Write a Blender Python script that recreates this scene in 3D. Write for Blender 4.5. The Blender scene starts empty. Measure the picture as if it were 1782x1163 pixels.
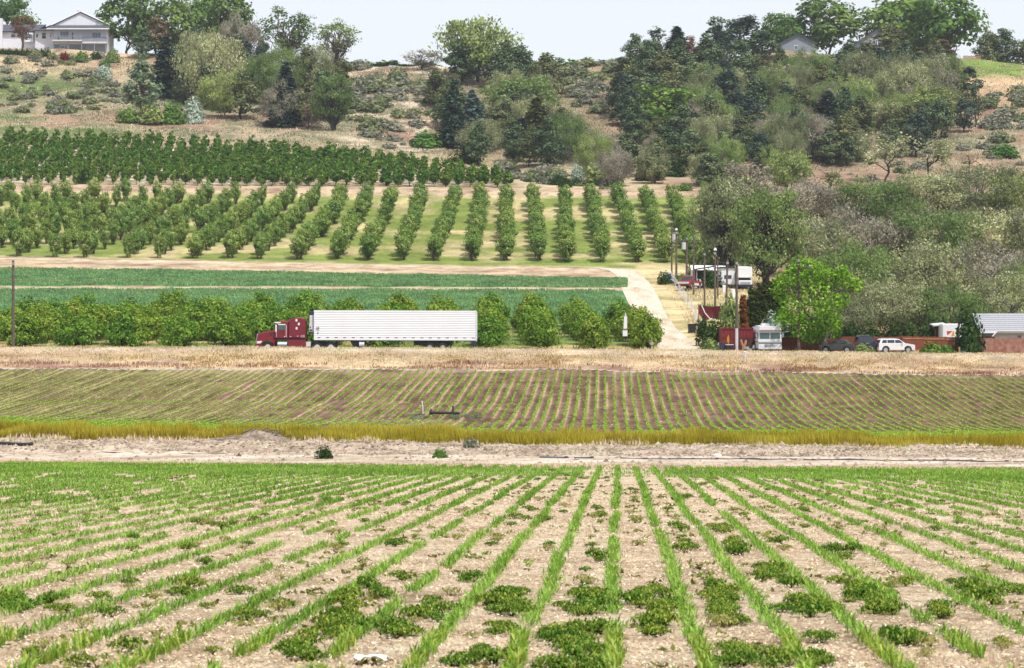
import bpy, math, random
import numpy as np
from mathutils import Vector

# ------------------------------------------------------------------ camera, sky, sun, exposure
scene = bpy.context.scene
COL = scene.collection
F = 4500.0            # focal length in pixels of the 1782 px wide photograph
CX, CY = 891.0, 581.5

cam_data = bpy.data.cameras.new("camera")
cam = bpy.data.objects.new("camera", cam_data)
COL.objects.link(cam)
scene.camera = cam
cam.location = (0, 0, 0)
cam.rotation_euler = (math.radians(90), 0, 0)
cam_data.sensor_width = 36
cam_data.lens = 36 * F / 1782
cam_data.clip_start = 0.5
cam_data.clip_end = 6000
cam_data.dof.use_dof = True
cam_data.dof.focus_distance = 240
cam_data.dof.aperture_fstop = 8.0

SUN_EL, SUN_AZ = 60.0, 142.0        # azimuth clockwise from +Y (the view direction)
world = bpy.data.worlds.new("World")
scene.world = world
world.use_nodes = True
nt = world.node_tree
bg = nt.nodes.get("Background") or nt.nodes.new("ShaderNodeBackground")
sky = nt.nodes.new("ShaderNodeTexSky")
sky.sky_type = 'NISHITA'
sky.sun_disc = False
sky.sun_elevation = math.radians(SUN_EL)
sky.sun_rotation = math.radians(SUN_AZ)
sky.altitude = 700
sky.air_density = 1.0
sky.dust_density = 2.6
sky.ozone_density = 0.4
veil = nt.nodes.new("ShaderNodeMixRGB")          # thin white summer veil over the whole sky
veil.inputs[0].default_value = 0.86
veil.inputs[2].default_value = (4.7, 4.85, 5.05, 1)
nt.links.new(sky.outputs[0], veil.inputs[1])
nt.links.new(veil.outputs[0], bg.inputs[0])
bg.inputs[1].default_value = 0.15

sun_data = bpy.data.lights.new("sun", 'SUN')
sun_data.energy = 3.7
sun_data.angle = math.radians(0.53)
sun_data.color = (1.0, 0.955, 0.89)
sun = bpy.data.objects.new("sun", sun_data)
COL.objects.link(sun)
sd = Vector((math.sin(math.radians(SUN_AZ)) * math.cos(math.radians(SUN_EL)),
             math.cos(math.radians(SUN_AZ)) * math.cos(math.radians(SUN_EL)),
             math.sin(math.radians(SUN_EL))))
sun.rotation_euler = sd.to_track_quat('Z', 'Y').to_euler()
sun.location = sd * 300

vs = scene.view_settings
vs.view_transform = 'Standard'
vs.look = 'None'
vs.exposure = 0.42
vs.gamma = 1.0
vs.use_curve_mapping = False
scene.cycles.max_bounces = 5
scene.cycles.diffuse_bounces = 3
scene.cycles.transmission_bounces = 3
scene.cycles.volume_bounces = 0
scene.cycles.use_denoising = True
scene.cycles.denoiser = 'OPENIMAGEDENOISE'
scene.cycles.denoising_input_passes = 'RGB_ALBEDO_NORMAL'
scene.cycles.denoising_prefilter = 'ACCURATE'

rng = np.random.default_rng(7)
random.seed(7)

# ------------------------------------------------------------------ small helpers
def lin(r, g, b, k=1.0):
    """sRGB 0-255 to linear, times k"""
    def f(c):
        c = c / 255.0
        return c / 12.92 if c <= 0.04045 else ((c + 0.055) / 1.055) ** 2.4
    return (f(r) * k, f(g) * k, f(b) * k)

def tag(o, label=None, cat=None, group=None, kind=None):
    if label: o['label'] = label
    if cat: o['category'] = cat
    if group: o['group'] = group
    if kind: o['kind'] = kind
    return o

def empty(name, loc, label, cat, group=None, rz=0.0):
    o = bpy.data.objects.new(name, None)
    o.empty_display_size = 0.2
    COL.objects.link(o)
    o.location = loc
    o.rotation_euler = (0, 0, rz)
    return tag(o, label, cat, group)

def obj(name, me, parent=None, label=None):
    o = bpy.data.objects.new(name, me)
    COL.objects.link(o)
    if parent is not None: o.parent = parent
    if label: o['label'] = label
    return o

def mesh_quads(name, V, Q, mat, rnd=None, smooth=False, col=None):
    V = np.ascontiguousarray(V, dtype=np.float32); Q = np.ascontiguousarray(Q, dtype=np.int32)
    me = bpy.data.meshes.new(name)
    me.vertices.add(len(V)); me.vertices.foreach_set("co", V.ravel())
    n = Q.shape[1]
    me.loops.add(Q.size); me.loops.foreach_set("vertex_index", Q.ravel())
    me.polygons.add(len(Q))
    me.polygons.foreach_set("loop_start", np.arange(0, Q.size, n, dtype=np.int32))
    if smooth: me.polygons.foreach_set("use_smooth", np.ones(len(Q), dtype=bool))
    me.update(calc_edges=True)
    if rnd is not None:
        a = me.attributes.new("rnd", 'FLOAT', 'POINT'); a.data.foreach_set("value", np.ascontiguousarray(rnd, dtype=np.float32))
    if col is not None:
        c4 = np.ones((len(V), 4), np.float32); c4[:, :3] = col
        a = me.attributes.new("gcol", 'FLOAT_COLOR', 'POINT'); a.data.foreach_set("color", c4.ravel())
    if mat is not None: me.materials.append(mat)
    return me

_U = "zeroth first second third fourth fifth sixth seventh eighth ninth tenth eleventh twelfth thirteenth fourteenth fifteenth sixteenth seventeenth eighteenth nineteenth".split()
_TN = {2: "twent", 3: "thirt", 4: "fort", 5: "fift", 6: "sixt", 7: "sevent", 8: "eight", 9: "ninet"}
def ordw(n):
    if n < 20: return _U[n]
    return _TN[n // 10] + ("ieth" if n % 10 == 0 else "y-" + _U[n % 10])
BANDS = {}
def banded(o, px, D, text): BANDS.setdefault(text, []).append((o, px, D))
def name_bands(text, n, fmt):
    """labels by place: bands up the slope, counted across from a landmark"""
    L = sorted(BANDS.pop(text, []), key=lambda t: t[2])
    if not L: return
    k = max(1, -(-len(L) // n))
    for b in range(0, len(L), k):
        for i, t in enumerate(sorted(L[b:b + k], key=lambda t: t[1])): t[0]['label'] = fmt.format(i=ordw(i + 1), b=["lowest", "second", "third", "fourth", "fifth", "sixth", "seventh", "eighth", "ninth", "tenth", "top"][b // k])

# value noise --------------------------------------------------------
_perm = np.random.default_rng(3).random(4096)
def vnoise(x, y, seed=0):
    x = np.asarray(x, float); y = np.asarray(y, float)
    xi = np.floor(x).astype(np.int64); yi = np.floor(y).astype(np.int64)
    fx = x - xi; fy = y - yi
    fx = fx * fx * (3 - 2 * fx); fy = fy * fy * (3 - 2 * fy)
    def h(a, b): return _perm[((a * 73856093) ^ (b * 19349663) ^ (seed * 83492791)) & 4095]
    a = h(xi, yi); b = h(xi + 1, yi); c = h(xi, yi + 1); d = h(xi + 1, yi + 1)
    return (a * (1 - fx) + b * fx) * (1 - fy) + (c * (1 - fx) + d * fx) * fy
def fbm(x, y, seed=0, oct=4):
    s = 0; a = 0.5; t = 0
    for i in range(oct):
        s = s + a * vnoise(np.asarray(x) * 2 ** i + 17 * i, np.asarray(y) * 2 ** i - 9 * i, seed + i); t += a; a *= 0.5
    return s / t

# ------------------------------------------------------------------ terrain
PXS = np.array([0., 450., 900., 1350., 1782.])
def plane_z(D): return -1.95 - 0.03433 * D          # the near field
def zy(y, D): return -(np.asarray(y, float) - CY) / F * np.asarray(D, float)
def full(v): return np.full(5, float(v)) if np.isscalar(v) else np.array(v, float)
TILT_B = np.array([-9, -5, 0, 5, 10.]); TILT_T = np.array([-1, -1, 0, 5, 10.])
CONT = []
def cont(D, z=None, y=None):
    D = full(D); CONT.append((D, full(z) if z is not None else zy(full(y), D)))
B0 = np.array([125, 119, 114, 110, 107.])
cont(-60, z=plane_z(-60)); cont(B0, z=plane_z(B0))
cont(B0 + 4, z=plane_z(B0) + 0.02)
cont(B0 + 14, z=plane_z(B0) + 0.25)
cont([152, 150, 148, 147, 147], y=[764, 772, 782, 785, 787])          # foot of the tall yellow grass
cont([160, 159, 158, 158, 158], y=[752, 756, 764, 768, 772])          # second field begins
for y, D, t in ((755, 163, 0.), (745, 173, .1), (733, 187, .25), (701, 209, .5), (673, 225, .75), (656, 237, .9), (645.5, 243.5, 1.)):
    cont(D, y=y + TILT_B * (1 - t) + TILT_T * t)
cont(252, y=[603.5, 604.5, 606.5, 612, 617])                             # crest of the dry-grass verge
RZ = np.array([-1.72, -1.80, -1.88, -1.98, -2.12])
cont(254.2, z=RZ); cont(262, z=RZ)
cont(265, z=RZ + 0.12)
cont(300, z=[0.9, 0.9, 0.9, 0.7, 0.5])
cont(350, z=[6.3, 6.3, 6.2, 6.0, 5.6])
cont(375, z=[9.7, 9.1, 8.3, 7.8, 7.4])
cont(395, z=[12.4, 11.5, 10.9, 10.3, 10.0])
cont(430, z=[18.5, 17.8, 17.4, 17.0, 16.5])
cont(462, z=[26.5, 26.2, 25.9, 25.3, 24.5])
cont(470, z=[27.6, 27.2, 27.0, 26.6, 26.0])
cont(510, z=[35.0, 34.0, 33.0, 33.5, 33.5])
cont(545, z=[43.0, 41.5, 38.0, 39.5, 40.5])
cont(585, z=[53.0, 51.0, 48.0, 49.5, 49.5])
cont(620, z=[65.0, 61.0, 58.6, 61.5, 61.5])
cont(642, z=[71.0, 67.2, 65.2, 69.5, 67.0])
cont(665, z=[71.5, 67.0, 65.4, 70.5, 67.2])
cont(900, z=[69.5, 66, 65, 69, 66]); cont(1600, z=66.0)
CD = np.stack([c[0] for c in CONT]); CZ = np.stack([c[1] for c in CONT])

def Zt(px, D):
    px = np.asarray(px, float); D = np.asarray(D, float)
    px, D = np.broadcast_arrays(px, D); sh = px.shape; px = px.ravel(); D = D.ravel()
    p = np.clip(px, 0, 1782)
    # smooth interpolation across the frame
    i = np.clip(np.searchsorted(PXS, p, side='right') - 1, 0, 3)
    t = (p - PXS[i]) / (PXS[i + 1] - PXS[i])
    dk = CD[:, i] * (1 - t) + CD[:, i + 1] * t
    zk = CZ[:, i] * (1 - t) + CZ[:, i + 1] * t
    k = np.clip((D[None] >= dk).sum(0) - 1, 0, len(CD) - 2)
    a = np.arange(len(p))
    d0, d1, z0, z1 = dk[k, a], dk[k + 1, a], zk[k, a], zk[k + 1, a]
    s = np.clip((D - d0) / (d1 - d0), 0, 1)
    z = z0 + (z1 - z0) * s
    X = (px - CX) / F * D
    hill = np.clip((D - 475) / 40, 0, 1) * np.clip((1000 - D) / 300, 0, 1)
    z = z + hill * ((fbm(X / 22, D / 22, 5, 3) - 0.5) * 3.2 + (fbm(X / 5, D / 5, 9, 2) - 0.5) * 0.7)
    low = np.clip((D - 150) / 10, 0, 1) * (1 - np.clip((D - 470) / 10, 0, 1)) * (np.abs(D - 258) > 6)
    z = z + low * (fbm(X / 6, D / 6, 12, 2) - 0.5) * 0.22
    bank = np.clip((D - 127) / 3, 0, 1) * np.clip((152 - D) / 4, 0, 1)
    z = z + bank * (fbm(X / 2.8, D / 2.0, 15, 4) - 0.42) * 0.8
    return z.reshape(sh)
def ZX(X, D): return Zt(CX + np.asarray(X) / np.asarray(D, float) * F, D)

_Dg = np.linspace(100, 700, 3001)
def ground_at(px, py, Dmin=100, Dmax=700):
    """nearest visible terrain point at a pixel -> (X, D, z)"""
    D = _Dg[(_Dg >= Dmin) & (_Dg <= Dmax)]
    z = Zt(np.full(len(D), float(px)), D)
    yy = CY - F * z / D
    k = np.nonzero(yy <= py)[0]
    j = k[0] if len(k) else int(np.argmin(yy))
    return ((px - CX) / F * D[j], float(D[j]), float(z[j]))
def at(px, D): 
    return ((px - CX) / F * D, D, float(Zt(float(px), float(D))))

# ------------------------------------------------------------------ materials
MATS = {}
def _new(name):
    m = bpy.data.materials.new(name); m.use_nodes = True
    n = m.node_tree.nodes; n.clear()
    out = n.new("ShaderNodeOutputMaterial"); MATS[name] = m
    return m, m.node_tree.nodes, m.node_tree.links, out

def plain(name, c, rough=0.6, metal=0.0, vary=0.12, scale=3.0, bump=0.0, spec=0.4, dirt=None, dirt_amt=0.35):
    """painted or plain surface with noise wear"""
    if name in MATS: return MATS[name]
    m, n, l, out = _new(name)
    b = n.new("ShaderNodeBsdfPrincipled"); l.new(b.outputs[0], out.inputs[0])
    tc = n.new("ShaderNodeTexCoord")
    no = n.new("ShaderNodeTexNoise"); no.inputs["Scale"].default_value = scale; no.inputs["Detail"].default_value = 6
    l.new(tc.outputs["Object"], no.inputs["Vector"])
    mix = n.new("ShaderNodeMixRGB"); mix.inputs[1].default_value = (*[x * (1 - vary) for x in c], 1)
    d = dirt or tuple(min(1, x * (1 + vary)) for x in c)
    mix.inputs[2].default_value = (*d, 1)
    r = n.new("ShaderNodeValToRGB"); r.color_ramp.elements[0].position = 0.35; r.color_ramp.elements[1].position = 0.75
    if dirt: r.color_ramp.elements[1].color = (dirt_amt, dirt_amt, dirt_amt, 1)
    l.new(no.outputs[0], r.inputs[0]); l.new(r.outputs[0], mix.inputs[0])
    l.new(mix.outputs[0], b.inputs["Base Color"])
    b.inputs["Roughness"].default_value = rough; b.inputs["Metallic"].default_value = metal
    b.inputs["Specular IOR Level"].default_value = spec
    if bump:
        bp = n.new("ShaderNodeBump"); bp.inputs["Strength"].default_value = bump; bp.inputs["Distance"].default_value = 0.02
        l.new(no.outputs[0], bp.inputs["Height"]); l.new(bp.outputs[0], b.inputs["Normal"])
    return m

def leafmat(name, cols, trans=0.3, ovar=0.12, hue=0.02):
    """foliage: colour per leaf from the 'rnd' attribute, per plant from the object's random"""
    if name in MATS: return MATS[name]
    m, n, l, out = _new(name)
    at_ = n.new("ShaderNodeAttribute"); at_.attribute_name = "rnd"
    r = n.new("ShaderNodeValToRGB"); e = r.color_ramp.elements
    e[0].position = 0.0; e[0].color = (*cols[0], 1); e[1].position = 1.0; e[1].color = (*cols[-1], 1)
    for i, c in enumerate(cols[1:-1]):
        x = e.new((i + 1) / (len(cols) - 1)); x.color = (*c, 1)
    l.new(at_.outputs["Fac"], r.inputs[0])
    oi = n.new("ShaderNodeObjectInfo")
    hs = n.new("ShaderNodeHueSaturation")
    mr = n.new("ShaderNodeMapRange"); mr.inputs["To Min"].default_value = 0.5 - hue; mr.inputs["To Max"].default_value = 0.5 + hue
    l.new(oi.outputs["Random"], mr.inputs["Value"]); l.new(mr.outputs[0], hs.inputs["Hue"])
    mv = n.new("ShaderNodeMapRange"); mv.inputs["To Min"].default_value = 1 + ovar; mv.inputs["To Max"].default_value = 1 - ovar
    l.new(oi.outputs["Random"], mv.inputs["Value"]); l.new(mv.outputs[0], hs.inputs["Value"])
    l.new(r.outputs[0], hs.inputs["Color"])
    d = n.new("ShaderNodeBsdfDiffuse"); t = n.new("ShaderNodeBsdfTranslucent")
    mx = n.new("ShaderNodeMixShader"); mx.inputs[0].default_value = trans
    l.new(hs.outputs[0], d.inputs[0]); l.new(hs.outputs[0], t.inputs[0])
    l.new(d.outputs[0], mx.inputs[1]); l.new(t.outputs[0], mx.inputs[2]); l.new(mx.outputs[0], out.inputs[0])
    return m

def groundmat(name, cols, big=0.15, small=4.0, bump=0.6, bdist=0.05, use_attr=False, speck=None, speck_scale=9.0, speck_amt=0.3, stretch=(1, 1, 1)):
    if name in MATS: return MATS[name]
    m, n, l, out = _new(name)
    b = n.new("ShaderNodeBsdfPrincipled"); l.new(b.outputs[0], out.inputs[0])
    b.inputs["Roughness"].default_value = 0.95; b.inputs["Specular IOR Level"].default_value = 0.1
    tc = n.new("ShaderNodeTexCoord"); mp = n.new("ShaderNodeMapping"); mp.inputs["Scale"].default_value = stretch
    l.new(tc.outputs["Object"], mp.inputs["Vector"])
    n1 = n.new("ShaderNodeTexNoise"); n1.inputs["Scale"].default_value = big; n1.inputs["Detail"].default_value = 8; n1.inputs["Roughness"].default_value = 0.65
    n2 = n.new("ShaderNodeTexNoise"); n2.inputs["Scale"].default_value = small; n2.inputs["Detail"].default_value = 8; n2.inputs["Roughness"].default_value = 0.7
    l.new(mp.outputs[0], n1.inputs["Vector"]); l.new(mp.outputs[0], n2.inputs["Vector"])
    ad = n.new("ShaderNodeMath"); ad.operation = 'ADD'; l.new(n1.outputs[0], ad.inputs[0])
    sb = n.new("ShaderNodeMath"); sb.operation = 'MULTIPLY_ADD'; sb.inputs[1].default_value = 0.9; sb.inputs[2].default_value = -0.45
    l.new(n2.outputs[0], sb.inputs[0]); l.new(sb.outputs[0], ad.inputs[1])
    r = n.new("ShaderNodeValToRGB"); e = r.color_ramp.elements
    e[0].position = 0.28; e[1].position = 0.72
    if use_attr:
        e[0].color = (0.55, 0.55, 0.55, 1); e[1].color = (1.3, 1.3, 1.3, 1)
    else:
        e[0].color = (*cols[0], 1); e[1].color = (*cols[-1], 1)
        for i, c in enumerate(cols[1:-1]):
            x = e.new(0.28 + 0.44 * (i + 1) / (len(cols) - 1)); x.color = (*c, 1)
    l.new(ad.outputs[0], r.inputs[0]); src = r.outputs[0]
    if use_attr:
        a = n.new("ShaderNodeAttribute"); a.attribute_name = "gcol"
        mm = n.new("ShaderNodeMixRGB"); mm.blend_type = 'MULTIPLY'; mm.inputs[0].default_value = 1
        l.new(a.outputs["Color"], mm.inputs[1]); l.new(src, mm.inputs[2]); src = mm.outputs[0]
    if speck is not None:
        vo = n.new("ShaderNodeTexVoronoi"); vo.inputs["Scale"].default_value = speck_scale
        l.new(mp.outputs[0], vo.inputs["Vector"])
        r2 = n.new("ShaderNodeValToRGB"); r2.color_ramp.elements[0].position = speck_amt; r2.color_ramp.elements[1].position = speck_amt + 0.08
        r2.color_ramp.elements[0].color = (1, 1, 1, 1); r2.color_ramp.elements[1].color = (0, 0, 0, 1)
        l.new(vo.outputs["Distance"], r2.inputs[0])
        mm = n.new("ShaderNodeMixRGB"); mm.inputs[2].default_value = (*speck, 1)
        l.new(r2.outputs[0], mm.inputs[0]); l.new(src, mm.inputs[1]); src = mm.outputs[0]
    l.new(src, b.inputs["Base Color"])
    if bump:
        bp = n.new("ShaderNodeBump"); bp.inputs["Strength"].default_value = bump; bp.inputs["Distance"].default_value = bdist
        l.new(n2.outputs[0], bp.inputs["Height"]); l.new(bp.outputs[0], b.inputs["Normal"])
    return m

def glassmat(name, c, rough=0.08):
    if name in MATS: return MATS[name]
    m, n, l, out = _new(name)
    b = n.new("ShaderNodeBsdfPrincipled"); l.new(b.outputs[0], out.inputs[0])
    tc = n.new("ShaderNodeTexCoord"); no = n.new("ShaderNodeTexNoise"); no.inputs["Scale"].default_value = 1.5
    l.new(tc.outputs["Object"], no.inputs["Vector"])
    mix = n.new("ShaderNodeMixRGB"); mix.inputs[1].default_value = (*[x * .8 for x in c], 1); mix.inputs[2].default_value = (*[x * 1.2 for x in c], 1)
    l.new(no.outputs[0], mix.inputs[0]); l.new(mix.outputs[0], b.inputs["Base Color"])
    b.inputs["Roughness"].default_value = rough; b.inputs["Specular IOR Level"].default_value = 0.8
    return m

# ------------------------------------------------------------------ the ground
def A(r, g, b): return np.array(lin(r, g, b, 1 / 1.35))
def wig(px, amp, sc, seed): return (fbm(np.asarray(px) / sc, np.zeros_like(np.asarray(px, float)), seed, 3) - 0.5) * 2 * amp
def bound(v, amp=0.0, sc=60., seed=0):
    v = full(v)
    return lambda px: np.interp(np.clip(px, 0, 1782), PXS, v) + (wig(px, amp, sc, seed) if amp else 0)
P0, P1 = -700, 2480
def strip(name, lo, hi, nD, mat, pxstep=10, colfn=None, zoff=0.0, p0=P0, p1=P1, kind='structure'):
    px = np.linspace(p0, p1, int((p1 - p0) / pxstep) + 1); t = np.linspace(0, 1, nD + 1)
    a, b = lo(px), hi(px)
    D = a[None] * (1 - t[:, None]) + b[None] * t[:, None]; P = np.broadcast_to(px[None], D.shape)
    Z = Zt(P, D) + zoff; X = (P - CX) / F * D
    V = np.stack([X, D, Z], -1).reshape(-1, 3)
    n = len(px); i = np.arange(nD)[:, None] * n + np.arange(n - 1)[None]
    Q = np.stack([i, i + 1, i + n + 1, i + n], -1).reshape(-1, 4)
    c = None
    if colfn is not None: c = colfn(P.ravel(), D.ravel(), X.ravel(), Z.ravel())
    o = obj(name, mesh_quads(name, V, Q, mat, smooth=True, col=c))
    return tag(o, kind=kind)

SOIL = groundmat("pale_soil", [A(150, 126, 100), A(222, 199, 168), A(246, 230, 204)], big=0.6, small=6.0, bump=1.0, bdist=0.12, speck=A(124, 102, 82), speck_scale=9, speck_amt=0.17)
BANK = groundmat("bank_soil", [A(128, 108, 92), A(198, 178, 156), A(230, 214, 194)], big=0.5, small=2.6, bump=1.0, bdist=0.2, speck=A(104, 90, 80), speck_scale=3.2, speck_amt=0.24, stretch=(1, 0.6, 1))
BROWN = groundmat("brown_soil", [A(96, 74, 66), A(132, 106, 94), A(168, 140, 122)], big=0.4, small=5.0, bump=1.0, bdist=0.08, speck=A(205, 186, 165), speck_scale=3.2, speck_amt=0.12)
GND = groundmat("field_ground", None, big=0.25, small=2.2, bump=0.8, bdist=0.1, use_attr=True)
HILL = groundmat("hill_ground", None, big=0.12, small=1.1, bump=1.0, bdist=0.35, use_attr=True)
ASPH = plain("asphalt", (0.055, 0.055, 0.06), rough=0.9, scale=8, bump=0.3)

# near field: one sheet, laid under the camera as well
nx, ny = 90, 110
gx = np.linspace(-80, 80, nx); gy = np.linspace(-30, 128, ny)
GX, GY = np.meshgrid(gx, gy)
GZ = plane_z(GY) + (fbm(GX / 3, GY / 3, 2, 2) - 0.5) * 0.05
V = np.stack([GX, GY, GZ], -1).reshape(-1, 3); i = np.arange(ny - 1)[:, None] * nx + np.arange(nx - 1)[None]
tag(obj("soil_field", mesh_quads("soil_field", V, np.stack([i, i + 1, i + nx + 1, i + nx], -1).reshape(-1, 4), SOIL, smooth=True)), kind='structure')

b0 = bound(B0, 0.5, 50, 1); b1 = bound(155, 0.8, 40, 2); b2 = bound(244.0, 0.5, 40, 3); b3 = bound(254.2); b4 = bound(262.0)
strip("dirt_bank", b0, b1, 60, BANK, 5)
# far crop field: one sheet with furrows running along the rows
ROW = .76; TAN2 = (1051 - CX) / F
cc = np.arange(-125, 110.01, .2); yy = np.linspace(0, 1, 91)
C2, T2 = np.meshgrid(cc, yy)
Y2 = 155.0 + T2 * 90
X2 = .1 + ROW * C2 + TAN2 * Y2 + (fbm(C2 / 3, Y2 / 9, 66, 2) - .5) * .25
P2 = CX + X2 / Y2 * F
lo_, hi_ = b1(P2), b2(P2); Y2 = lo_ + (hi_ - lo_) * T2; X2 = .1 + ROW * C2 + TAN2 * Y2
fr = C2 - np.round(C2)
Z2 = Zt(CX + X2 / Y2 * F, Y2) + .07 * (np.cos(fr * 2 * np.pi) - 1) * .5
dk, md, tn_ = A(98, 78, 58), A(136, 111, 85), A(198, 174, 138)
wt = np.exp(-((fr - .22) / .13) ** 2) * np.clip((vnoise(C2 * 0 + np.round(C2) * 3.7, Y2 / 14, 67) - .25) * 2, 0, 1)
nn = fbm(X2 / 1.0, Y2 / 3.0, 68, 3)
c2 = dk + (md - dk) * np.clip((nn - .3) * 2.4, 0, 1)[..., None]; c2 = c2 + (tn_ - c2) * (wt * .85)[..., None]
edge = np.clip((Y2 - 236) / 8, 0, 1) * np.clip((fbm(P2 / 60, Y2 / 3, 69, 2) - .35) * 3, 0, 1); c2 = c2 + (A(190, 170, 140) - c2) * (edge * .6)[..., None]
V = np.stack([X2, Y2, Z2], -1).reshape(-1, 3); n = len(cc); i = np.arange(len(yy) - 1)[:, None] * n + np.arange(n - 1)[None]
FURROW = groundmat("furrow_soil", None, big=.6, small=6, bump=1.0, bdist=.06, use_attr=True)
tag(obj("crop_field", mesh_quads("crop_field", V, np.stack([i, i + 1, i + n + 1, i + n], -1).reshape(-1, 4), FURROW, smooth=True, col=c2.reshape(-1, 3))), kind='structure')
def verge_col(P, D, X, Z):
    n1 = fbm(X / 5, D / 1.5, 31, 3)[:, None]; n2 = fbm(X / 1.2, D / 1.2, 33, 2)[:, None]
    tan_, red, wht = A(222, 196, 158), A(165, 128, 112), A(214, 205, 195)
    c = tan_ * (1 - n2 * .3)
    c = c + (red - c) * np.clip((n1 - .5) * 5, 0, 1) * np.clip((252 - D) / 4, 0, .9)[:, None]
    c = c + (wht - c) * np.clip(1 - np.abs(D - 251.0) / .8, 0, 1)[:, None] * .8
    return c
strip("grass_verge", b2, b3, 16, GND, 6, verge_col)
strip("road", b3, b4, 6, ASPH, 20)
def valley_col(P, D, X, Z):
    n1 = fbm(X / 9, D / 6, 41, 4)[:, None]; n2 = fbm(X / 2, D / 2, 43, 3)[:, None]; n3 = fbm(X / 3., D / 1.0, 47, 3)[:, None]
    grass = A(122, 142, 72) + (A(196, 176, 120) - A(122, 142, 72)) * np.clip((n1 - .42) * 4, 0, 1)
    alf = A(78, 126, 78) + (A(104, 146, 92) - A(78, 126, 78)) * np.clip((n1 - .3) * 2, 0, 1)
    tan_ = A(205, 182, 152) + (A(158, 128, 108) - A(205, 182, 152)) * np.clip((n3 - .5) * 4, 0, 1)
    dry = A(218, 198, 152) + (A(160, 150, 100) - A(218, 198, 152)) * np.clip((n1 - .5) * 5, 0, 1)
    w = (n3[:, 0] - .5) * 3
    c = grass.copy()
    def put(col, m): 
        nonlocal c; m = np.clip(m, 0, 1)[:, None]; c = c * (1 - m) + col * m
    put(alf, (D - 302 - w) / 2); 
    put(tan_, np.minimum((D - 346.5 - w) / 1.0, (352.5 + w - D) / 1.0))
    put(tan_, (D - 373.5 - w) / 1.0)
    sl = A(134, 150, 76) + (A(205, 190, 142) - A(134, 150, 76)) * np.clip((n1 - .45) * 4, 0, 1)
    put(sl, (D - 389 - w * .7) / 1.5)
    put(A(218, 204, 182) * (0.8 + .4 * n2), np.clip(1 - np.abs(D - 387 - w * .5) / 1.6, 0, 1) * np.clip((n2[:, 0] - .3) * 4, 0, 1))
    put(tan_ * .95, (D - 455 - w) / 2)
    # yard and dry ground east of the drive
    e = CX + 18.4 / D * F
    put(dry, np.clip((P - e) / 8, 0, 1) * np.clip((400 - D) / 10, 0, 1))
    put(A(130, 145, 78), np.clip((P - 1212) / 8, 0, 1) * np.clip(1 - np.abs(D - 326) / 7, 0, 1))
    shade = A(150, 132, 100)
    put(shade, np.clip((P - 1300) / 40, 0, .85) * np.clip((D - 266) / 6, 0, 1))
    return c
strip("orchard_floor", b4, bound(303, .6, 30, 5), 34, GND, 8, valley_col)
strip("green_field", bound(303, .6, 30, 5), bound(390, .6, 30, 6), 64, GND, 8, valley_col)
strip("orchard_slope", bound(390, .6, 30, 6), bound(466, .6, 30, 7), 54, GND, 8, valley_col)
def smooth(a, lo, hi): 
    t = np.clip((a - lo) / (hi - lo), 0, 1); return t * t * (3 - 2 * t)
def hill_col(P, D, X, Z):
    n1 = fbm(X / 14, D / 14, 51, 4)[:, None]; n2 = fbm(X / 4, D / 4, 53, 3)[:, None]; n3 = fbm(X / 30, D / 10, 57, 3)[:, None]
    tan_, red, grn, snd, sage = A(186, 168, 140), A(166, 134, 114), A(110, 130, 76), A(226, 212, 190), A(140, 140, 112)
    c = sage + (tan_ - sage) * np.clip((n2 - .35) * 3, 0, 1)
    def put(col, m): 
        nonlocal c; m = np.clip(m, 0, 1)[:, None]; c = c * (1 - m) + col * m
    put(red, np.clip((n1[:, 0] - .48) * 5, 0, 1) * .8)
    put(snd, np.clip((n2[:, 0] - .55) * 6, 0, 1) * smooth(P, 560, 620) * (1 - smooth(P, 760, 800)))
    left = 1 - smooth(P, 190, 330)
    put(grn, left * np.clip((n3[:, 0] - .36) * 5, 0, 1) * smooth(D, 528, 545) * (1 - smooth(D, 600, 625)))
    put(A(204, 184, 150), left * smooth(D, 608, 622) * np.clip((n2[:, 0] - .3) * 4, 0, 1))
    put(red, smooth(P, 1000, 1020) * (1 - smooth(P, 1090, 1120)) * smooth(D, 560, 575) * (1 - smooth(D, 600, 612)) * .8)
    put(red, smooth(P, 1380, 1420) * (1 - smooth(D, 500, 530)) * .7)
    r = smooth(P, 1640, 1680)
    put(A(206, 178, 142), r * smooth(D, 585, 600))
    put(A(128, 150, 74), r * smooth(D, 617, 622) * (1 - smooth(P, 1772, 1800)))
    put(A(150, 160, 90), smooth(P, 1040, 1060) * (1 - smooth(P, 1120, 1130)) * smooth(D, 622, 628))
    put(A(128, 120, 94), smooth(P, 1090, 1130) * (1 - smooth(P, 1640, 1690)) * smooth(D, 500, 540) * (1 - smooth(D, 630, 640)) * .75)
    put(A(132, 126, 98), smooth(P, 740, 790) * (1 - smooth(P, 1040, 1080)) * smooth(D, 520, 545) * (1 - smooth(D, 600, 625)) * .7)
    up = (1 - smooth(P, 880, 960)) * (1 - smooth(D, 520, 545))
    put(A(176, 160, 128), up)
    put(A(214, 196, 160), smooth(P, 880, 920) * (1 - smooth(P, 1120, 1180)) * (1 - smooth(D, 478, 500)))
    return c
strip("hillside", bound(466, .6, 30, 7), bound(665, 1, 80, 8), 130, HILL, 6, hill_col)
strip("hilltop", bound(665, 1, 80, 8), bound(1600), 30, HILL, 30, hill_col)

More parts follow.
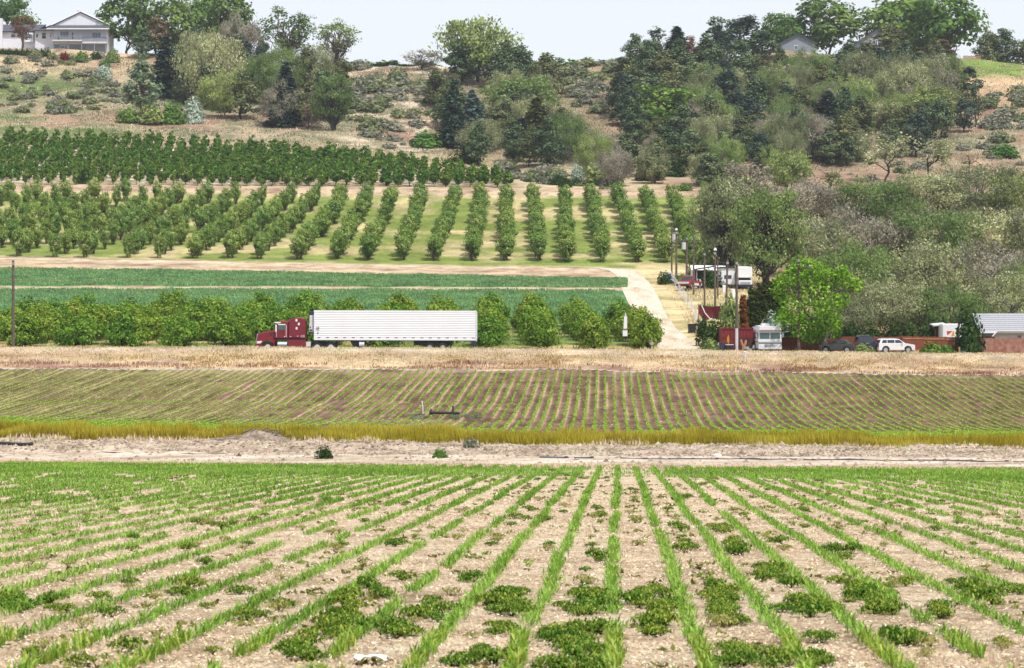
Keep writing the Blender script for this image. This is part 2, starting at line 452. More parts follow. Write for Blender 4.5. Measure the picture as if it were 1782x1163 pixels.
# unpaved drive climbing beside the front orchard
def drape(name, pts, half, mat, zoff=0.05, kind='structure', across=4):
    P = np.array([[p[0], p[1]] for p in pts]); W = np.array(half, float)
    t = np.linspace(0, len(P) - 1, (len(P) - 1) * 14 + 1); i = np.clip(t.astype(int), 0, len(P) - 2); f = (t - i)[:, None]
    C_ = P[i] * (1 - f) + P[i + 1] * f; w = W[i] * (1 - f[:, 0]) + W[i + 1] * f[:, 0]
    u = np.linspace(-1, 1, across + 1)
    X = C_[:, 0:1] + u[None] * (w * (1 + wig(t * 9, .12, 20, 61)))[:, None]; Y = np.repeat(C_[:, 1:2], across + 1, 1)
    Z = ZX(X, Y) + zoff
    V = np.stack([X, Y, Z], -1).reshape(-1, 3); n = across + 1
    k = np.arange(len(t) - 1)[:, None] * n + np.arange(across)[None]
    return tag(obj(name, mesh_quads(name, V, np.stack([k, k + 1, k + n + 1, k + n], -1).reshape(-1, 4), mat, smooth=True)), kind=kind)
DRIVE = groundmat("drive_gravel", [A(182, 162, 138), A(222, 204, 182), A(238, 226, 210)], big=0.35, small=3, bump=0.7, bdist=0.06, speck=A(160, 140, 118), speck_scale=2.5, speck_amt=.16, stretch=(1.6, .35, 1))
dp = [at(1208, 262.0), at(1192, 268), at(1168, 280), at(1150, 295), at(1134, 312), at(1121, 330), at(1110, 350), at(1103, 366), at(1096, 378), at(1080, 385), at(1045, 388.5), at(985, 390)]
drape("gravel_drive", dp, [3.6, 2.6, 2.1, 2.0, 2.0, 2.1, 2.2, 2.2, 2.1, 1.9, 1.3, .5], DRIVE)
# pale farm track along the foot of the bank
TRK = groundmat("track_soil", [A(150, 130, 112), A(208, 190, 170), A(238, 224, 208)], big=0.6, small=3, bump=1.0, bdist=0.08, speck=A(140, 122, 108), speck_scale=4, speck_amt=.18, stretch=(.35, 1, 1))
strip("farm_track", bound(B0 + 1.2, .4, 30, 4), bound(B0 + 7.5, .8, 30, 9), 8, TRK, 5, zoff=0.05)

# ------------------------------------------------------------------ foliage and plant builders
def unit(v): return v / np.maximum(np.linalg.norm(v, axis=-1, keepdims=True), 1e-9)
def leaf_quads(C, Nrm, size, aspect=1.6, g=rng, along=None):
    """one rhombic leaf per centre -> V, Q"""
    n = len(C); r = unit(g.normal(size=(n, 3))) if along is None else along
    u = unit(np.cross(Nrm, r)); v = unit(np.cross(u, Nrm)) if along is None else unit(along)
    s = (np.asarray(size) * np.ones(n))[:, None]
    V = np.stack([C - v * s * aspect * .5, C + u * s * .5, C + v * s * aspect * .5, C - u * s * .5], 1).reshape(-1, 3)
    return V, np.arange(4 * n).reshape(-1, 4)
def tube(pts, rad, n=5):
    pts = np.array(pts, float); rad = np.array(rad, float)
    d = np.gradient(pts, axis=0); d = unit(d)
    ref = np.where(np.abs(d[:, 2:3]) > .9, np.array([[1., 0, 0]]), np.array([[0, 0, 1.]]))
    a = unit(np.cross(d, ref)); b = np.cross(d, a)
    th = np.linspace(0, 2 * np.pi, n, endpoint=False)
    ring = a[:, None] * np.cos(th)[None, :, None] + b[:, None] * np.sin(th)[None, :, None]
    V = (pts[:, None] + ring * rad[:, None, None]).reshape(-1, 3)
    Q = []
    for i in range(len(pts) - 1):
        for j in range(n):
            k = (j + 1) % n; Q.append((i * n + j, i * n + k, (i + 1) * n + k, (i + 1) * n + j))
    return V, np.array(Q)
def merge(parts):
    Vs, Qs, o = [], [], 0
    for v, q in parts:
        Vs.append(v); Qs.append(q + o); o += len(v)
    return np.concatenate(Vs), np.concatenate(Qs)
BARK = plain("bark", lin(112, 96, 84, .7), rough=.95, vary=.35, scale=6)
BARKD = plain("dark_bark", lin(70, 60, 54, .7), rough=.95, vary=.35, scale=6)
BARKP = plain("pale_bark", lin(150, 140, 128, .7), rough=.95, vary=.3, scale=6)

def crooked(p, q, g, wob=.12, n=5):
    p = np.array(p, float); q = np.array(q, float); t = np.linspace(0, 1, n)[:, None]
    L = np.linalg.norm(q - p); w = g.normal(size=(n, 3)) * wob * L * np.sin(t * np.pi)
    return p + (q - p) * t + w

def broad(name, mat, seed, H=10., R=4., base=.18, nclump=46, nleaf=46, leaf=.42, bark=None, shape='round', clump=.30, limbs=12, open_=0.0, trunk_r=.22, nstem=1, hang=0.0, twigs=0, vert=False, asp=1.5, rstd=.17):
    """a broad-leaved tree: trunk with limbs, crown of leaf clumps"""
    g = np.random.default_rng(seed); bark = bark or BARK
    zc = H * (base + (1 - base) * .5); hz = H * (1 - base) * .5
    cs = []
    lob = g.normal(size=(9, 3)); lob = unit(lob); la = g.uniform(.62, 1.12, 9)
    while len(cs) < nclump:
        d = unit(g.normal(size=3)); r = g.uniform(.25, 1) ** (.45)
        k = np.clip(np.max(np.where(lob @ d > .5, la, .78)), .5, 1.15)
        p = d * r * k
        if shape == 'vase':   p[0:2] *= .55 + .55 * (p[2] + 1) / 2 * 1.1
        if shape == 'dome':   p[2] = abs(p[2]) * 1.7 - .8; p[0:2] *= np.sqrt(max(.08, 1 - max(0, p[2]) ** 2 * .8))
        if shape == 'spire':  p[0:2] *= max(.12, .62 - .52 * p[2])
        if shape == 'pine':  p[0:2] *= max(.15, .8 - .5 * p[2]) * (1 + .25 * math.sin(p[2] * 9 + seed))
        if shape == 'flat':   p[2] = p[2] * .55 + .4; p[0:2] *= 1.05
        cs.append(np.array([p[0] * R * .88, p[1] * R * .88, zc + p[2] * hz * .92]))
    cs = np.array(cs); cr = clump * R * g.uniform(.7, 1.25, len(cs))
    P, Nn, rn, sz = [], [], [], []
    for c, r in zip(cs, cr):
        m = int(nleaf * g.uniform(.6, 1.3) * (1 if g.random() > open_ else .35))
        d = unit(g.normal(size=(m, 3))); rr = r * g.uniform(.35, 1.0, m)[:, None] ** .6
        q = c + d * rr * np.array([1.1, 1.1, .8])
        if hang: q[:, 2] -= hang * r * g.random(m) * 1.5
        P.append(q); out = unit((c - np.array([0, 0, zc - hz * .4])))
        Nn.append(unit(d * .8 + out * .6 + np.array([0, 0, .35]) + g.normal(size=(m, 3)) * .45))
        rn.append(np.clip(g.normal(.5, rstd, m) + g.normal(0, .16), 0, 1)); sz.append(leaf * g.uniform(.6, 1.3, m))
    P, Nn, rn, sz = map(np.concatenate, (P, Nn, rn, sz))
    keep = P[:, 2] > H * .02; P, Nn, rn, sz = P[keep], Nn[keep], rn[keep], sz[keep]
    al = unit(g.normal(size=(len(P), 3)) * .5 + [0, 0, -1.]) if vert else None
    Vc, Qc = leaf_quads(P, Nn, sz, asp, g, along=al)
    crown = mesh_quads(name + "_crown", Vc, Qc, mat, np.repeat(rn, 4))
    tb = []
    for s in range(nstem):
        off = np.array([g.uniform(-.5, .5) * (nstem > 1), g.uniform(-.5, .5) * (nstem > 1), 0])
        top = np.array([g.uniform(-.1, .1) * R + off[0] * 2.5, g.uniform(-.1, .1) * R + off[1] * 2.5, H * .72])
        tr = crooked(off * .4 + np.array([0, 0, -.4]), top, g, .035, 7); tb.append(tube(tr, np.linspace(trunk_r, trunk_r * .3, 7), 6))
        idx = g.choice(len(cs), min(limbs, len(cs)), replace=False)
        for k in idx:
            c = cs[k]; t0 = np.clip((c[2] / H - base * .5) * .75, .18, .8); a = tr[int(t0 * 6)]
            tb.append(tube(crooked(a, c, g, .08, 5), np.linspace(trunk_r * .45, .03, 5), 4))
            for _ in range(twigs):
                e = c + unit(g.normal(size=3) + np.array([0, 0, .6])) * g.uniform(.3, .55) * R * .5
                tb.append(tube(crooked(c, e, g, .1, 3), [.035, .025, .012], 3))
    Vt, Qt = merge(tb)
    return mesh_quads(name + "_trunk", Vt, Qt, bark, smooth=True), crown

def conifer(name, mat, seed, H=12., R=3., base=.05, whorls=26, per=9, leaf=.5, droop=.25, power=.8, gaps=.1, bark=None, trunk_r=.2, ragged=.2, fill=5):
    g = np.random.default_rng(seed); P, A_, rn, Nn = [], [], [], []
    tb = [tube([[0, 0, -.4], [0, 0, H * .5], [0, 0, H * .98]], [trunk_r, trunk_r * .6, .03], 6)]
    for w in range(whorls):
        t = (w + g.uniform(-.3, .3)) / whorls; t = min(max(t, 0), .99)
        z = H * (base + (1 - base) * t); prof = R * (1 - t) ** power + .12
        for b in range(per):
            if g.random() < gaps: continue
            az = g.uniform(0, 2 * np.pi); L = prof * g.uniform(1 - ragged * 1.6, 1 + ragged * .6)
            d = np.array([math.cos(az), math.sin(az), 0]); k = max(3, int(fill * L / R * 3))
            s = np.linspace(.18, 1, k); dr = droop * g.uniform(.5, 1.4)
            pts = np.array([0, 0, z]) + d * (s * L)[:, None] + np.array([0, 0, 1.]) * (-(s ** 1.3) * L * dr + .06 * L)[:, None]
            tone = g.normal(.5, .17)
            for side in (0, -.8, .8, 0):
                q = pts + g.normal(size=pts.shape) * .08 * R * .5; P.append(q)
                dd = unit(d + np.array([-d[1], d[0], 0]) * side + np.array([0, 0, -dr])); A_.append(np.repeat(dd[None], k, 0) + g.normal(size=(k, 3)) * .2)
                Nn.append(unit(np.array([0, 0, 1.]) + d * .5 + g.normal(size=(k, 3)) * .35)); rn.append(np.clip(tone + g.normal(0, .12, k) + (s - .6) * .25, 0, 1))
    P, A_, rn, Nn = map(np.concatenate, (P, A_, rn, Nn))
    Vc, Qc = leaf_quads(P, Nn, leaf * g.uniform(.6, 1.2, len(P)), 2.2, g, along=unit(A_))
    Vt, Qt = merge(tb)
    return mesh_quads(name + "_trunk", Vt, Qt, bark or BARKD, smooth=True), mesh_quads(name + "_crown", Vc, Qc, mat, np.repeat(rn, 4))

def bare(name, mat, seed, H=9., R=3.2, levels=4, spread=.75, trunk_r=.2, bark=None, conical=False, leaves=0, leaf=.3, leafm=None):
    """a bare or thinly leaved branching tree"""
    g = np.random.default_rng(seed); tw, tr, tips = [], [], []
    def grow(p, d, L, r, lev):
        q = p + d * L; pts = crooked(p, q, g, .07, 4)
        (tr if lev <= 1 else tw).append(tube(pts, np.linspace(r, r * .62, 4), 5 if lev < 2 else 3))
        if lev >= levels: tips.append(q); return
        for k in range(g.integers(2, 5) if lev else g.integers(3, 6)):
            nd = unit(d + unit(g.normal(size=3)) * spread + np.array([0, 0, .12])); grow(pts[g.integers(2, 4)], nd, L * g.uniform(.55, .85), r * .55, lev + 1)
    if conical:
        tr.append(tube([[0, 0, -.3], [0, 0, H]], [trunk_r, .03], 5))
        for k in range(120):
            z = H * g.uniform(.06, .98); az = g.uniform(0, 6.283); L = R * (1 - z / H) ** .7 * g.uniform(.5, 1.1) + .1; d = np.array([math.cos(az), math.sin(az), -.2])
            a = np.array([0, 0, z]); tw.append(tube(crooked(a, a + d * L, g, .06, 3), [.05, .03, .012], 3))
            for m in range(4):
                b = a + d * L * g.uniform(.3, .9); e = b + unit(d + g.normal(size=3) * .6) * L * .35; tw.append(tube([b, e], [.03, .012], 3)); tips.append(e)
    else:
        grow(np.array([0, 0, -.3]), unit(np.array([g.normal() * .06, g.normal() * .06, 1])), H * .34, trunk_r, 0)
    allp = np.concatenate([t[0] for t in tr + tw]); s = H / max(allp[:, 2].max(), 1)
    Vt, Qt = merge(tr); Vw, Qw = merge(tw) if tw else (Vt, Qt)
    w = max(np.abs(allp[:, :2]).max(), .5); sx = R / w
    sc = np.array([sx, sx, s])
    mt = mesh_quads(name + "_trunk", Vt * sc, Qt, bark or BARKD, smooth=True)
    if leaves:
        T = np.array(tips) * sc; C = T[g.integers(0, len(T), leaves)] + g.normal(size=(leaves, 3)) * .35
        Vl, Ql = leaf_quads(C, unit(g.normal(size=(leaves, 3)) + [0, 0, .8]), leaf * g.uniform(.6, 1.2, leaves), 1.5, g)
        me = mesh_quads(name + "_crown", np.concatenate([Vw * sc, Vl]), np.concatenate([Qw, Ql + len(Vw)]), leafm, np.concatenate([np.full(len(Vw), .02), np.repeat(g.uniform(.3, 1, leaves), 4)]))
        return mt, me
    return mt, mesh_quads(name + "_crown", Vw * sc, Qw, mat, np.full(len(Vw), .5))

def shrub(name, mat, seed, R=1., H=1., n=260, leaf=.16, up=.3):
    g = np.random.default_rng(seed); d = unit(g.normal(size=(n, 3))); d[:, 2] = np.abs(d[:, 2])
    lob = 1 + .3 * np.sin(3 * np.arctan2(d[:, 1], d[:, 0]) + g.uniform(0, 6)) * g.uniform(.4, 1)
    r = g.uniform(.25, 1, n) ** .45 * lob
    P = d * r[:, None] * np.array([R, R, H]); Nn = unit(d + g.normal(size=(n, 3)) * .5 + [0, 0, up])
    V, Q = leaf_quads(P, Nn, leaf * g.uniform(.6, 1.3, n), 1.8, g)
    st = [tube(crooked([0, 0, -.15], P[k] * .85, g, .08, 3), [.03 * R + .01, .02 * R, .008], 3) for k in range(7)]
    Vs, Qs = merge(st)
    return mesh_quads(name + "_stem", Vs, Qs, BARK), mesh_quads(name + "_foliage", V, Q, mat, np.repeat(np.clip(g.normal(.5, .22, n), 0, 1), 4))

LM = {}
GAIN = {'spruce': 1.9, 'bluespruce': 1.6, 'olivespruce': 1.8, 'pine': 1.9, 'pineolive': 1.8, 'pinedark': 1.8, 'elm': 2.05, 'elmgreen': 2.0, 'greyelm': 1.8, 'upper': 1.95, 'orchard': 1.4, 'orchard2': 1.6, 'drygrass': 1.28, 'rustgrass': 1.3, 'reddock': 1.3, 'tallgrass': 1.8,
        'weed': 1.2, 'maize': 1.3, 'maizefar': 1.4, 'beet': 1.45, 'alfalfa': 1.9, 'darkbush': 1.5, 'arbor': 1.5, 'green': 1.4, 'bright': 1.1, 'bush': 1.3, 'willow': 1.25, 'yellow': 1.15}
def L_(name, *c, **k): LM[name] = leafmat('leaf_' + name, [tuple(np.minimum(A(*x) * GAIN.get(name, 1.2), .85)) for x in c], **k); return LM[name]
L_("green", (52, 76, 40), (84, 112, 56), (128, 150, 84))
L_("bright", (66, 102, 42), (102, 138, 60), (150, 176, 100))
L_("elm", (76, 82, 56), (114, 120, 84), (166, 168, 132), ovar=.3, hue=.015)
L_("elmgreen", (66, 80, 44), (98, 116, 64), (146, 158, 102), ovar=.28, hue=.02)
L_("greyelm", (92, 88, 74), (124, 120, 104), (160, 154, 140), ovar=.15)
L_("willow", (96, 116, 60), (132, 150, 84), (172, 184, 124), ovar=.12)
L_("poplar", (76, 102, 70), (116, 140, 104), (170, 186, 156), ovar=.12)
L_("spruce", (28, 42, 38), (46, 64, 54), (78, 96, 80), trans=.12)
L_("bluespruce", (56, 76, 74), (86, 108, 104), (128, 148, 142), trans=.12)
L_("olivespruce", (48, 54, 30), (74, 82, 44), (112, 116, 70), trans=.15)
L_("pine", (46, 58, 42), (70, 86, 58), (108, 122, 90), trans=.15, ovar=.2)
L_("pinedark", (40, 52, 44), (60, 74, 62), (96, 108, 92), trans=.15, ovar=.2)
L_("pineolive", (56, 62, 42), (84, 92, 58), (122, 126, 90), trans=.15, ovar=.2)
L_("browncon", (92, 74, 56), (128, 104, 84), (160, 134, 110), trans=.15)
L_("deadcon", (120, 96, 88), (150, 124, 114), (178, 152, 142), trans=.1)
L_("greybare", (118, 108, 104), (150, 140, 134), (176, 168, 162), trans=.1)
L_("redbrown", (76, 58, 44), (112, 88, 66), (140, 116, 90), trans=.2)
L_("orchard", (58, 82, 24), (98, 130, 42), (158, 180, 82), ovar=.1)
L_("orchard2", (76, 98, 42), (110, 134, 64), (148, 166, 98), ovar=.1)
L_("upper", (40, 62, 22), (66, 94, 36), (108, 132, 62), ovar=.1)
L_("yellow", (78, 120, 20), (116, 164, 38), (178, 206, 92), trans=.25, ovar=0, hue=0)
L_("arbor", (26, 38, 16), (46, 60, 22), (80, 92, 38), trans=.12)
L_("arborbrown", (84, 54, 24), (116, 78, 36), (150, 108, 56), trans=.15)
L_("sage", (104, 106, 92), (138, 140, 122), (176, 176, 158), ovar=.16)
L_("sagegreen", (88, 98, 66), (122, 132, 92), (160, 166, 124), ovar=.16)
L_("silver", (130, 150, 132), (172, 188, 170), (212, 222, 208), ovar=.1)
L_("darkbush", (26, 44, 20), (46, 70, 32), (84, 110, 58))
L_("bush", (60, 94, 40), (92, 130, 56), (136, 168, 88))
L_("redbush", (80, 20, 28), (120, 34, 40), (150, 60, 60))

KIND = {}
def K(name, fn, mats, n, H, R, **kw):
    KIND[name] = [fn(f"{name}{i}", LM[mats[i % len(mats)]], hash_(name) + i, H=H, R=R, **kw) + (H, R) for i in range(n)]
def hash_(s): return sum((i + 1) * ord(c) for i, c in enumerate(s)) * 13
K("broad", broad, ["green"], 4, 12, 5, nclump=60, nleaf=52, leaf=.46)
K("bright", broad, ["bright"], 3, 12, 5, nclump=60, nleaf=52, leaf=.46)
K("elm", broad, ["elm", "elmgreen", "elm", "greyelm", "elmgreen", "elm"], 6, 11, 6.5, base=.05, nclump=112, nleaf=115, leaf=.175, clump=.2, open_=.1, limbs=34, bark=BARKP, hang=.5, twigs=6, vert=True, asp=2.2, rstd=.09)
K("elmtall", broad, ["elmgreen", "elm"], 3, 16, 5.5, base=.14, nclump=112, nleaf=110, leaf=.19, rstd=.1, clump=.21, open_=.12, limbs=26, bark=BARKD, trunk_r=.32, nstem=3, twigs=3, hang=.4, vert=True, asp=2.2)
K("greyelm", broad, ["greyelm"], 2, 10, 4.5, base=.1, nclump=60, nleaf=30, leaf=.3, clump=.26, limbs=26, twigs=4, bark=BARK)
K("willow", broad, ["willow"], 3, 12, 5.5, base=.12, nclump=84, nleaf=70, leaf=.26, clump=.24, open_=.2, limbs=24, hang=.6, vert=True, asp=2.2)
K("airy", broad, ["green", "elmgreen"], 2, 13, 5.5, base=.28, nclump=52, nleaf=34, leaf=.36, clump=.2, limbs=34, nstem=2, twigs=2, trunk_r=.26)
K("poplar", broad, ["poplar"], 3, 12, 4, base=.06, nclump=64, nleaf=42, leaf=.36, clump=.24, shape='spire', limbs=18)
K("spruce", conifer, ["spruce"], 3, 12, 3.2, leaf=.3, whorls=34, per=13, fill=7)
K("olivespruce", conifer, ["olivespruce"], 2, 10, 3, leaf=.3, whorls=34, per=13, fill=7, gaps=.05)
K("bluespruce", conifer, ["bluespruce"], 1, 12, 3.2, leaf=.3, whorls=34, per=13, fill=7)
K("pine", broad, ["pine", "pineolive", "pine", "pinedark"], 6, 12, 3.9, base=.02, nclump=84, nleaf=46, leaf=.34, clump=.24, shape="pine", limbs=14, bark=BARKD, trunk_r=.2)
K("pinethin", broad, ["pine"], 2, 13, 3.2, base=.16, nclump=44, nleaf=34, leaf=.32, clump=.2, shape="pine", limbs=26, bark=BARKD, open_=.3, trunk_r=.18)
K("browncon", broad, ["browncon"], 2, 12, 3.4, base=.04, nclump=64, nleaf=40, leaf=.32, clump=.22, shape="pine", limbs=18, bark=BARKD)
K("deadcon", bare, ["deadcon"], 1, 10, 3, conical=True, bark=BARKP)
K("greybare", bare, ["greybare"], 2, 10, 4.5, levels=5, bark=BARKP)
K("gnarled", bare, ["elmgreen"], 2, 10, 5, levels=4, spread=.95, leaves=900, leaf=.32, leafm=LM["elm"])
K("snag", bare, ["redbrown"], 1, 7, 4.5, levels=3, spread=1.1)
K("redtree", broad, ["redbrown"], 1, 8, 3.2, base=.4, nclump=30, nleaf=40, leaf=.3, limbs=10)
def maple(name, mat, seed):
    """the lopsided maple: clumps on one side, one puff on a bare limb"""
    g = np.random.default_rng(seed); s = 17.05; P, Nn, rn, tb = [], [], [], []
    w = lambda a, b: np.array([(a - 1432) / s, 0, (606 - b) / s])
    forks = [[w(1432, 612), w(1434, 588), w(1441, 562), w(1450, 530), w(1462, 505), w(1476, 484)], [w(1436, 585), w(1425, 550), w(1412, 510), w(1402, 470)], [w(1430, 565), w(1405, 540), w(1385, 510)], [w(1448, 535), w(1446, 500), w(1438, 475)]]
    for f, r in zip(forks, (.34, .2, .15, .14)): tb.append(tube(np.array(f), np.linspace(r, .07, len(f)), 7))
    for a, b, r in [(1386, 470, 24), (1372, 498, 24), (1380, 530, 26), (1402, 452, 17), (1410, 492, 28), (1436, 484, 22), (1420, 540, 32), (1448, 532, 24), (1446, 560, 20), (1396, 562, 20), (1418, 570, 22), (1476, 478, 19), (1489, 488, 12), (1463, 468, 10), (1424, 462, 18), (1366, 478, 14), (1362, 545, 16), (1455, 515, 14)]:
        for q in range(3):
            c = w(a, b) + np.array([g.normal() * r / s * .35, g.normal() * 1.5, g.normal() * r / s * .3]); m = int(6.5 * r); d = unit(g.normal(size=(m, 3)))
            P.append(c + d * (r / s * g.uniform(.4, 1, m) ** .5)[:, None]); Nn.append(unit(d * .7 + [0, -.1, .5] + g.normal(size=(m, 3)) * .5)); rn.append(np.clip(g.normal(.5, .18, m) + g.normal(0, .14), 0, 1))
            tb.append(tube(crooked(w(a + (1432 - a) * .45, b + 22), c, g, .08, 4), [.07, .05, .035, .02], 4))
    P, Nn, rn = map(np.concatenate, (P, Nn, rn)); V, Q = leaf_quads(P, Nn, .24 * g.uniform(.6, 1.25, len(P)), 1.5, g); Vt, Qt = merge(tb)
    return mesh_quads(name + "_trunk", Vt, Qt, BARKP, smooth=True), mesh_quads(name + "_crown", V, Q, mat, np.repeat(rn, 4))
KIND["yellowtree"] = [maple("maple", LM["yellow"], 5) + (1.0, 1.0)]
K("orchard", broad, ["orchard"], 5, 4.4, 2.9, base=.02, nclump=58, nleaf=66, leaf=.23, clump=.3, limbs=10, trunk_r=.14, bark=BARKD, shape='dome')
K("orchard2", broad, ["orchard2"], 6, 4.2, 2.0, base=.08, nclump=46, nleaf=46, leaf=.2, clump=.3, limbs=9, trunk_r=.12, shape='vase', nstem=2)
K("upper", broad, ["upper"], 4, 3.2, 1.15, base=.08, nclump=20, nleaf=26, leaf=.3, clump=.4, limbs=4, trunk_r=.08, bark=BARKD)
K("column", broad, ["arbor"], 2, 6, .72, base=.0, nclump=110, nleaf=60, leaf=.15, clump=.5, limbs=4, trunk_r=.1, shape='spire')
K("columnbrown", broad, ["arborbrown"], 1, 5, .75, base=.0, nclump=90, nleaf=50, leaf=.15, clump=.5, limbs=4, trunk_r=.1, shape='spire')
def KS(name, mats, nv, R, H, **kw): KIND[name] = [shrub(f"{name}{i}", LM[mats[i % len(mats)]], hash_(name) + i, R=R, H=H, **kw) + (H, R) for i in range(nv)]
KS("sage", ["sage", "sagegreen"], 4, 1, .9, n=240, leaf=.22)
KS("bush", ["bush"], 3, 2, 3, n=900, leaf=.34)
KS("darkbush", ["darkbush"], 3, 2, 3, n=1100, leaf=.3)
KS("silver", ["silver"], 2, 2, 3, n=700, leaf=.3)
KS("redbush", ["redbush"], 1, 1, 1, n=300, leaf=.2)
KS("willowbush", ["willow"], 2, 2, 3, n=800, leaf=.34)
KNAME = {"broad": "leafy_tree", "bright": "leafy_tree", "elm": "elm_tree", "elmtall": "elm_tree", "greyelm": "elm_tree", "willow": "willow_tree", "airy": "ridge_tree", "poplar": "poplar_tree",
         "spruce": "spruce_tree", "olivespruce": "spruce_tree", "bluespruce": "spruce_tree", "pine": "pine_tree", "pinethin": "pine_tree", "browncon": "conifer_tree", "deadcon": "dead_conifer",
         "greybare": "bare_tree", "gnarled": "gnarled_tree", "snag": "dead_snag", "redtree": "ornamental_tree", "yellowtree": "maple_tree", "orchard": "orchard_tree", "orchard2": "fruit_tree", "upper": "young_fruit_tree",
         "column": "cypress_tree", "columnbrown": "cypress_tree", "sage": "sagebrush", "bush": "bush", "darkbush": "bush", "silver": "bush", "redbush": "bush", "willowbush": "bush"}
SHRUBS = {"sage", "bush", "darkbush", "silver", "redbush", "willowbush"}
_cnt = {}
def plant(kind, loc, H, R, label, group=None, variant=None, name=None, cat=None, rz=None):
    vs_ = KIND[kind]; i = _cnt.get(kind, 0); _cnt[kind] = i + 1
    a, b, H0, R0 = vs_[(i if variant is None else variant) % len(vs_)]
    nm = name or KNAME[kind]
    r = empty(nm, loc, label, cat or ("shrub" if kind in SHRUBS else "tree"), group, random.uniform(0, 6.28) if rz is None else rz)
    r.scale = (R / R0, R / R0, H / H0)
    if kind in SHRUBS: obj("stem", a, r); obj("foliage", b, r)
    else: obj("trunk", a, r); obj("crown", b, r)
    return r
def T(kind, px, top, base, w, label, D=None, group=None, **kw):
    """a tree by its axis, top, foot and width as measured in the photograph"""
    loc = ground_at(px, base, 262) if D is None else at(px, D)
    D = loc[1]; H = (CY - top) / F * D - loc[2]
    return plant(kind, (loc[0], loc[1], loc[2]), max(H, .5), w / 2 / F * D * (1.0 if kind in SHRUBS or "column" in kind else 1.18), label, group, **kw)

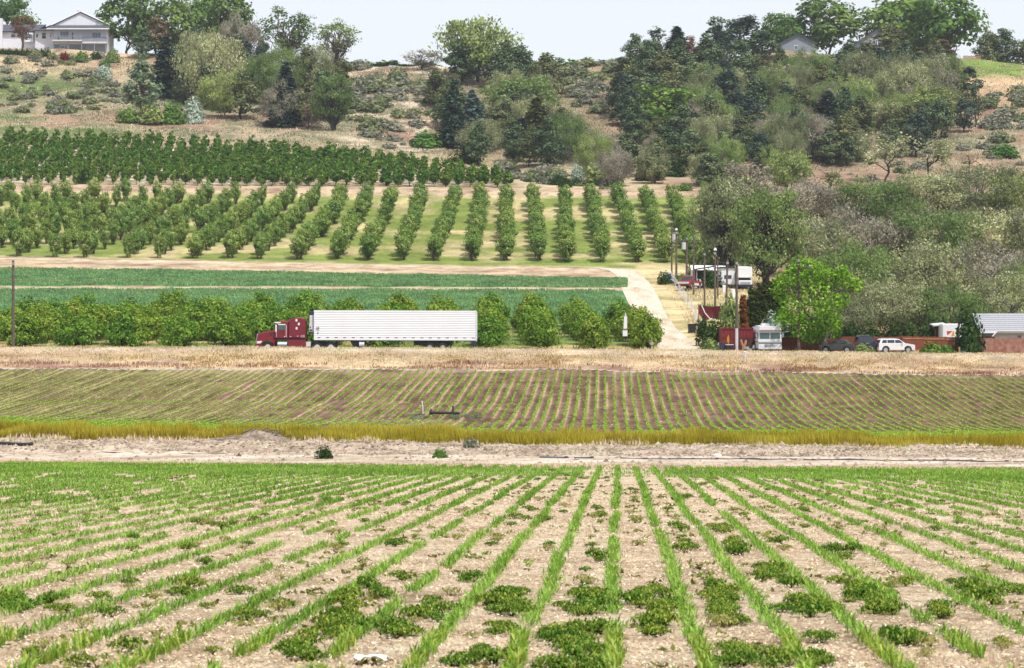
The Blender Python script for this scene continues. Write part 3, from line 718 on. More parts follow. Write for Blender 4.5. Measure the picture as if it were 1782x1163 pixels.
# ------------------------------------------------------------------ trees of the hill and its crest
def inpoly(x, y, poly):
    c = False; j = len(poly) - 1
    for i in range(len(poly)):
        xi, yi = poly[i]; xj, yj = poly[j]
        if (yi > y) != (yj > y) and x < (xj - xi) * (y - yi) / (yj - yi) + xi: c = not c
        j = i
    return c
HT = [
 # kind, px, top, base, width, label, D
 ("broad", 14, -16, 96, 92, "leafy green tree behind the chimney end of the white hilltop house", 668),
 ("redtree", 38, 27, 90, 40, "small brown-leaved tree standing in front of the white hilltop house", 634),
 ("broad", 222, -22, 100, 96, "tall leafy tree right beside the deck end of the white hilltop house", 652),
 ("broad", 312, -14, 100, 96, "tall leafy tree third along from the white hilltop house", 664),
 ("bright", 352, -20, 100, 80, "light green leafy tree behind the crown of the big grey-green elm", 668),
 ("broad", 396, -24, 104, 84, "dense leafy tree ending the clump beside the white hilltop house", 656),
 ("browncon", 272, 18, 108, 56, "brownish pine between the tall leafy trees near the white hilltop house", 640),
 ("pine", 250, 45, 112, 50, "dark pine on the crest just below the tall leafy trees", 636),
 ("spruce", 289, 62, 180, 62, "dark spruce with clear tiers left of the big grey-green elm", 594),
 ("elm", 365, 48, 214, 124, "big rounded grey-green elm on the slope below the hilltop house", 588),
 ("poplar", 246, 92, 214, 88, "silvery green poplar alone on the grassy slope below the house", 566),
 ("pine", 418, 118, 224, 74, "olive-brown pine at the foot of the big grey-green elm", 572),
 ("elm", 452, 92, 208, 80, "green elm on the crest side of the tall dark spruce", 592),
 ("spruce", 497, 108, 238, 62, "tall dark spruce beside the pinkish dead conifer", 566),
 ("deadcon", 542, 158, 250, 58, "pinkish-brown dead conifer with bare drooping twigs", 560),
 ("elmtall", 582, 124, 256, 72, "dark green upright elm at the edge of the sagebrush face", 556),
 ("silver", 336, 172, 216, 42, "silver-leaved bush at the upper edge of the top orchard", 562),
 ("bush", 300, 178, 222, 44, "bright green bush beside the silver-leaved bush", 560),
 ("willowbush", 262, 182, 224, 56, "light green bush at the foot of the silvery poplar", 558),
 ("bush", 222, 186, 222, 40, "low green bush on the grassy slope left of the poplar's foot", 558),
 ("airy", 502, 8, 112, 96, "open-crowned tree with pale trunk alone on the skyline", 641),
 ("airy", 587, 32, 118, 78, "thin brownish skyline tree with two dark trunks", 641),
 ("broad", 457, 66, 98, 24, "tiny round tree on the skyline left of the open-crowned pair", 646),
 ("greyelm", 735, 84, 142, 66, "thin grey twiggy tree on the skyline left of the great willow", 636),
 ("willow", 832, 22, 158, 148, "great pale green willow breaking the skyline at mid slope", 628),
 ("pine", 802, 66, 176, 70, "dark pine under the left side of the great willow", 622),
 ("pine", 866, 88, 180, 64, "dark pine under the right side of the great willow", 620),
 ("pine", 768, 132, 212, 60, "dark bushy pine on the sagebrush edge below the great willow", 600),
 ("spruce", 789, 140, 284, 52, "narrow dark spruce standing at the foot of the sagebrush face", 548),
 ("bluespruce", 822, 156, 284, 56, "bluish spruce next to the narrow dark spruce", 552),
 ("willow", 905, 126, 250, 132, "light green spreading willow below the great skyline willow", 588),
 ("elm", 842, 205, 302, 100, "grey-green elm at the foot of the bluish spruce", 540),
 ("pine", 876, 178, 278, 66, "olive pine in the middle of the draw", 566),
 ("olivespruce", 934, 168, 296, 74, "olive-dark spruce with broad base in the draw", 545),
 ("spruce", 908, 205, 310, 56, "dark spruce low in the draw above the pale knoll", 532),
 ("elm", 1008, 216, 326, 118, "rounded grey-green elm low in the draw", 528),
 ("willowbush", 1042, 284, 332, 56, "light green round bush at the top edge of the lower orchard", 476),
 ("silver", 1004, 284, 334, 24, "slim silver-leaved bush beside the light green round bush", 478),
 ("pine", 1085, 228, 332, 66, "dark pine beside the cone-shaped olive spruce", 492),
 ("olivespruce", 1130, 254, 334, 48, "cone-shaped olive spruce above the lower orchard's top edge", 484),
 ("bright", 1150, 148, 272, 112, "bright green rounded tree among the dark pines", 556),
 ("poplar", 1222, 204, 318, 96, "pale green poplar below the bright rounded tree", 525),
 ("elm", 975, 200, 290, 70, "grey-green elm between the olive spruce and the rounded elm", 556),
 ("bush", 742, 230, 268, 62, "dark green bush at the bottom of the sagebrush face", 546),
 ("pinethin", 1145, 38, 130, 48, "thin-crowned pine standing first on the skyline of the pine grove", 640),
 ("spruce", 1178, 46, 150, 62, "dark spruce on the skyline with rust-brown neighbour", 634),
 ("browncon", 1200, 58, 150, 50, "rust-brown conifer beside the skyline spruce", 630),
 ("pine", 1118, 88, 168, 66, "dark pine at the lawn edge on the crest", 622),
 ("pine", 1228, 64, 160, 60, "green-black pine below the skyline in the pine grove", 628),
 ("pinethin", 1252, 16, 118, 54, "tall thin-crowned pine sticking out of the skyline", 645),
 ("pine", 1292, 16, 150, 84, "massive dark pine on the skyline", 640),
 ("pine", 1326, 42, 168, 68, "dark pine leaning on the massive skyline pine", 632),
 ("broad", 1352, 22, 110, 52, "slim leafy tree right of the massive skyline pine", 662),
 ("bright", 1376, 22, 112, 62, "bright leafy tree beside the grey gabled house", 668),
 ("broad", 1442, -12, 112, 118, "large leafy tree between the two grey houses on the crest", 670),
 ("bright", 1560, -18, 104, 130, "large yellow-green tree behind the far grey house", 672),
 ("bright", 1655, -18, 128, 116, "large bright tree at the end of the crest before the lawn", 662),
 ("broad", 1610, -10, 110, 90, "leafy tree filling the gap behind the two large bright trees", 680),
 ("pine", 1088, 120, 212, 70, "dark pine beside the red-brown bare slope", 602),
 ("pine", 1130, 112, 200, 70, "dark pine second from the red-brown bare slope", 608),
 ("pine", 1172, 118, 212, 66, "olive pine above the bright rounded tree", 604),
 ("olivespruce", 1212, 120, 226, 62, "olive spruce behind the bright rounded tree", 598),
 ("spruce", 1262, 104, 226, 66, "dark spruce in the heart of the pine grove", 602),
 ("browncon", 1240, 138, 246, 60, "brownish conifer in the heart of the pine grove", 588),
 ("pine", 1086, 172, 256, 64, "dark pine low beside the red-brown bare slope", 578),
 ("pine", 1292, 150, 280, 80, "grey-green drooping pine beside the pale green poplar", 566),
 ("greyelm", 1352, 104, 236, 100, "grey-brown twiggy elm with rounded top in the grove", 596),
 ("pine", 1322, 190, 290, 72, "dark pine at the lower edge of the grove", 556),
 ("pine", 1404, 96, 226, 78, "soft olive pine below the first grey house", 604),
 ("spruce", 1441, 158, 284, 74, "very dark spruce at the lower edge of the grove", 560),
 ("pine", 1474, 74, 216, 74, "olive pine between the two grey houses", 612),
 ("pine", 1548, 38, 170, 86, "broad dark pine in front of the far grey house", 630),
 ("spruce", 1519, 94, 200, 64, "dark spruce below the far grey house", 616),
 ("greybare", 1572, 98, 200, 84, "leafless grey tree among the pines", 606),
 ("browncon", 1634, 66, 172, 70, "brown-tinged pine below the large bright tree", 634),
 ("pine", 1600, 88, 190, 64, "dark pine just below the far end of the crest", 624),
 ("willow", 1614, 146, 258, 122, "soft light green round tree at the grove's lower edge", 574),
 ("elm", 1538, 166, 270, 96, "olive rounded elm beside the very dark spruce", 570),
 ("pine", 1672, 108, 238, 76, "dark pine at the grove's outer edge by the dry slope", 600),
 ("pinethin", 1697, 132, 260, 42, "lone narrow dark pine on the dry slope with bare foot", 566),
 ("pine", 1490, 190, 290, 70, "grey-green pine low in the grove above the gnarled trees", 556),
 ("elm", 1388, 196, 292, 86, "olive elm low in the grove by the bare tan bank", 552),
 ("pine", 1716, 48, 128, 46, "dark pine nearest the picket fence on the crest", 652),
 ("pine", 1752, 46, 140, 66, "dark pine second along from the crest fence", 656),
 ("pinethin", 1735, 44, 130, 40, "thin pale pine between the crest pines", 668),
 ("pine", 1790, 62, 148, 60, "dark pine at the edge of the view on the crest", 652),
 ("bush", 1745, 252, 306, 62, "bright green bush on the dry slope", 520),
 ("gnarled", 1546, 236, 332, 108, "gnarled thin-leaved tree with forked dark trunk on the tan bank", 478),
 ("gnarled", 1612, 232, 330, 96, "gnarled thin-leaved tree with twisted trunk next to the forked one", 482),
 ("snag", 1446, 296, 356, 74, "low dead snag with bare dark limbs over the grey-green elms", 466),
 ("snag", 1686, 266, 316, 44, "bare curved dead branch standing on the dry slope", 500),
 ("willow", 1372, 256, 352, 86, "light green crown at the top of the grey-green elm wood", 462),
 ("greyelm", 1302, 274, 380, 96, "grey twiggy crown at the top corner of the elm wood", 452),
 # elm wood behind the yard
 ("elmtall", 1268, 288, 500, 140, "tall dark-trunked elm beside the utility poles", 372),
 ("elmtall", 1334, 304, 500, 140, "tall shady elm in front of the white trailer", 356),
 ("elm", 1242, 304, 432, 84, "slim green elm beside the orchard's last row", 415),
]
for kind, px, top, base, w, label, D in HT:
    T(kind, px, top, base, w, label, D)
# trees that fill the dense clumps behind the named ones
FILL = [([(285, 70), (430, 100), (610, 140), (600, 245), (430, 214), (310, 190)], 16, "pine", "dark filler pine in the clump below the hilltop house", "pines of the clump below the hilltop house"),
        ([(285, 90), (440, 100), (600, 150), (560, 235), (430, 210), (310, 200)], 9, "elm", "grey-green elm in the clump below the hilltop house", "elms of the clump below the hilltop house"),
        ([(745, 165), (950, 150), (1060, 330), (900, 300), (770, 285)], 20, "pine", "dark pine in the draw under the great willow", "pines of the draw"),
        ([(800, 190), (960, 160), (1080, 330), (900, 290)], 10, "elm", "grey-green elm in the draw under the great willow", "elms of the draw"),
        ([(1085, 130), (1690, 120), (1705, 240), (1600, 276), (1480, 292), (1300, 300), (1160, 300), (1075, 240)], 84, "pine", "pine within the dense grove on the eastern slope", "pines within the dense grove"),
        ([(1150, 170), (1690, 160), (1690, 250), (1480, 292), (1300, 306), (1180, 306)], 42, "elm", "grey-green elm within the dense grove on the eastern slope", "elms within the dense grove")]
for poly, n, kind, label, grp in FILL:
    xs = [p[0] for p in poly]; ys = [p[1] for p in poly]; c = 0
    while c < n:
        x, y = random.uniform(min(xs), max(xs)), random.uniform(min(ys), max(ys))
        if not inpoly(x, y, poly): continue
        X, D, z = ground_at(x, y, 464); h = random.uniform(62, 96) / F * D
        banded(plant(kind, (X, D, z), h, h * random.uniform(.34, .44) * (1.25 if kind == "elm" else 1), label, grp), x, D, grp); c += 1
for poly, n, kinds, label, grp in [([(1130, 262), (1420, 262), (1400, 296), (1260, 330), (1130, 326)], 30, ("pine", "elm"), "tree at the shaded foot of the grove above the middle orchard", "trees at the shaded foot of the grove"),
                            ([(1080, 250), (1420, 262), (1400, 306), (1260, 340), (1060, 330)], 30, ("darkbush", "bush", "sage"), "low shrub in the undergrowth at the grove's foot", "undergrowth shrubs at the grove's foot"),
                            ([(760, 270), (880, 300), (1060, 330), (1000, 330), (860, 306)], 16, ("darkbush", "sage"), "low shrub in the undergrowth at the foot of the draw", "undergrowth shrubs of the draw")]:
    xs = [p[0] for p in poly]; ys = [p[1] for p in poly]; c = 0
    while c < n:
        x, y = random.uniform(min(xs), max(xs)), random.uniform(min(ys), max(ys))
        if not inpoly(x, y, poly): continue
        X, D, z = ground_at(x, y, 464); k = random.choice(kinds); h = (random.uniform(48, 80) if k in ("pine", "elm") else random.uniform(12, 24)) / F * D
        banded(plant(k, (X, D, z - .1), h, h * (random.uniform(.38, .55) if k in ("pine", "elm") else random.uniform(.8, 1.3)), label, grp), x, D, grp); c += 1
# elms of the wood: layer by layer down the slope
EL = [(1390, 302, 436, 150), (1500, 300, 438, 176), (1602, 286, 440, 176), (1706, 282, 442, 176), (1800, 286, 440, 150),
      (1412, 372, 380, 150), (1500, 346, 385, 196), (1612, 336, 385, 196), (1722, 340, 385, 196), (1812, 352, 380, 140),
      (1500, 412, 310, 190), (1612, 414, 312, 196), (1716, 406, 314, 206), (1806, 430, 306, 150),
      (1478, 500, 283, 110), (1556, 482, 286, 156), (1652, 492, 284, 136), (1758, 470, 288, 156)]
ELW = ["top row of the wood below the tan bank", "second row of the wood from the top", "third row of the wood, seen over the fence", "lowest row behind the board fence"]
ORD = ["first", "second", "third", "fourth", "fifth", "sixth", "seventh", "eighth", "ninth", "tenth", "eleventh", "twelfth", "thirteenth", "fourteenth", "fifteenth"]
rows_ = [EL[0:5], EL[5:10], EL[10:14], EL[14:]]
for r_, nm_ in zip(rows_, ELW):
    for j, (px, top, D, w) in enumerate(r_):
        T("elm", px, top, 0, w * .98, f"elm {ORD[j]} from the poles, {nm_}", D, "elms of the wood behind the board fence")

# crest orchard rows seen as a low dark hedge line
k = 0; sk = {True: 0, False: 0}
for px in list(range(606, 770, 13)) + list(range(905, 1105, 13)):
    d = 646 if px < 800 else 648
    sk[px < 800] += 1
    tp = (108 if px < 800 else 104) + random.uniform(-4, 5); g_ = "fruit trees along the skyline"
    T("upper", px + random.uniform(-3, 3), tp, 0, 22, f"small dark fruit tree {ordw(sk[px < 800])} along the skyline " + ("left of the great willow" if px < 800 else "between great willow and pine grove"), d, g_)

# bushes at houses and in the yard
YB = [
 ("darkbush", 1687, 541, 608, 48, "dark dense evergreen bush standing against the board fence", 264.5),
 ("darkbush", 1238, 558, 592, 50, "dark rounded bush beside the gravel drive's mouth", 272),
 
 ("silver", 1348, 546, 600, 58, "silvery bush behind the white motorhome", 276),
 ("columnbrown", 1293, 509, 572, 22, "brown dead cypress at the end of the cypress screen", 281),
 ("column", 1309, 497, 580, 32, "dark narrow cypress beside the brown dead one", 283),
 ("column", 1324, 488, 580, 32, "dark narrow cypress second from the brown dead one", 285),
 ("column", 1340, 486, 580, 33, "dark narrow cypress third from the brown dead one", 287),
 ("column", 1356, 488, 580, 34, "dark narrow cypress hidden partly by the yellow-green maple", 289),
 ("willowbush", 1270, 515, 585, 40, "yellow-green bush at the foot of the utility poles", 279),
 ("willowbush", 1226, 428, 478, 60, "light green bush above the trailers by the orchard's last row", 378),
 ("bush", 1262, 440, 478, 40, "green bush behind the white trailer roof", 376),
 ("darkbush", 1236, 470, 492, 44, "dark bush in front of the long white trailer", 352),
 ("darkbush", 1157, 474, 496, 26, "small dark bush at the top of the gravel drive", 360),
 ("bush", 1185, 476, 496, 26, "small green bush behind the wire fence", 358),
 ("darkbush", 1222, 551, 568, 22, "small bush at the corner of the dark red tarp", 286),
 ("willowbush", 1502, 598, 611, 36, "weedy light bush in front of the parked dark cars", 261.2),
 ("bush", 1622, 596, 611, 40, "low green weed clump before the board fence", 262.2),
 ("bush", 1644, 600, 611, 36, "low green weed clump next to the dark evergreen bush", 262.2),
 ("willowbush", 1234, 590, 605, 36, "low yellowish weeds at the drive's mouth", 262.6),
 ("darkbush", 145, 294, 322, 26, "lone dark shrub at the bottom edge of the top orchard", 468),
]
for kind, px, top, base, w, label, D in YB:
    T(kind, px, top, base, w, label, D)

plant("yellowtree", at(1432, 264.6), 1, 1, "vivid yellow-green lopsided maple in front of the board fence", rz=0)
for j in range(9):
    T("darkbush", 1380 + j * 33 + random.uniform(-6, 6), random.uniform(556, 570), 600, random.uniform(34, 50), f"dark undergrowth bush {ordw(j + 1)} from the motorhome, just behind the board fence", random.uniform(272, 280), "undergrowth bushes behind the board fence")
# hedge and shrubs in front of the hilltop house
for j, px in enumerate(range(-6, 84, 11)):
    T("darkbush", px, 85, 95, 15, f"clipped dark hedge bush, {ordw(9 - j)} from the deck, in front of the white house", 631, "hedge bushes in front of the white house")
for kind, px, top, base, w, label, D in [
 ("redbush", 112, 91, 102, 20, "dark red bush below the white house's deck", 628), ("bush", 142, 88, 100, 24, "rounded green bush below the white house's deck", 628),
 ("sage", 92, 90, 100, 20, "grey bush at the corner of the clipped hedge", 629), ("darkbush", 168, 90, 100, 18, "dark shrub below the deck's far end", 630),
 ("willowbush", 196, 84, 104, 24, "light shrub among the stones beside the house", 628), ("bush", 183, 104, 118, 22, "green shrub on the stony slope beside the house", 622),
 ("sage", 150, 122, 142, 44, "brown-grey thicket on the slope below the house", 612), ("silver", 180, 112, 148, 34, "pale grey-green bush left of the dark tiered spruce", 608)]:
    T(kind, px, top, base, w, label, D)

# sagebrush scattered over the dry slopes
SG = [([(545, 116), (640, 118), (720, 134), (770, 150), (760, 240), (720, 268), (640, 250), (600, 200)], 105, "grey-green sagebrush on the sandy face below the skyline fruit trees", "sagebrush on the sandy face"),
      ([(905, 112), (1080, 110), (1090, 150), (1060, 200), (1000, 190), (950, 150)], 70, "grey sagebrush on the slope between the great willow and the pine grove", "sagebrush between willow and pines"),
      ([(1705, 170), (1790, 140), (1790, 270), (1700, 260)], 46, "grey sagebrush on the dry slope under the crest pines", "sagebrush on the dry slope"),
      ([(880, 296), (960, 300), (1070, 326), (1060, 334), (950, 320)], 26, "grey sagebrush on the pale knoll above the lower orchard", "sagebrush on the pale knoll"),
      ([(0, 98), (180, 100), (240, 130), (200, 200), (0, 200)], 110, "grey-green brush on the grassy slope below the hilltop house", "brush below the hilltop house"),
      ([(1420, 270), (1720, 256), (1780, 280), (1780, 310), (1420, 320)], 30, "grey brush on the tan bank above the elm wood", "brush on the tan bank")]
for poly, n, label, grp in SG:
    xs = [p[0] for p in poly]; ys = [p[1] for p in poly]; c = 0
    while c < n:
        x, y = random.uniform(min(xs), max(xs)), random.uniform(min(ys), max(ys))
        if not inpoly(x, y, poly): continue
        X, D, z = ground_at(x, y, 464); R = random.choice([.9, 1.2, 1.5, 1.9, 2.4, 2.9]) * D / 600 * (.7 if 'house' in grp else 1)
        banded(plant("sage", (X, D, z - .05), R * random.uniform(.6, .85), R, label, grp, name='hill_shrub' if 'brush on' in grp or 'house' in grp else None), x, D, grp); c += 1

name_bands("sagebrush on the sandy face", 8, "sagebrush {i} from the dark upright elm in the {b} band of the sandy face")
name_bands("sagebrush between willow and pines", 6, "sagebrush {i} from the great willow, {b} band of the slope before the pine grove")
name_bands("sagebrush on the dry slope", 5, "sagebrush {i} from the lone narrow pine in the dry slope's {b} band")
name_bands("sagebrush on the pale knoll", 3, "sagebrush {i} from the top orchard's point on the pale knoll's {b} band")
name_bands("brush below the hilltop house", 7, "grey-green brush {i} from the outer end, {b} band of the slope below the hilltop house")
name_bands("brush on the tan bank", 3, "grey brush {i} along the {b} band of the tan bank above the elm wood")
name_bands("pines of the clump below the hilltop house", 2, "pine {i} from the tiered spruce, {b} tier of the clump below the hilltop house")
name_bands("elms of the clump below the hilltop house", 1, "grey-green elm {i} from the tiered spruce in the clump below the hilltop house")
name_bands("pines of the draw", 3, "dark pine {i} from the sandy face in the {b} tier of the draw")
name_bands("elms of the draw", 2, "grey-green elm {i} from the sandy face in the {b} tier of the draw")
name_bands("pines within the dense grove", 6, "grove pine {i} from the red-brown slope in the grove's {b} tier")
name_bands("elms within the dense grove", 3, "grove elm {i} from the red-brown slope in the grove's {b} tier")
name_bands("trees at the shaded foot of the grove", 3, "tree {i} from the draw, {b} tier at the shaded foot of the grove")
name_bands("undergrowth shrubs at the grove's foot", 3, "low shrub {i} from the draw, {b} band of undergrowth at the grove's foot")
name_bands("undergrowth shrubs of the draw", 2, "low shrub {i} from the sandy face, {b} band of the draw's undergrowth")
# ------------------------------------------------------------------ orchards
bx = [-275, -215, -155, -95, -35, 30, 98, 148, 222, 276, 340, 397, 451, 522, 584, 642, 700, 755, 826, 881, 939, 988, 1049, 1111, 1158, 1203]
tx = [-35, 15, 65, 115, 165, 215, 268, 312, 361, 411, 457, 505, 550, 597, 641, 684, 733, 791, 837, 883, 928, 982, 1030, 1078, 1125, 1173]
n2 = 0
for j, (a, b) in enumerate(zip(bx, tx)):
    y0 = 447 + (a / 1782) * 16
    D0 = ground_at(min(max(a, 0), 1300), y0, 380)[1]; D1 = 448
    m = 12; col_sh = random.uniform(-.3, .3)
    for q in range(m):
        s = (q + col_sh * .5 + random.uniform(-.12, .12)) / (m - 1); s = max(0, s)
        if q not in (0, m - 1) and random.random() < .05: continue
        px = a + (b - a) * s + random.uniform(-3, 3); D = D0 + (D1 - D0) * s
        if px < -40: continue
        loc = at(px, D)
        hh = random.uniform(3.7, 4.5)
        o_ = plant("orchard2", loc, hh, random.uniform(1.35, 1.8) * (.8 if a < 480 else 1), "bushy green fruit tree in the long rows of the middle orchard below the hill", "fruit trees of the middle orchard")
        _a, _b = at(a, D0), at(b, D1); o_.rotation_euler[2] = math.atan2(_b[1] - _a[1], _b[0] - _a[0]) + random.choice([0, math.pi]) + random.uniform(-.15, .15); o_.scale[0] *= random.uniform(1.6, 1.95)
        o_['label'] = f"bushy fruit tree, {ordw(q + 1)} up in the middle orchard's {ordw(len(bx) - j)} row from the gravel drive"; n2 += 1
up = []
for j in range(44):
    pb = -40 + j * 21.5
    e = np.interp(pb, [0, 300, 600, 750, 885], [247, 258, 279, 299, 320])
    De = ground_at(min(max(pb, 0), 890), e, 464)[1]
    d = 465.6 + (j % 2) * 1.2; 
    while d <= De + 1.5:
        px = 900 + (pb - 900) * (468 / d) ** .55
        up.append((d + random.uniform(-.5, .5), px + random.uniform(-2.5, 2.5), j, int(round((d - 465.6) / 4.4)) + 1)); d += 4.4
up.sort(); joined = []
for i, (d, px, cj, ck) in enumerate(up):
    loc = at(px, d); hh = random.uniform(2.8, 3.6)
    if i < 300:
        plant("upper", loc, hh, random.uniform(.6, .8) * (1 + .55 * min(1, max(0, (px - 200) / 250))), f"small dark fruit tree, {ordw(ck)} up in the top orchard's {ordw(44 - cj)} column from its pointed end", "fruit trees of the top orchard")
    else: joined.append((loc, hh, random.uniform(.8, 1.1) * (1 + .3 * min(1, max(0, (px - 250) / 250)))))
print("orchards", n2, len(up), len(joined))
if joined:
    Vs, Qs, Rs, off = [], [], [], 0
    for i, (loc, hh, R) in enumerate(joined):
        a, b, H0, R0 = KIND["upper"][i % 4]
        nv = len(b.vertices); v = np.empty(nv * 3, np.float32); b.vertices.foreach_get("co", v); v = v.reshape(-1, 3)
        th = random.uniform(0, 6.28); c, s = math.cos(th), math.sin(th)
        w = np.stack([(v[:, 0] * c - v[:, 1] * s) * R / R0, (v[:, 0] * s + v[:, 1] * c) * R / R0, v[:, 2] * hh / H0], -1) + np.array(loc)
        r = np.empty(nv, np.float32); b.attributes["rnd"].data.foreach_get("value", r)
        Vs.append(w); Qs.append(np.arange(nv).reshape(-1, 4) + off); Rs.append(r); off += nv
    tag(obj("far_orchard_foliage", mesh_quads("far_orchard_foliage", np.concatenate(Vs), np.concatenate(Qs), LM["upper"], np.concatenate(Rs))),
        "far rows of small dark fruit trees at the top orchard's upper edge", "orchard", kind='stuff')
# pale mulch strips on the top orchard's floor
MUL = plain("mulch", A(236, 230, 216), rough=.9, vary=.1, scale=.6)
Vs, Qs, off = [], [], 0
d = 470.2
while d < 532:
    px = np.arange(-60, 900, 6.); e = np.interp(px, [0, 300, 600, 750, 885], [250, 261, 282, 302, 323])
    z0 = Zt(px, np.full(len(px), d)); ok = (CY - F * z0 / d) > e
    ok &= vnoise(px / 14, np.full(len(px), d), 77) > .4
    a = (px - CX) / F
    for i in np.nonzero(ok)[0]:
        w = .35 + .5 * vnoise(px[i] / 9, d, 5); q = []
        for dd, p in ((d - w, px[i]), (d - w, px[i] + 6), (d + w, px[i] + 6), (d + w, px[i])):
            q.append(((p - CX) / F * dd, dd, float(Zt(p, dd)) + .06))
        Vs += q; Qs.append([off, off + 1, off + 2, off + 3]); off += 4
    d += 5.0
tag(obj("straw_mulch", mesh_quads("straw_mulch", np.array(Vs), np.array(Qs), MUL)), "pale mulch strips on the top orchard's floor", "mulch", kind='stuff')

# front orchard: domed trees in columns running up from the road
cpx = [-52, 38, 128, 216, 306, 392, 480, 562, 662, 752, 845, 938, 1034, 1122]
spots = ["at the end by the lone pole", "just right of the lone pole", "second right of the lone pole", "third right of the lone pole", "two places ahead of the red tractor's hood", "right ahead of the red tractor's hood",
         "behind the red tractor's cab", "behind the trailer's cooling unit", "behind the front half of the trailer", "behind the middle of the trailer", "just behind the trailer's tail", "first clear of the trailer's tail", "left of the white post sign", "at the drive's corner beside the white post sign"]
for j, (p, sp) in enumerate(zip(cpx, spots)):
    Xc = (p - CX) / F * 268
    for q in range(7):
        D = 267.6 + q * 5.4 + random.uniform(-.5, .5)
        if p > 1100 and q > 5: continue
        X = Xc + (D - 268) * .035 + random.uniform(-.35, .35) - (max(0, p - 700) / 420 * 1.6 * q * .3)
        z = float(ZX(X, D)); hh = random.uniform(3.4, 4.6) * (.95 if q else 1)
        plant("orchard", (X, D, z), hh, random.uniform(2.15, 2.8) * (.88 if p > 800 else 1), f"domed front-line fruit tree {sp}" if q == 0 else
              f"fruit tree {ordw(q)} behind the front line, {sp}", "fruit trees of the roadside orchard")

# ------------------------------------------------------------------ crops, weeds, grass
def blades(B, L, W, yaw, lean, g, curl=.5, two=True):
    """B (N,3) feet -> curved two-piece blades"""
    n = len(B); d = np.stack([np.cos(yaw), np.sin(yaw), np.zeros(n)], -1); s = np.stack([-np.sin(yaw), np.cos(yaw), np.zeros(n)], -1)
    up = np.array([0, 0, 1.]); L = (L * np.ones(n))[:, None]; W = (W * np.ones(n))[:, None]; ln = (lean * np.ones(n))[:, None]
    m = B + L * .55 * (d * np.sin(ln * .6) + up * np.cos(ln * .6)); t = m + L * .5 * (d * np.sin(ln * (1 + curl)) + up * np.cos(ln * (1 + curl)))
    if two:
        V = np.stack([B - s * W * .35, B + s * W * .35, m + s * W * .5, m - s * W * .5, t + s * W * .06, t - s * W * .06], 1).reshape(-1, 3)
        o = (np.arange(n) * 6)[:, None]; Q = np.concatenate([o + np.array([[0, 1, 2, 3]]), o + np.array([[3, 2, 4, 5]])], 1).reshape(-1, 4)
        return V, Q, 6
    V = np.stack([B, m + s * W * .5, t, m - s * W * .5], 1).reshape(-1, 3)
    return V, np.arange(4 * n).reshape(-1, 4), 4
L_("maize", (94, 124, 38), (128, 158, 60), (182, 200, 108), trans=.4, ovar=.06)
L_("maizefar", (94, 122, 42), (126, 154, 62), (174, 192, 100), trans=.35, ovar=0)
L_("weed", (50, 80, 28), (98, 130, 46), (176, 188, 92), trans=.3, ovar=.12)
L_("weedpale", (120, 124, 60), (150, 150, 84), (176, 172, 110), trans=.3, ovar=.1)
L_("beet", (86, 122, 36), (120, 156, 54), (160, 188, 84), trans=.3, ovar=0)
L_("tallgrass", (112, 98, 28), (148, 134, 42), (186, 172, 78), trans=.35, ovar=0)
L_("drygrass", (200, 170, 138), (226, 204, 174), (242, 228, 206), trans=.3, ovar=0)
L_("rustgrass", (150, 122, 70), (168, 146, 66), (180, 168, 90), trans=.3, ovar=0)
L_("reddock", (134, 86, 84), (160, 112, 104), (180, 138, 122), trans=.25, ovar=0)
L_("alfalfa", (84, 114, 76), (108, 140, 94), (138, 162, 112), trans=.45, ovar=0)
L_("straw", (170, 144, 114), (226, 206, 176), (248, 238, 218), trans=.1, ovar=0)

TANF = .0416; X00 = -.076
g = np.random.default_rng(21)
js = np.arange(-70, 62)
# seedlings along every row
Y = []; Xr = []; J = []
for j in js:
    n = int((128 - 17.5) / .105); y = 17.5 + (np.arange(n) + g.uniform(0, .7, n)) * .105
    x = X00 + ROW * j + TANF * y + g.normal(0, .022, n) + (vnoise(y / 6, np.full(n, float(j)), 3) - .5) * .07
    px = CX + x / y * F
    end = np.interp(px, PXS, B0) - .4 + (vnoise(px / 9, 0 * px, 8) - .5) * 1.2
    keep = (x > -981 / F * y - 5) & (x < 981 / F * y + 5) & (y < end)
    gap = vnoise(y / 1.6, np.full(n, j * 7.3), 6) + .35 * (vnoise(y / 12, np.full(n, j * .6), 26) - .5); keep &= gap > .2
    Y.append(y[keep]); Xr.append(x[keep]); J.append(np.full(keep.sum(), j))
Y = np.concatenate(Y); Xr = np.concatenate(Xr)
# rows of the headland, sown across the ends
hy, hx = [], []
for r in np.arange(87, 127, .76):
    n = 620; x = np.linspace(-34, 34, n) + g.uniform(0, .06, n); y = r + g.normal(0, .03, n) + x * 0.0
    px = CX + x / y * F; keep_ = vnoise(x / 1.6 + r * .7, np.full(n, r / 1.7), 36) > .27; x, y, px = x[keep_], y[keep_], px[keep_]; n = len(x)
    end = np.interp(px, PXS, B0) - .4; st = end - 20 + np.abs(px - 1090) / 1200 * -4
    gap = np.abs(px - 1085) < 70
    k = (px > -60) & (px < 1842) & (y < end) & (y > st) & ~(gap & (g.random(n) < .8)); hx.append(x[k]); hy.append(y[k])
hy = np.concatenate(hy); hx = np.concatenate(hx)
Jr = np.concatenate(J); order = np.argsort(Y); Y, Xr, Jr = Y[order], Xr[order], Jr[order]; jn = {}
pxn = CX + Xr / Y * F; pyn = CY + F * (1.95 + .03433 * Y) / Y
vis = (pxn > -5) & (pxn < 1787) & (pyn < 1163 + 12)
near_idx = np.nonzero(vis)[0][:300]
isnear = np.zeros(len(Y), bool); isnear[near_idx] = True
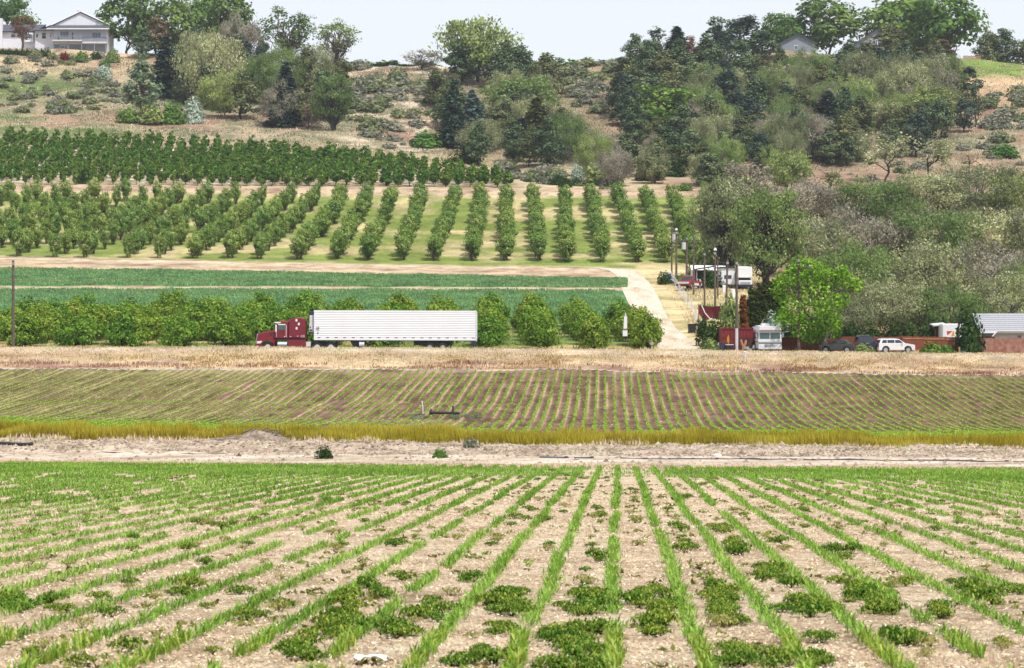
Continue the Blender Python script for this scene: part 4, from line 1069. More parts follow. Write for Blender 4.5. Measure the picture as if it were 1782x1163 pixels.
# single seedlings (eight shapes)
SEED = []
for v in range(8):
    m = 10; yaw = g.uniform(0, 6.28, m); B = np.zeros((m, 3)); B[:, :2] = g.normal(0, .03, (m, 2))
    V, Q, k = blades(B, g.uniform(.11, .21, m), g.uniform(.014, .025, m), yaw, g.uniform(.3, 1.1, m), g)
    SEED.append(mesh_quads(f"seedling{v}", V, Q, LM["maize"], np.repeat(g.uniform(.15, .95, m), k)))
for i in near_idx:
    o = obj("maize_seedling", SEED[random.randrange(8)]); o.location = (Xr[i], Y[i], float(plane_z(Y[i])) - .005 + .02)
    o.rotation_euler = (0, 0, random.uniform(0, 6.28)); s = random.uniform(.65, 1.0); o.scale = (s, s, s)
    j = int(Jr[i]); jn[j] = jn.get(j, 0) + 1
    tag(o, f"maize seedling, {ordw(jn[j])} back in " + (f"the {ordw(abs(j))} row {'right' if j > 0 else 'left'} of the straight middle row" if j else "the straight middle row"), "seedling", "maize seedlings nearest the viewer")
oY = np.concatenate([Y[~isnear], hy]); oX = np.concatenate([Xr[~isnear], hx]); n = len(oY)
per = np.where(oY < 45, 8, np.where(oY < 75, 6, 5)); rep = np.repeat(np.arange(n), per); N = len(rep)
B = np.stack([oX[rep] + g.normal(0, .038, N), oY[rep] + g.normal(0, .03, N), plane_z(oY[rep])], -1)
fs = np.where(oY[rep] < 60, 1., 1.15)
V, Q, k = blades(B, g.uniform(.07, .165, N) * fs, g.uniform(.013, .025, N) * fs * np.where(oY[rep] < 60, 1, 1.5), g.uniform(0, 6.28, N), g.uniform(.3, 1.15, N), g, two=False)
tone = np.clip(g.uniform(.1, .9, N) + (vnoise(B[:, 0] / 2, B[:, 1] / 5, 4) - .5) * .4, 0, 1)
tag(obj("maize_rows", mesh_quads("maize_rows", V, Q, LM["maizefar"], np.repeat(tone, k))), "sown rows of green maize seedlings over the pale near field", "maize", kind='stuff')
print("maize", N)

# straw and clods on the pale soil
n = 90000; y = 19.5 + 70 * g.random(n) ** 1.7; px = g.uniform(-40, 1822, n); x = (px - CX) / F * y * (1 + 12 / y ** 1.2)
V, Q = leaf_quads(np.stack([x, y, plane_z(y) + .022], -1), unit(g.normal(size=(n, 3)) * .35 + [0, 0, 1]), g.uniform(.004, .011, n) * (1 + y / 45), g.uniform(2.0, 4.5, n)[:, None], g)
tag(obj("straw_litter", mesh_quads("straw_litter", V, Q, LM["straw"], np.repeat(g.random(n), 4))), "pale straw scattered between the maize rows", "straw", kind='stuff')
def clods(name, X, Yv, Zv, R, mat, label, cat):
    n = len(X); base = np.array([[1, 0, 0], [0, 1, 0], [-1, 0, 0], [0, -1, 0], [0, 0, .8]], float)
    Vv = base[None] * R[:, None, None] * g.uniform(.6, 1.3, (n, 5, 3)); th = g.uniform(0, 6.28, n); c, s = np.cos(th)[:, None], np.sin(th)[:, None]
    xx = Vv[..., 0] * c - Vv[..., 1] * s; yy = Vv[..., 0] * s + Vv[..., 1] * c
    Vv = np.stack([xx + X[:, None], yy + Yv[:, None], Vv[..., 2] + Zv[:, None]], -1).reshape(-1, 3)
    o = (np.arange(n) * 5)[:, None, None]; Q = (o + np.array([[[0, 1, 4], [1, 2, 4], [2, 3, 4], [3, 0, 4]]])).reshape(-1, 3)
    tag(obj(name, mesh_quads(name, Vv, Q, mat)), label, cat, kind='stuff')
n = 42000; y = 19.5 + 60 * g.random(n) ** 1.6; x = (g.uniform(-40, 1822, n) - CX) / F * y
CLOD = groundmat("clod", [A(128, 104, 82), A(190, 166, 138), A(232, 212, 184)], big=1.4, small=12, bump=.5)
clods("soil_clods", x, y, plane_z(y) - .003, g.uniform(.008, .032, n) * (1 + y / 70), CLOD, "crumbled soil clods between the maize rows", "soil")
n = 30000; px = g.uniform(-40, 1822, n); D = np.interp(np.clip(px, 0, 1782), PXS, B0) + 1 + 36 * g.random(n) ** 1.2; x = (px - CX) / F * D
clods("bank_clods", x, D, Zt(px, D) - .02, g.uniform(.03, .13, n) * np.where(g.random(n) < .06, 2.0, 1), groundmat("bankclod", [A(96, 84, 74), A(164, 146, 128), A(222, 206, 188)], big=.5, small=6, bump=.5), "rough soil lumps along the pale bank", "soil")
n = 9000; px = g.uniform(-40, 1822, n); D = 163 + 80 * g.random(n); x = (px - CX) / F * D
clods("field_clods", x, D, Zt(px, D) - .02, g.uniform(.03, .09, n), groundmat("fieldclod", [A(92, 72, 64), A(140, 114, 100), A(200, 180, 160)], big=.3, small=4, bump=.5), "dark clods in the far crop field", "soil")

# leafy volunteer plants between the rows
def leafy(name, mat, seed, n=90, R=.24, H=.13, leaf=.03):
    q = np.random.default_rng(seed); d = unit(q.normal(size=(n, 3))); d[:, 2] = np.abs(d[:, 2]); r = q.uniform(.2, 1, n) ** .5
    nc = 5; cc = unit(q.normal(size=(nc, 3))) * .45; cc[:, 2] = np.abs(cc[:, 2]); w = q.integers(0, nc, n)
    P = (cc[w] + d * r[:, None] * .6) * np.array([R, R, H]) + [0, 0, .03]
    V, Q = leaf_quads(P, unit(d * .5 + [0, 0, .8] + q.normal(size=(n, 3)) * .45), leaf * q.uniform(.55, 1.25, n), 1.35, q)
    V2 = V.reshape(-1, 4, 3); V2[:, 0, 2] -= .02; V2[:, 2, 2] -= .03        # folded leaves
    st = [tube(crooked([0, 0, -.03], P[k] * .9, q, .08, 3), [.008, .006, .003], 3) for k in range(8)]
    a, b = merge(st)
    return (mesh_quads(name + "_stem", a, b, mat, np.full(len(a), .3)), mesh_quads(name + "_foliage", V, Q, mat, np.repeat(np.clip(q.normal(.45, .28, n), 0, 1), 4)))
WD = [leafy(f"weed{i}", LM["weed"], 300 + i, n=280) for i in range(5)]
WP = [leafy(f"pale_weed{i}", LM["weedpale"], 330 + i, n=90, H=.12, leaf=.032) for i in range(3)]
def gpos(px, py):
    D = 8775. / max(py - 735.98, 1); return (px - CX) / F * D, D, float(plane_z(D))
PATCH = [(888, 1045, 40, 26, 15), (868, 1082, 26, 16, 6), (1012, 1045, 36, 26, 15), (1008, 1108, 48, 28, 14), (1000, 1150, 40, 12, 7), (1140, 1040, 38, 26, 16), (1150, 1086, 30, 14, 6), (1250, 1035, 26, 24, 11), (1256, 1072, 30, 12, 6),
         (1278, 1128, 26, 24, 7), (1352, 1000, 40, 18, 12), (1398, 1048, 42, 22, 14), (1512, 1026, 42, 22, 13), (1545, 1052, 24, 12, 4), (1278, 938, 22, 20, 9), (1258, 908, 22, 12, 6), (1348, 980, 30, 12, 7), (742, 1056, 34, 18, 9),
         (704, 1086, 36, 12, 6), (632, 1030, 44, 20, 12), (586, 1082, 46, 18, 10), (525, 1130, 34, 14, 6), (28, 1038, 30, 14, 7), (84, 1044, 20, 10, 4), (318, 1014, 16, 8, 3), (812, 998, 12, 6, 2), (938, 888, 14, 9, 4), (905, 893, 14, 6, 3),
         (1588, 1108, 30, 12, 6), (1430, 1104, 16, 6, 2), (1640, 1058, 22, 12, 5), (1692, 1016, 34, 16, 8), (1738, 1032, 26, 12, 5), (1770, 1010, 14, 14, 3), (1390, 1148, 46, 10, 6), (1180, 908, 12, 8, 3), (1362, 940, 14, 8, 3),
         (1460, 955, 24, 10, 5), (958, 938, 10, 6, 2), (1034, 968, 12, 10, 3), (800, 1152, 28, 8, 3), (880, 1146, 24, 8, 3), (1560, 1008, 20, 8, 3), (180, 1028, 14, 8, 2), (440, 1060, 30, 10, 4), (360, 905, 30, 6, 3), (1200, 940, 14, 14, 4), (1040, 880, 12, 8, 3), (1090, 850, 20, 6, 3), (1220, 830, 26, 5, 3)]
nw = 0
for px, py, rx, ry, m in PATCH:
    for q in range(int(m * .95)):
        a = random.uniform(0, 6.28); r = random.random() ** .5
        X, D, z = gpos(px + rx * r * math.cos(a), py + 14 + ry * r * math.sin(a))
        v = random.choice(WD); s = random.uniform(.5, 1.0)
        r_ = empty("leafy_weed", (X, D, z + .015), "dark leafy volunteer plant in a clump between the near maize rows", "weed", "leafy volunteer plants between the maize rows", random.uniform(0, 6.28))
        r_.scale = (s, s, s * random.uniform(.8, 1.2)); obj("stem", v[0], r_); obj("foliage", v[1], r_); nw += 1
for q in range(270):
    y = random.uniform(820, 1163) if random.random() < .45 else random.uniform(830, 960); x = random.uniform(0, 1782)
    if y < 870 and not 850 < x < 1500: continue
    X, D, z = gpos(x, y); jr = (X - X00 - TANF * D) / ROW
    X += (round(jr - .5) + .5 - jr) * ROW * .7                       # settle between two rows
    pale = random.random() < .55; v = random.choice(WP if pale else WD); s = random.uniform(.4, .85)
    r_ = empty("wilted_weed" if pale else "single_weed", (X, D, z + .015), "small yellowish wilted weed lying between the maize rows" if pale else "small single leafy plant between the maize rows", "weed",
               "wilted weeds between the maize rows" if pale else "small single leafy plants between the maize rows", random.uniform(0, 6.28))
    r_.scale = (s, s, s); obj("stem", v[0], r_); obj("foliage", v[1], r_); nw += 1
print("weeds", nw)

# tiny wilted weeds and crop leftovers lying between the rows
n = 9000; y = 19.8 + 75 * g.random(n) ** 1.5; j = g.integers(-45, 40, n); x = X00 + ROW * (j + .5 + g.normal(0, .16, n)) + TANF * y
k = (vnoise(x / .9, y / 2.5, 111) > .52) & (np.abs((x - .0416 * y) * F / y) < 1000); x, y = x[k], y[k]; m = 9; n = len(x)
C = np.repeat(np.stack([x, y, plane_z(y) + .02], -1), m, 0) + g.normal(0, 1, (n * m, 3)) * np.array([.045, .06, .012]); C[:, 2] = np.maximum(C[:, 2], np.repeat(plane_z(y), m) + .012)
V, Q = leaf_quads(C, unit(g.normal(size=(n * m, 3)) * .6 + [0, 0, 1]), .032 * g.uniform(.5, 1.3, n * m) * np.repeat(1 + y / 90, m), 1.8, g)
L_("wilted", (96, 84, 52), (124, 130, 62), (110, 142, 58), trans=.2, ovar=0)
tag(obj("ground_weeds", mesh_quads("ground_weeds", V, Q, LM["wilted"], np.repeat(np.clip(np.repeat(g.random(n), m) * .7 + g.random(n * m) * .3, 0, 1), 4))), "tiny wilted weeds lying between the maize rows", "weeds", kind='stuff')
WEEDS = {}
for o in [o for o in scene.objects if o.parent is None and o.get('category') == 'weed']:
    k = int(math.floor((o.location.x - X00 - TANF * o.location.y) / ROW)); WEEDS.setdefault(k, []).append(o)
for k, L in WEEDS.items():
    side = f"{ordw(k + 1)} gap right" if k >= 0 else f"{ordw(-k)} gap left"
    for i, o in enumerate(sorted(L, key=lambda o: o.location.y)):
        w = {"leafy": "leafy dark weed", "wilted": "wilted yellowish weed", "single": "small leafy weed"}[o.name.split("_")[0]]
        o['label'] = f"{w}, {ordw(i + 1)} back in the {side} of the straight middle maize row"

# far field: curved-looking rows of young plants
Bs, tn, sc = [], [], []
for j in range(-108, 92):
    n = int(84 / .10); y = 161.5 + np.arange(n) * .10 + g.uniform(0, .08, n); x = .1 + .76 * j + TAN2 * y + g.normal(0, .035, n)
    px = CX + x / y * F; top = np.interp(np.clip(px, 0, 1782), PXS, [243, 243, 243, 243, 243])
    dense = (y < 185 + (px < 700) * 6 * (1 - px / 900)) | (px < 300)
    k = (px > -260) & (px < 2060) & (y < top) & (vnoise(y / 5, np.full(n, j * 3.1), 14) > np.where(dense, .05, .17)); x, y = x[k], y[k]
    k = (x < -4.7) | (x > -1) | (y < 183) | (y > 192); x, y = x[k], y[k]
    Bs.append(np.stack([x, y, ZX(x, y)], -1)); tn.append(g.uniform(.1, .9, len(x))); sc.append(np.where(y < 182, 1.25, 1.) * g.uniform(.8, 1.2, len(x)))
B = np.concatenate(Bs); tn = np.concatenate(tn); sc = np.concatenate(sc)
B = np.concatenate([B, B[::2] + g.normal(0, .05, B[::2].shape) * [1, 1, 0]]); tn = np.concatenate([tn, g.uniform(.1, .9, len(tn[::2]))]); sc = np.concatenate([sc, sc[::2]])
V, Q = leaf_quads(B + [0, 0, .06], unit(g.normal(size=B.shape) * .6 + [0, -.25, 1]), .088 * sc, 1.5, g)
tag(obj("crop_rows", mesh_quads("crop_rows", V, Q, LM["beet"], np.repeat(tn, 4))), "rows of young green plants over the dark far field", "crop", kind='stuff')
print("far rows", len(B))
# extra low growth at the near edge of the far field
n = 60000; px = g.uniform(-60, 1842, n); D = 160 + 16 * g.random(n) ** 1.2 * (1.2 - .7 * np.clip(1 - np.abs(px - 1000) / 900, 0, 1)); k = (vnoise(px / 30, D / 2, 19) > .35 + .35 * np.clip(1 - np.abs(px - 1000) / 500, 0, 1)); px, D = px[k], D[k]
P = np.stack([(px - CX) / F * D, D, Zt(px, D) + .05], -1)
V, Q = leaf_quads(P, unit(g.normal(size=P.shape) * .6 + [0, -.25, 1]), .12, 1.5, g)
tag(obj("low_growth", mesh_quads("low_growth", V, Q, LM["beet"], np.repeat(g.random(len(P)), 4))), "low green growth along the far field's near edge", "crop", kind='stuff')

# standing grass: tall yellow band, dry verge
def grass(name, lo, hi, n, Lr, W, mat, label, dens=None, p0=-260, p1=2060, lean=(.1, .5), skew=1.0):
    px = g.uniform(p0, p1, n); a, b = lo(px), hi(px); D = a + (b - a) * g.random(n) ** skew
    if dens is not None: k = g.random(n) < dens(px, D); px, D = px[k], D[k]
    m = len(px); B = np.stack([(px - CX) / F * D, D, Zt(px, D) - .03], -1)
    tall = .35 + 1.3 * fbm(B[:, 0] / 2.2, B[:, 1] / 2.2, 23, 3)
    V, Q, k = blades(B, g.uniform(*Lr, m) * tall, W * g.uniform(.6, 1.4, m), g.uniform(0, 6.28, m), g.uniform(*lean, m), g, two=False)
    t = np.clip(g.uniform(.0, 1., m) * .7 + (fbm(B[:, 0] / 3, B[:, 1] / 3, 29, 2) - .3) * .7, 0, 1)
    tag(obj(name, mesh_quads(name, V, Q, mat, np.repeat(t, k))), label, "grass", kind='stuff')
pile = lambda px, D: np.where((px > 330) & (px < 500) & (D < 154), 0.0, 1.0) * (fbm((px - CX) / F * D / 1.6, D / 1.2, 83, 2) > .3)
grass("tall_grass", bound([152, 150, 148, 147, 147], 1.2, 25, 11), bound([158.5, 158, 157.5, 157.5, 157.5], .6, 30, 12), 200000, (.35, .85), .03, LM["tallgrass"], "tall yellow-green grass lining the ditch between the fields", pile)
grass("verge_grass", bound(246.5, 1.0, 40, 13), bound(253.2, .4, 40, 14), 90000, (.06, .22), .045, LM["drygrass"], "dry tan grass on the road verge")
grass("rust_grass", bound(244.2, .4, 40, 15), bound(249.2, 1.0, 40, 16), 30000, (.1, .3), .06, LM["rustgrass"], "ochre grass low on the road verge", lambda px, D: np.clip((fbm(px / 60, D / 2, 71, 3) - .43) * 4, 0, 1))
grass("red_weeds", bound(243.6, .3, 40, 17), bound(246, .6, 40, 18), 16000, (.15, .4), .06, LM["reddock"], "reddish weeds at the foot of the road verge", lambda px, D: np.clip((fbm(px / 90, D, 73, 3) - .42) * 5, 0, 1))
grass("drive_grass", bound(262.6), bound(266.5, .8, 40, 19), 16000, (.1, .3), .05, LM["drygrass"], "dry grass along the far road edge", lambda px, D: ((px < 1150) | (px > 1255)) * .9)
grass("alfalfa_crop", bound(303), bound(347, .5, 30, 5), 70000, (.2, .4), .16, LM["alfalfa"], "green alfalfa in the lower field strip", lambda px, D: (px < 1110 - (D - 303) * .9), p1=1130, skew=.8)
grass("alfalfa_strip", bound(352.5, .5, 30, 6), bound(374, .5, 30, 21), 60000, (.2, .4), .2, LM["alfalfa"], "green alfalfa in the upper field strip", lambda px, D: (px < 1092), p1=1100)
orch = lambda px, D: np.clip((fbm((px - CX) / F * D / 7, D / 5, 41, 3) - .3) * 3, 0, 1) * (px < 1230)
grass("orchard_grass", bound(263), bound(302), 30000, (.12, .35), .09, LM["elmgreen"], "rough green grass under the roadside orchard", lambda px, D: np.where(px < 1140, .9, 0) * (fbm(px / 40, D / 3, 45, 2) > .35))
# tufts on the pale bank
tuft = lambda px, D: (fbm(px / 25, D / 2, 81, 2) > .62) * .6
grass("bank_weeds", bound(B0 + 8), bound([150, 148, 146, 145, 145]), 9000, (.08, .22), .05, LM["maizefar"], "thin green weeds on the pale bank", tuft)
grass("edge_weeds", bound(B0 - 2), bound(B0 + 1.2), 14000, (.1, .22), .03, LM["drygrass"], "dry stubble at the near field's end", None)

tan_dens = lambda px, D: np.clip((fbm((px - CX) / F * D / 6, D / 4, 87, 3) - .3) * 3, 0, 1) * ((px > 880) | (D > 545 - px * .05))
grass("hill_dry_grass", bound([530, 530, 505, 505, 500]), bound(641), 90000, (.2, .5), .15, LM["drygrass"], "dry tan grass over the hillside", tan_dens, lean=(.4, .9))
grass("hill_green_grass", bound([530, 530, 505, 505, 500]), bound(641), 90000, (.2, .5), .18, LM["sagegreen"], "grey-green grass and low herbs over the hillside", lambda px, D: np.clip((fbm((px - CX) / F * D / 9, D / 5, 97, 3) - .38) * 4, 0, 1) * ((px > 880) | (D > 545 - px * .05)))
grass("straw_edge", bound([150.5, 148.5, 146.5, 145.5, 145.5], 1, 30, 41), bound([153, 151, 149, 148, 148], .8, 30, 42), 9000, (.15, .4), .05, LM["drygrass"], "dry straw at the foot of the tall yellow grass", lambda px, D: fbm(px / 50, D, 99, 2) > .45)

yard = lambda px, D: np.clip((px - (CX + 20.5 / D * F)) / 6, 0, 1) * np.clip((fbm((px - CX) / F * D / 2.5, D / 2.5, 103, 3) - .35) * 4, 0, 1)
grass("yard_dry_grass", bound(266), bound(374), 26000, (.12, .4), .09, LM["drygrass"], "dry grass on the slope beside the drive", yard, p0=1120, p1=1420)
grass("yard_green_grass", bound(268), bound(374), 16000, (.12, .35), .09, LM["elmgreen"], "rough green grass in the yard beside the drive", lambda px, D: np.clip((px - (CX + 22.5 / D * F)) / 6, 0, 1) * np.clip((fbm((px - CX) / F * D / 4, D / 4, 107, 3) - .45) * 5, 0, 1), p0=1120, p1=1420)

grass("verge_green", bound(246.5, 1, 40, 51), bound(253, .4, 40, 52), 14000, (.08, .22), .06, LM["elmgreen"], "sparse green weeds in the dry verge", lambda px, D: fbm(px / 30, D / 1.2, 109, 3) > .52)

# ------------------------------------------------------------------ built things
class MB:
    def __init__(s): s.v = []; s.f = []
    def add(s, V, Fc):
        o = len(s.v); s.v += [tuple(map(float, p)) for p in V]; s.f += [tuple(i + o for i in f) for f in Fc]; return s
    def box(s, x0, x1, y0, y1, z0, z1, b=0.0):
        if b <= 0:
            V = [(x, y, z) for z in (z0, z1) for y in (y0, y1) for x in (x0, x1)]
            return s.add(V, [(0, 2, 3, 1), (4, 5, 7, 6), (0, 1, 5, 4), (2, 6, 7, 3), (0, 4, 6, 2), (1, 3, 7, 5)])
        P = [(x0 + b, z0), (x1 - b, z0), (x1, z0 + b), (x1, z1 - b), (x1 - b, z1), (x0 + b, z1), (x0, z1 - b), (x0, z0 + b)]
        return s.prism(P, y0, y1, b)
    def prism(s, P, y0, y1, b=0.0):
        """outline P in x,z swept along y; b chamfers the two end faces"""
        n = len(P); cx = sum(p[0] for p in P) / n; cz = sum(p[1] for p in P) / n
        def ring(y, k): 
            return [(cx + (p[0] - cx) * k, y, cz + (p[1] - cz) * k) for p in P]
        w = max(max(p[0] for p in P) - min(p[0] for p in P), .01); k = 1 - 2 * b / w if b else 1
        rs = [ring(y0, k), ring(y0 + b, 1), ring(y1 - b, 1), ring(y1, k)] if b else [ring(y0, 1), ring(y1, 1)]
        V = [p for r in rs for p in r]; Fc = [tuple(range(n)), tuple(range((len(rs) - 1) * n, len(rs) * n))[::-1]]
        for r in range(len(rs) - 1):
            for i in range(n):
                j = (i + 1) % n; Fc.append((r * n + i, (r + 1) * n + i, (r + 1) * n + j, r * n + j))
        return s.add(V, Fc)
    def cyl(s, p, q, r, n=14, r2=None, cap=True):
        p = np.array(p, float); q = np.array(q, float); d = (q - p) / np.linalg.norm(q - p)
        a = np.cross(d, [0, 0, 1.] if abs(d[2]) < .9 else [1., 0, 0]); a /= np.linalg.norm(a); b = np.cross(d, a); r2 = r if r2 is None else r2
        V = [p + r * (a * math.cos(t) + b * math.sin(t)) for t in np.linspace(0, 2 * math.pi, n, endpoint=False)] + [q + r2 * (a * math.cos(t) + b * math.sin(t)) for t in np.linspace(0, 2 * math.pi, n, endpoint=False)]
        Fc = [(i, (i + 1) % n, n + (i + 1) % n, n + i) for i in range(n)]
        if cap: Fc += [tuple(range(n))[::-1], tuple(range(n, 2 * n))]
        return s.add(V, Fc)
    def poly(s, *P): return s.add(P, [tuple(range(len(P)))])
    def slab(s, P, t):
        """polygon thickened by t along its normal, downwards"""
        P = [np.array(p, float) for p in P]; nn = np.cross(P[1] - P[0], P[2] - P[0]); nn /= np.linalg.norm(nn)
        if nn[2] < 0: nn = -nn
        n = len(P); V = P + [p - nn * t for p in P]
        return s.add(V, [tuple(range(n)), tuple(range(n, 2 * n))[::-1]] + [(i, i + n, (i + 1) % n + n, (i + 1) % n) for i in range(n)])
    def tubes(s, pts, r, n=6):
        V, Q = tube(pts, np.full(len(pts), r) if np.isscalar(r) else r, n); return s.add(V.tolist(), Q.tolist())
    def build(s, name, mat, parent=None, label=None, smooth=False):
        me = bpy.data.meshes.new(name); me.from_pydata(s.v, [], s.f); me.materials.append(mat)
        if smooth: me.polygons.foreach_set("use_smooth", np.ones(len(me.polygons), bool))
        me.update()
        import bmesh
        bm = bmesh.new(); bm.from_mesh(me); bmesh.ops.recalc_face_normals(bm, faces=bm.faces); bm.to_mesh(me); bm.free()
        return obj(name, me, parent, label)

M = dict(
 red=plain("truck_red", lin(132, 24, 44, .8), rough=.3, vary=.08, scale=1.2, spec=.5, dirt=lin(120, 60, 60, .7), dirt_amt=.18),
 white=plain("white_paint", (.74, .75, .78), rough=.45, vary=.04, scale=.8, dirt=(.6, .58, .55), dirt_amt=.3),
 trailer=plain("trailer_skin", (.78, .79, .83), rough=.4, vary=.04, scale=.6, dirt=(.66, .65, .64), dirt_amt=.35),
 chrome=plain("chrome", (.78, .79, .82), rough=.25, metal=.7, vary=.1, scale=3),
 black=plain("black_paint", (.018, .018, .022), rough=.45, vary=.2),
 tyre=plain("tyre_rubber", (.02, .02, .021), rough=.85, vary=.3, scale=6),
 grey=plain("grey_metal", (.34, .35, .37), rough=.5, metal=.3, vary=.15),
 lgrey=plain("light_grey", (.55, .55, .57), rough=.55, vary=.1),
 glass=glassmat("cab_glass", lin(70, 120, 118, .5)), dglass=glassmat("dark_glass", (.02, .024, .03)), bglass=glassmat("house_glass", lin(120, 140, 170, .45)),
 amber=plain("amber_lens", lin(230, 130, 40, .8), rough=.3), redlens=plain("red_lens", lin(170, 40, 50, .8), rough=.3), clear=plain("clear_lens", (.7, .7, .68), rough=.15),
 wood=plain("pole_wood", lin(110, 96, 86, .8), rough=.95, vary=.3, scale=5, bump=.3),
 board=plain("fence_board", lin(160, 86, 58, .85), rough=.9, vary=.25, scale=4, bump=.3, dirt=lin(112, 62, 46, .7), dirt_amt=.8),
 fboard=plain("faded_board", lin(158, 100, 82, .85), rough=.92, vary=.25, scale=2.2, bump=.3, dirt=lin(190, 160, 148, .8), dirt_amt=.7),
 shed=plain("shed_red", lin(128, 36, 40, .8), rough=.7, vary=.2, scale=2),
 brown=plain("dark_brown", lin(84, 48, 42, .8), rough=.9, vary=.3, scale=4),
 tarp=plain("tarp_red", lin(118, 34, 44, .8), rough=.75, vary=.12, scale=1.5),
 siding=plain("house_siding", lin(226, 226, 236, .85), rough=.7, vary=.05, scale=.7),
 roof=plain("roof_shingle", lin(108, 108, 122, .5), rough=.9, vary=.25, scale=3.0, bump=.4),
 lroof=plain("pale_shingle", lin(196, 198, 206, .75), rough=.9, vary=.22, scale=5.0, bump=.5, dirt=lin(150, 152, 160, .75), dirt_amt=.8),
 trim=plain("white_trim", (.7, .7, .72), rough=.6, vary=.05),
 greysid=plain("grey_siding", lin(152, 158, 172, .7), rough=.8, vary=.1, scale=1),
 bin=plain("bin_plastic", lin(70, 72, 84, .6), rough=.6, vary=.15), dbin=plain("dark_bin", lin(50, 50, 60, .6), rough=.6, vary=.15),
 yellow=plain("yellow_paint", lin(224, 160, 30, .8), rough=.5, vary=.1), blue=plain("blue_plastic", lin(50, 110, 190, .8), rough=.4, vary=.1),
 pipe=plain("pipe_black", (.02, .02, .024), rough=.6, vary=.3), pipegrey=plain("pipe_grey", lin(92, 92, 100, .7), rough=.6, vary=.3, scale=2),
 stone=plain("pale_stone", lin(226, 222, 214, .75), rough=.9, vary=.1, scale=4, bump=.4),
 darkblue=plain("dark_blue_paint", lin(50, 56, 80, .6), rough=.3, vary=.1), carblack=plain("car_black", (.03, .031, .036), rough=.18, vary=.1, spec=.8),
 carwhite=plain("car_white", (.64, .65, .68), rough=.3, vary=.05), carred=plain("car_red", lin(160, 50, 50, .8), rough=.35, vary=.1), orange=plain("logo_orange", lin(236, 160, 50, .8), rough=.5, vary=.04), logored=plain("logo_red", lin(214, 62, 32, .8), rough=.5, vary=.04),
 drift=plain("driftwood", lin(176, 130, 98, .8), rough=.9, vary=.3, scale=5), twig=plain("twig_grey", lin(110, 98, 92, .8), rough=.95, vary=.3),
 ink=plain("ink_grey", lin(84, 84, 110, .8), rough=.6, vary=.05), stripe=plain("orange_stripe", lin(206, 110, 80, .8), rough=.5, vary=.05), straw=plain("dry_straw", lin(196, 176, 140, .75), rough=.95))

def wheel(parent, x, y, z, r, w, rim_mat, hub=.55, side=-1):
    t = MB().cyl((x, y, z), (x, y + w, z), r, 24).build("wheel", M["tyre"], parent, smooth=False)
    yf = y if side < 0 else y + w; e = -.012 if side < 0 else .012
    MB().cyl((x, yf - e, z), (x, yf + e, z), r * hub, 18).build("rim", rim_mat, t)
    return t
def pxs(px, p0, s): return (px - p0) / s

# ---- the truck: tractor and trailer are two things
TD = 258.2; S = F / TD
def road_z(px, D=TD): return float(Zt(float(px), D))
slope = (road_z(829) - road_z(447)) / ((829 - 447) / S)
tz = road_z(447)
r = empty("truck_tractor", ((446.5 - CX) / S, TD, tz), "dark red sleeper-cab truck tractor pulling the white trailer along the road", "truck")
r.rotation_euler = (0, -math.atan(slope), 0)
H0 = -1.25; H1 = 1.25
hood = MB().prism([(.15, .62), (.1, 1.1), (.16, 1.72), (.3, 1.9), (1.0, 2.04), (1.86, 2.2), (2.05, 2.2), (2.05, 1.2), (1.95, .75), (1.75, 1.0), (1.5, 1.2), (1.2, 1.25), (.9, 1.12), (.68, .85), (.6, .6)], -.98, .98, .12)
hood.build("hood", M["red"], r)
fd = MB()
for s in (-1, 1):
    arc = [(1.23 + .70 * math.cos(t), .52 + .74 * math.sin(t)) for t in np.linspace(math.radians(160), math.radians(5), 12)]
    inn = [(1.23 + .60 * math.cos(t), .52 + .62 * math.sin(t)) for t in np.linspace(math.radians(5), math.radians(160), 12)]
    fd.prism(arc + inn, *sorted((s * .95, s * 1.25)))
fd.build("fender", M["red"], r)
MB().prism([(.02, .42), (.0, .75), (.1, .86), (.6, .84), (.6, .42)], -1.2, 1.2, .06).build("bumper", M["red"], r)
MB().prism([(.06, .9), (.02, 1.0), (.1, 1.78), (.2, 1.84), (.2, .9)], -.62, .62, .03).build("grille", M["chrome"], r)
for s in (-1, 1):
    MB().prism([(.12, .86), (.14, 1.06), (.6, 1.12), (.66, 1.02), (.5, .86)], *sorted((s * .8, s * 1.16)), .02).build("headlight", M["clear"], r)
cab = MB().prism([(1.75, 1.3), (1.98, 2.2), (2.18, 2.86), (2.35, 3.04), (2.6, 3.12), (3.3, 3.1), (3.3, 1.3)], -1.08, 1.08, .1)
cab.build("cab", M["red"], r)
MB().prism([(3.28, 1.3), (3.28, 3.1), (3.45, 3.34), (3.8, 3.43), (4.6, 3.42), (4.86, 3.34), (4.98, 3.1), (4.98, 1.3)], -1.2, 1.2, .1).build("sleeper", M["red"], r)
MB().prism([(1.86, 2.92), (1.9, 3.02), (2.5, 3.0), (2.5, 2.9), (2.2, 2.84)], -1.12, 1.12, .04).build("sun_visor", M["white"], r)
MB().prism([(1.925, 2.18), (2.12, 2.84), (2.16, 2.84), (1.96, 2.18)], -.95, .95).build("windshield", M["glass"], r)
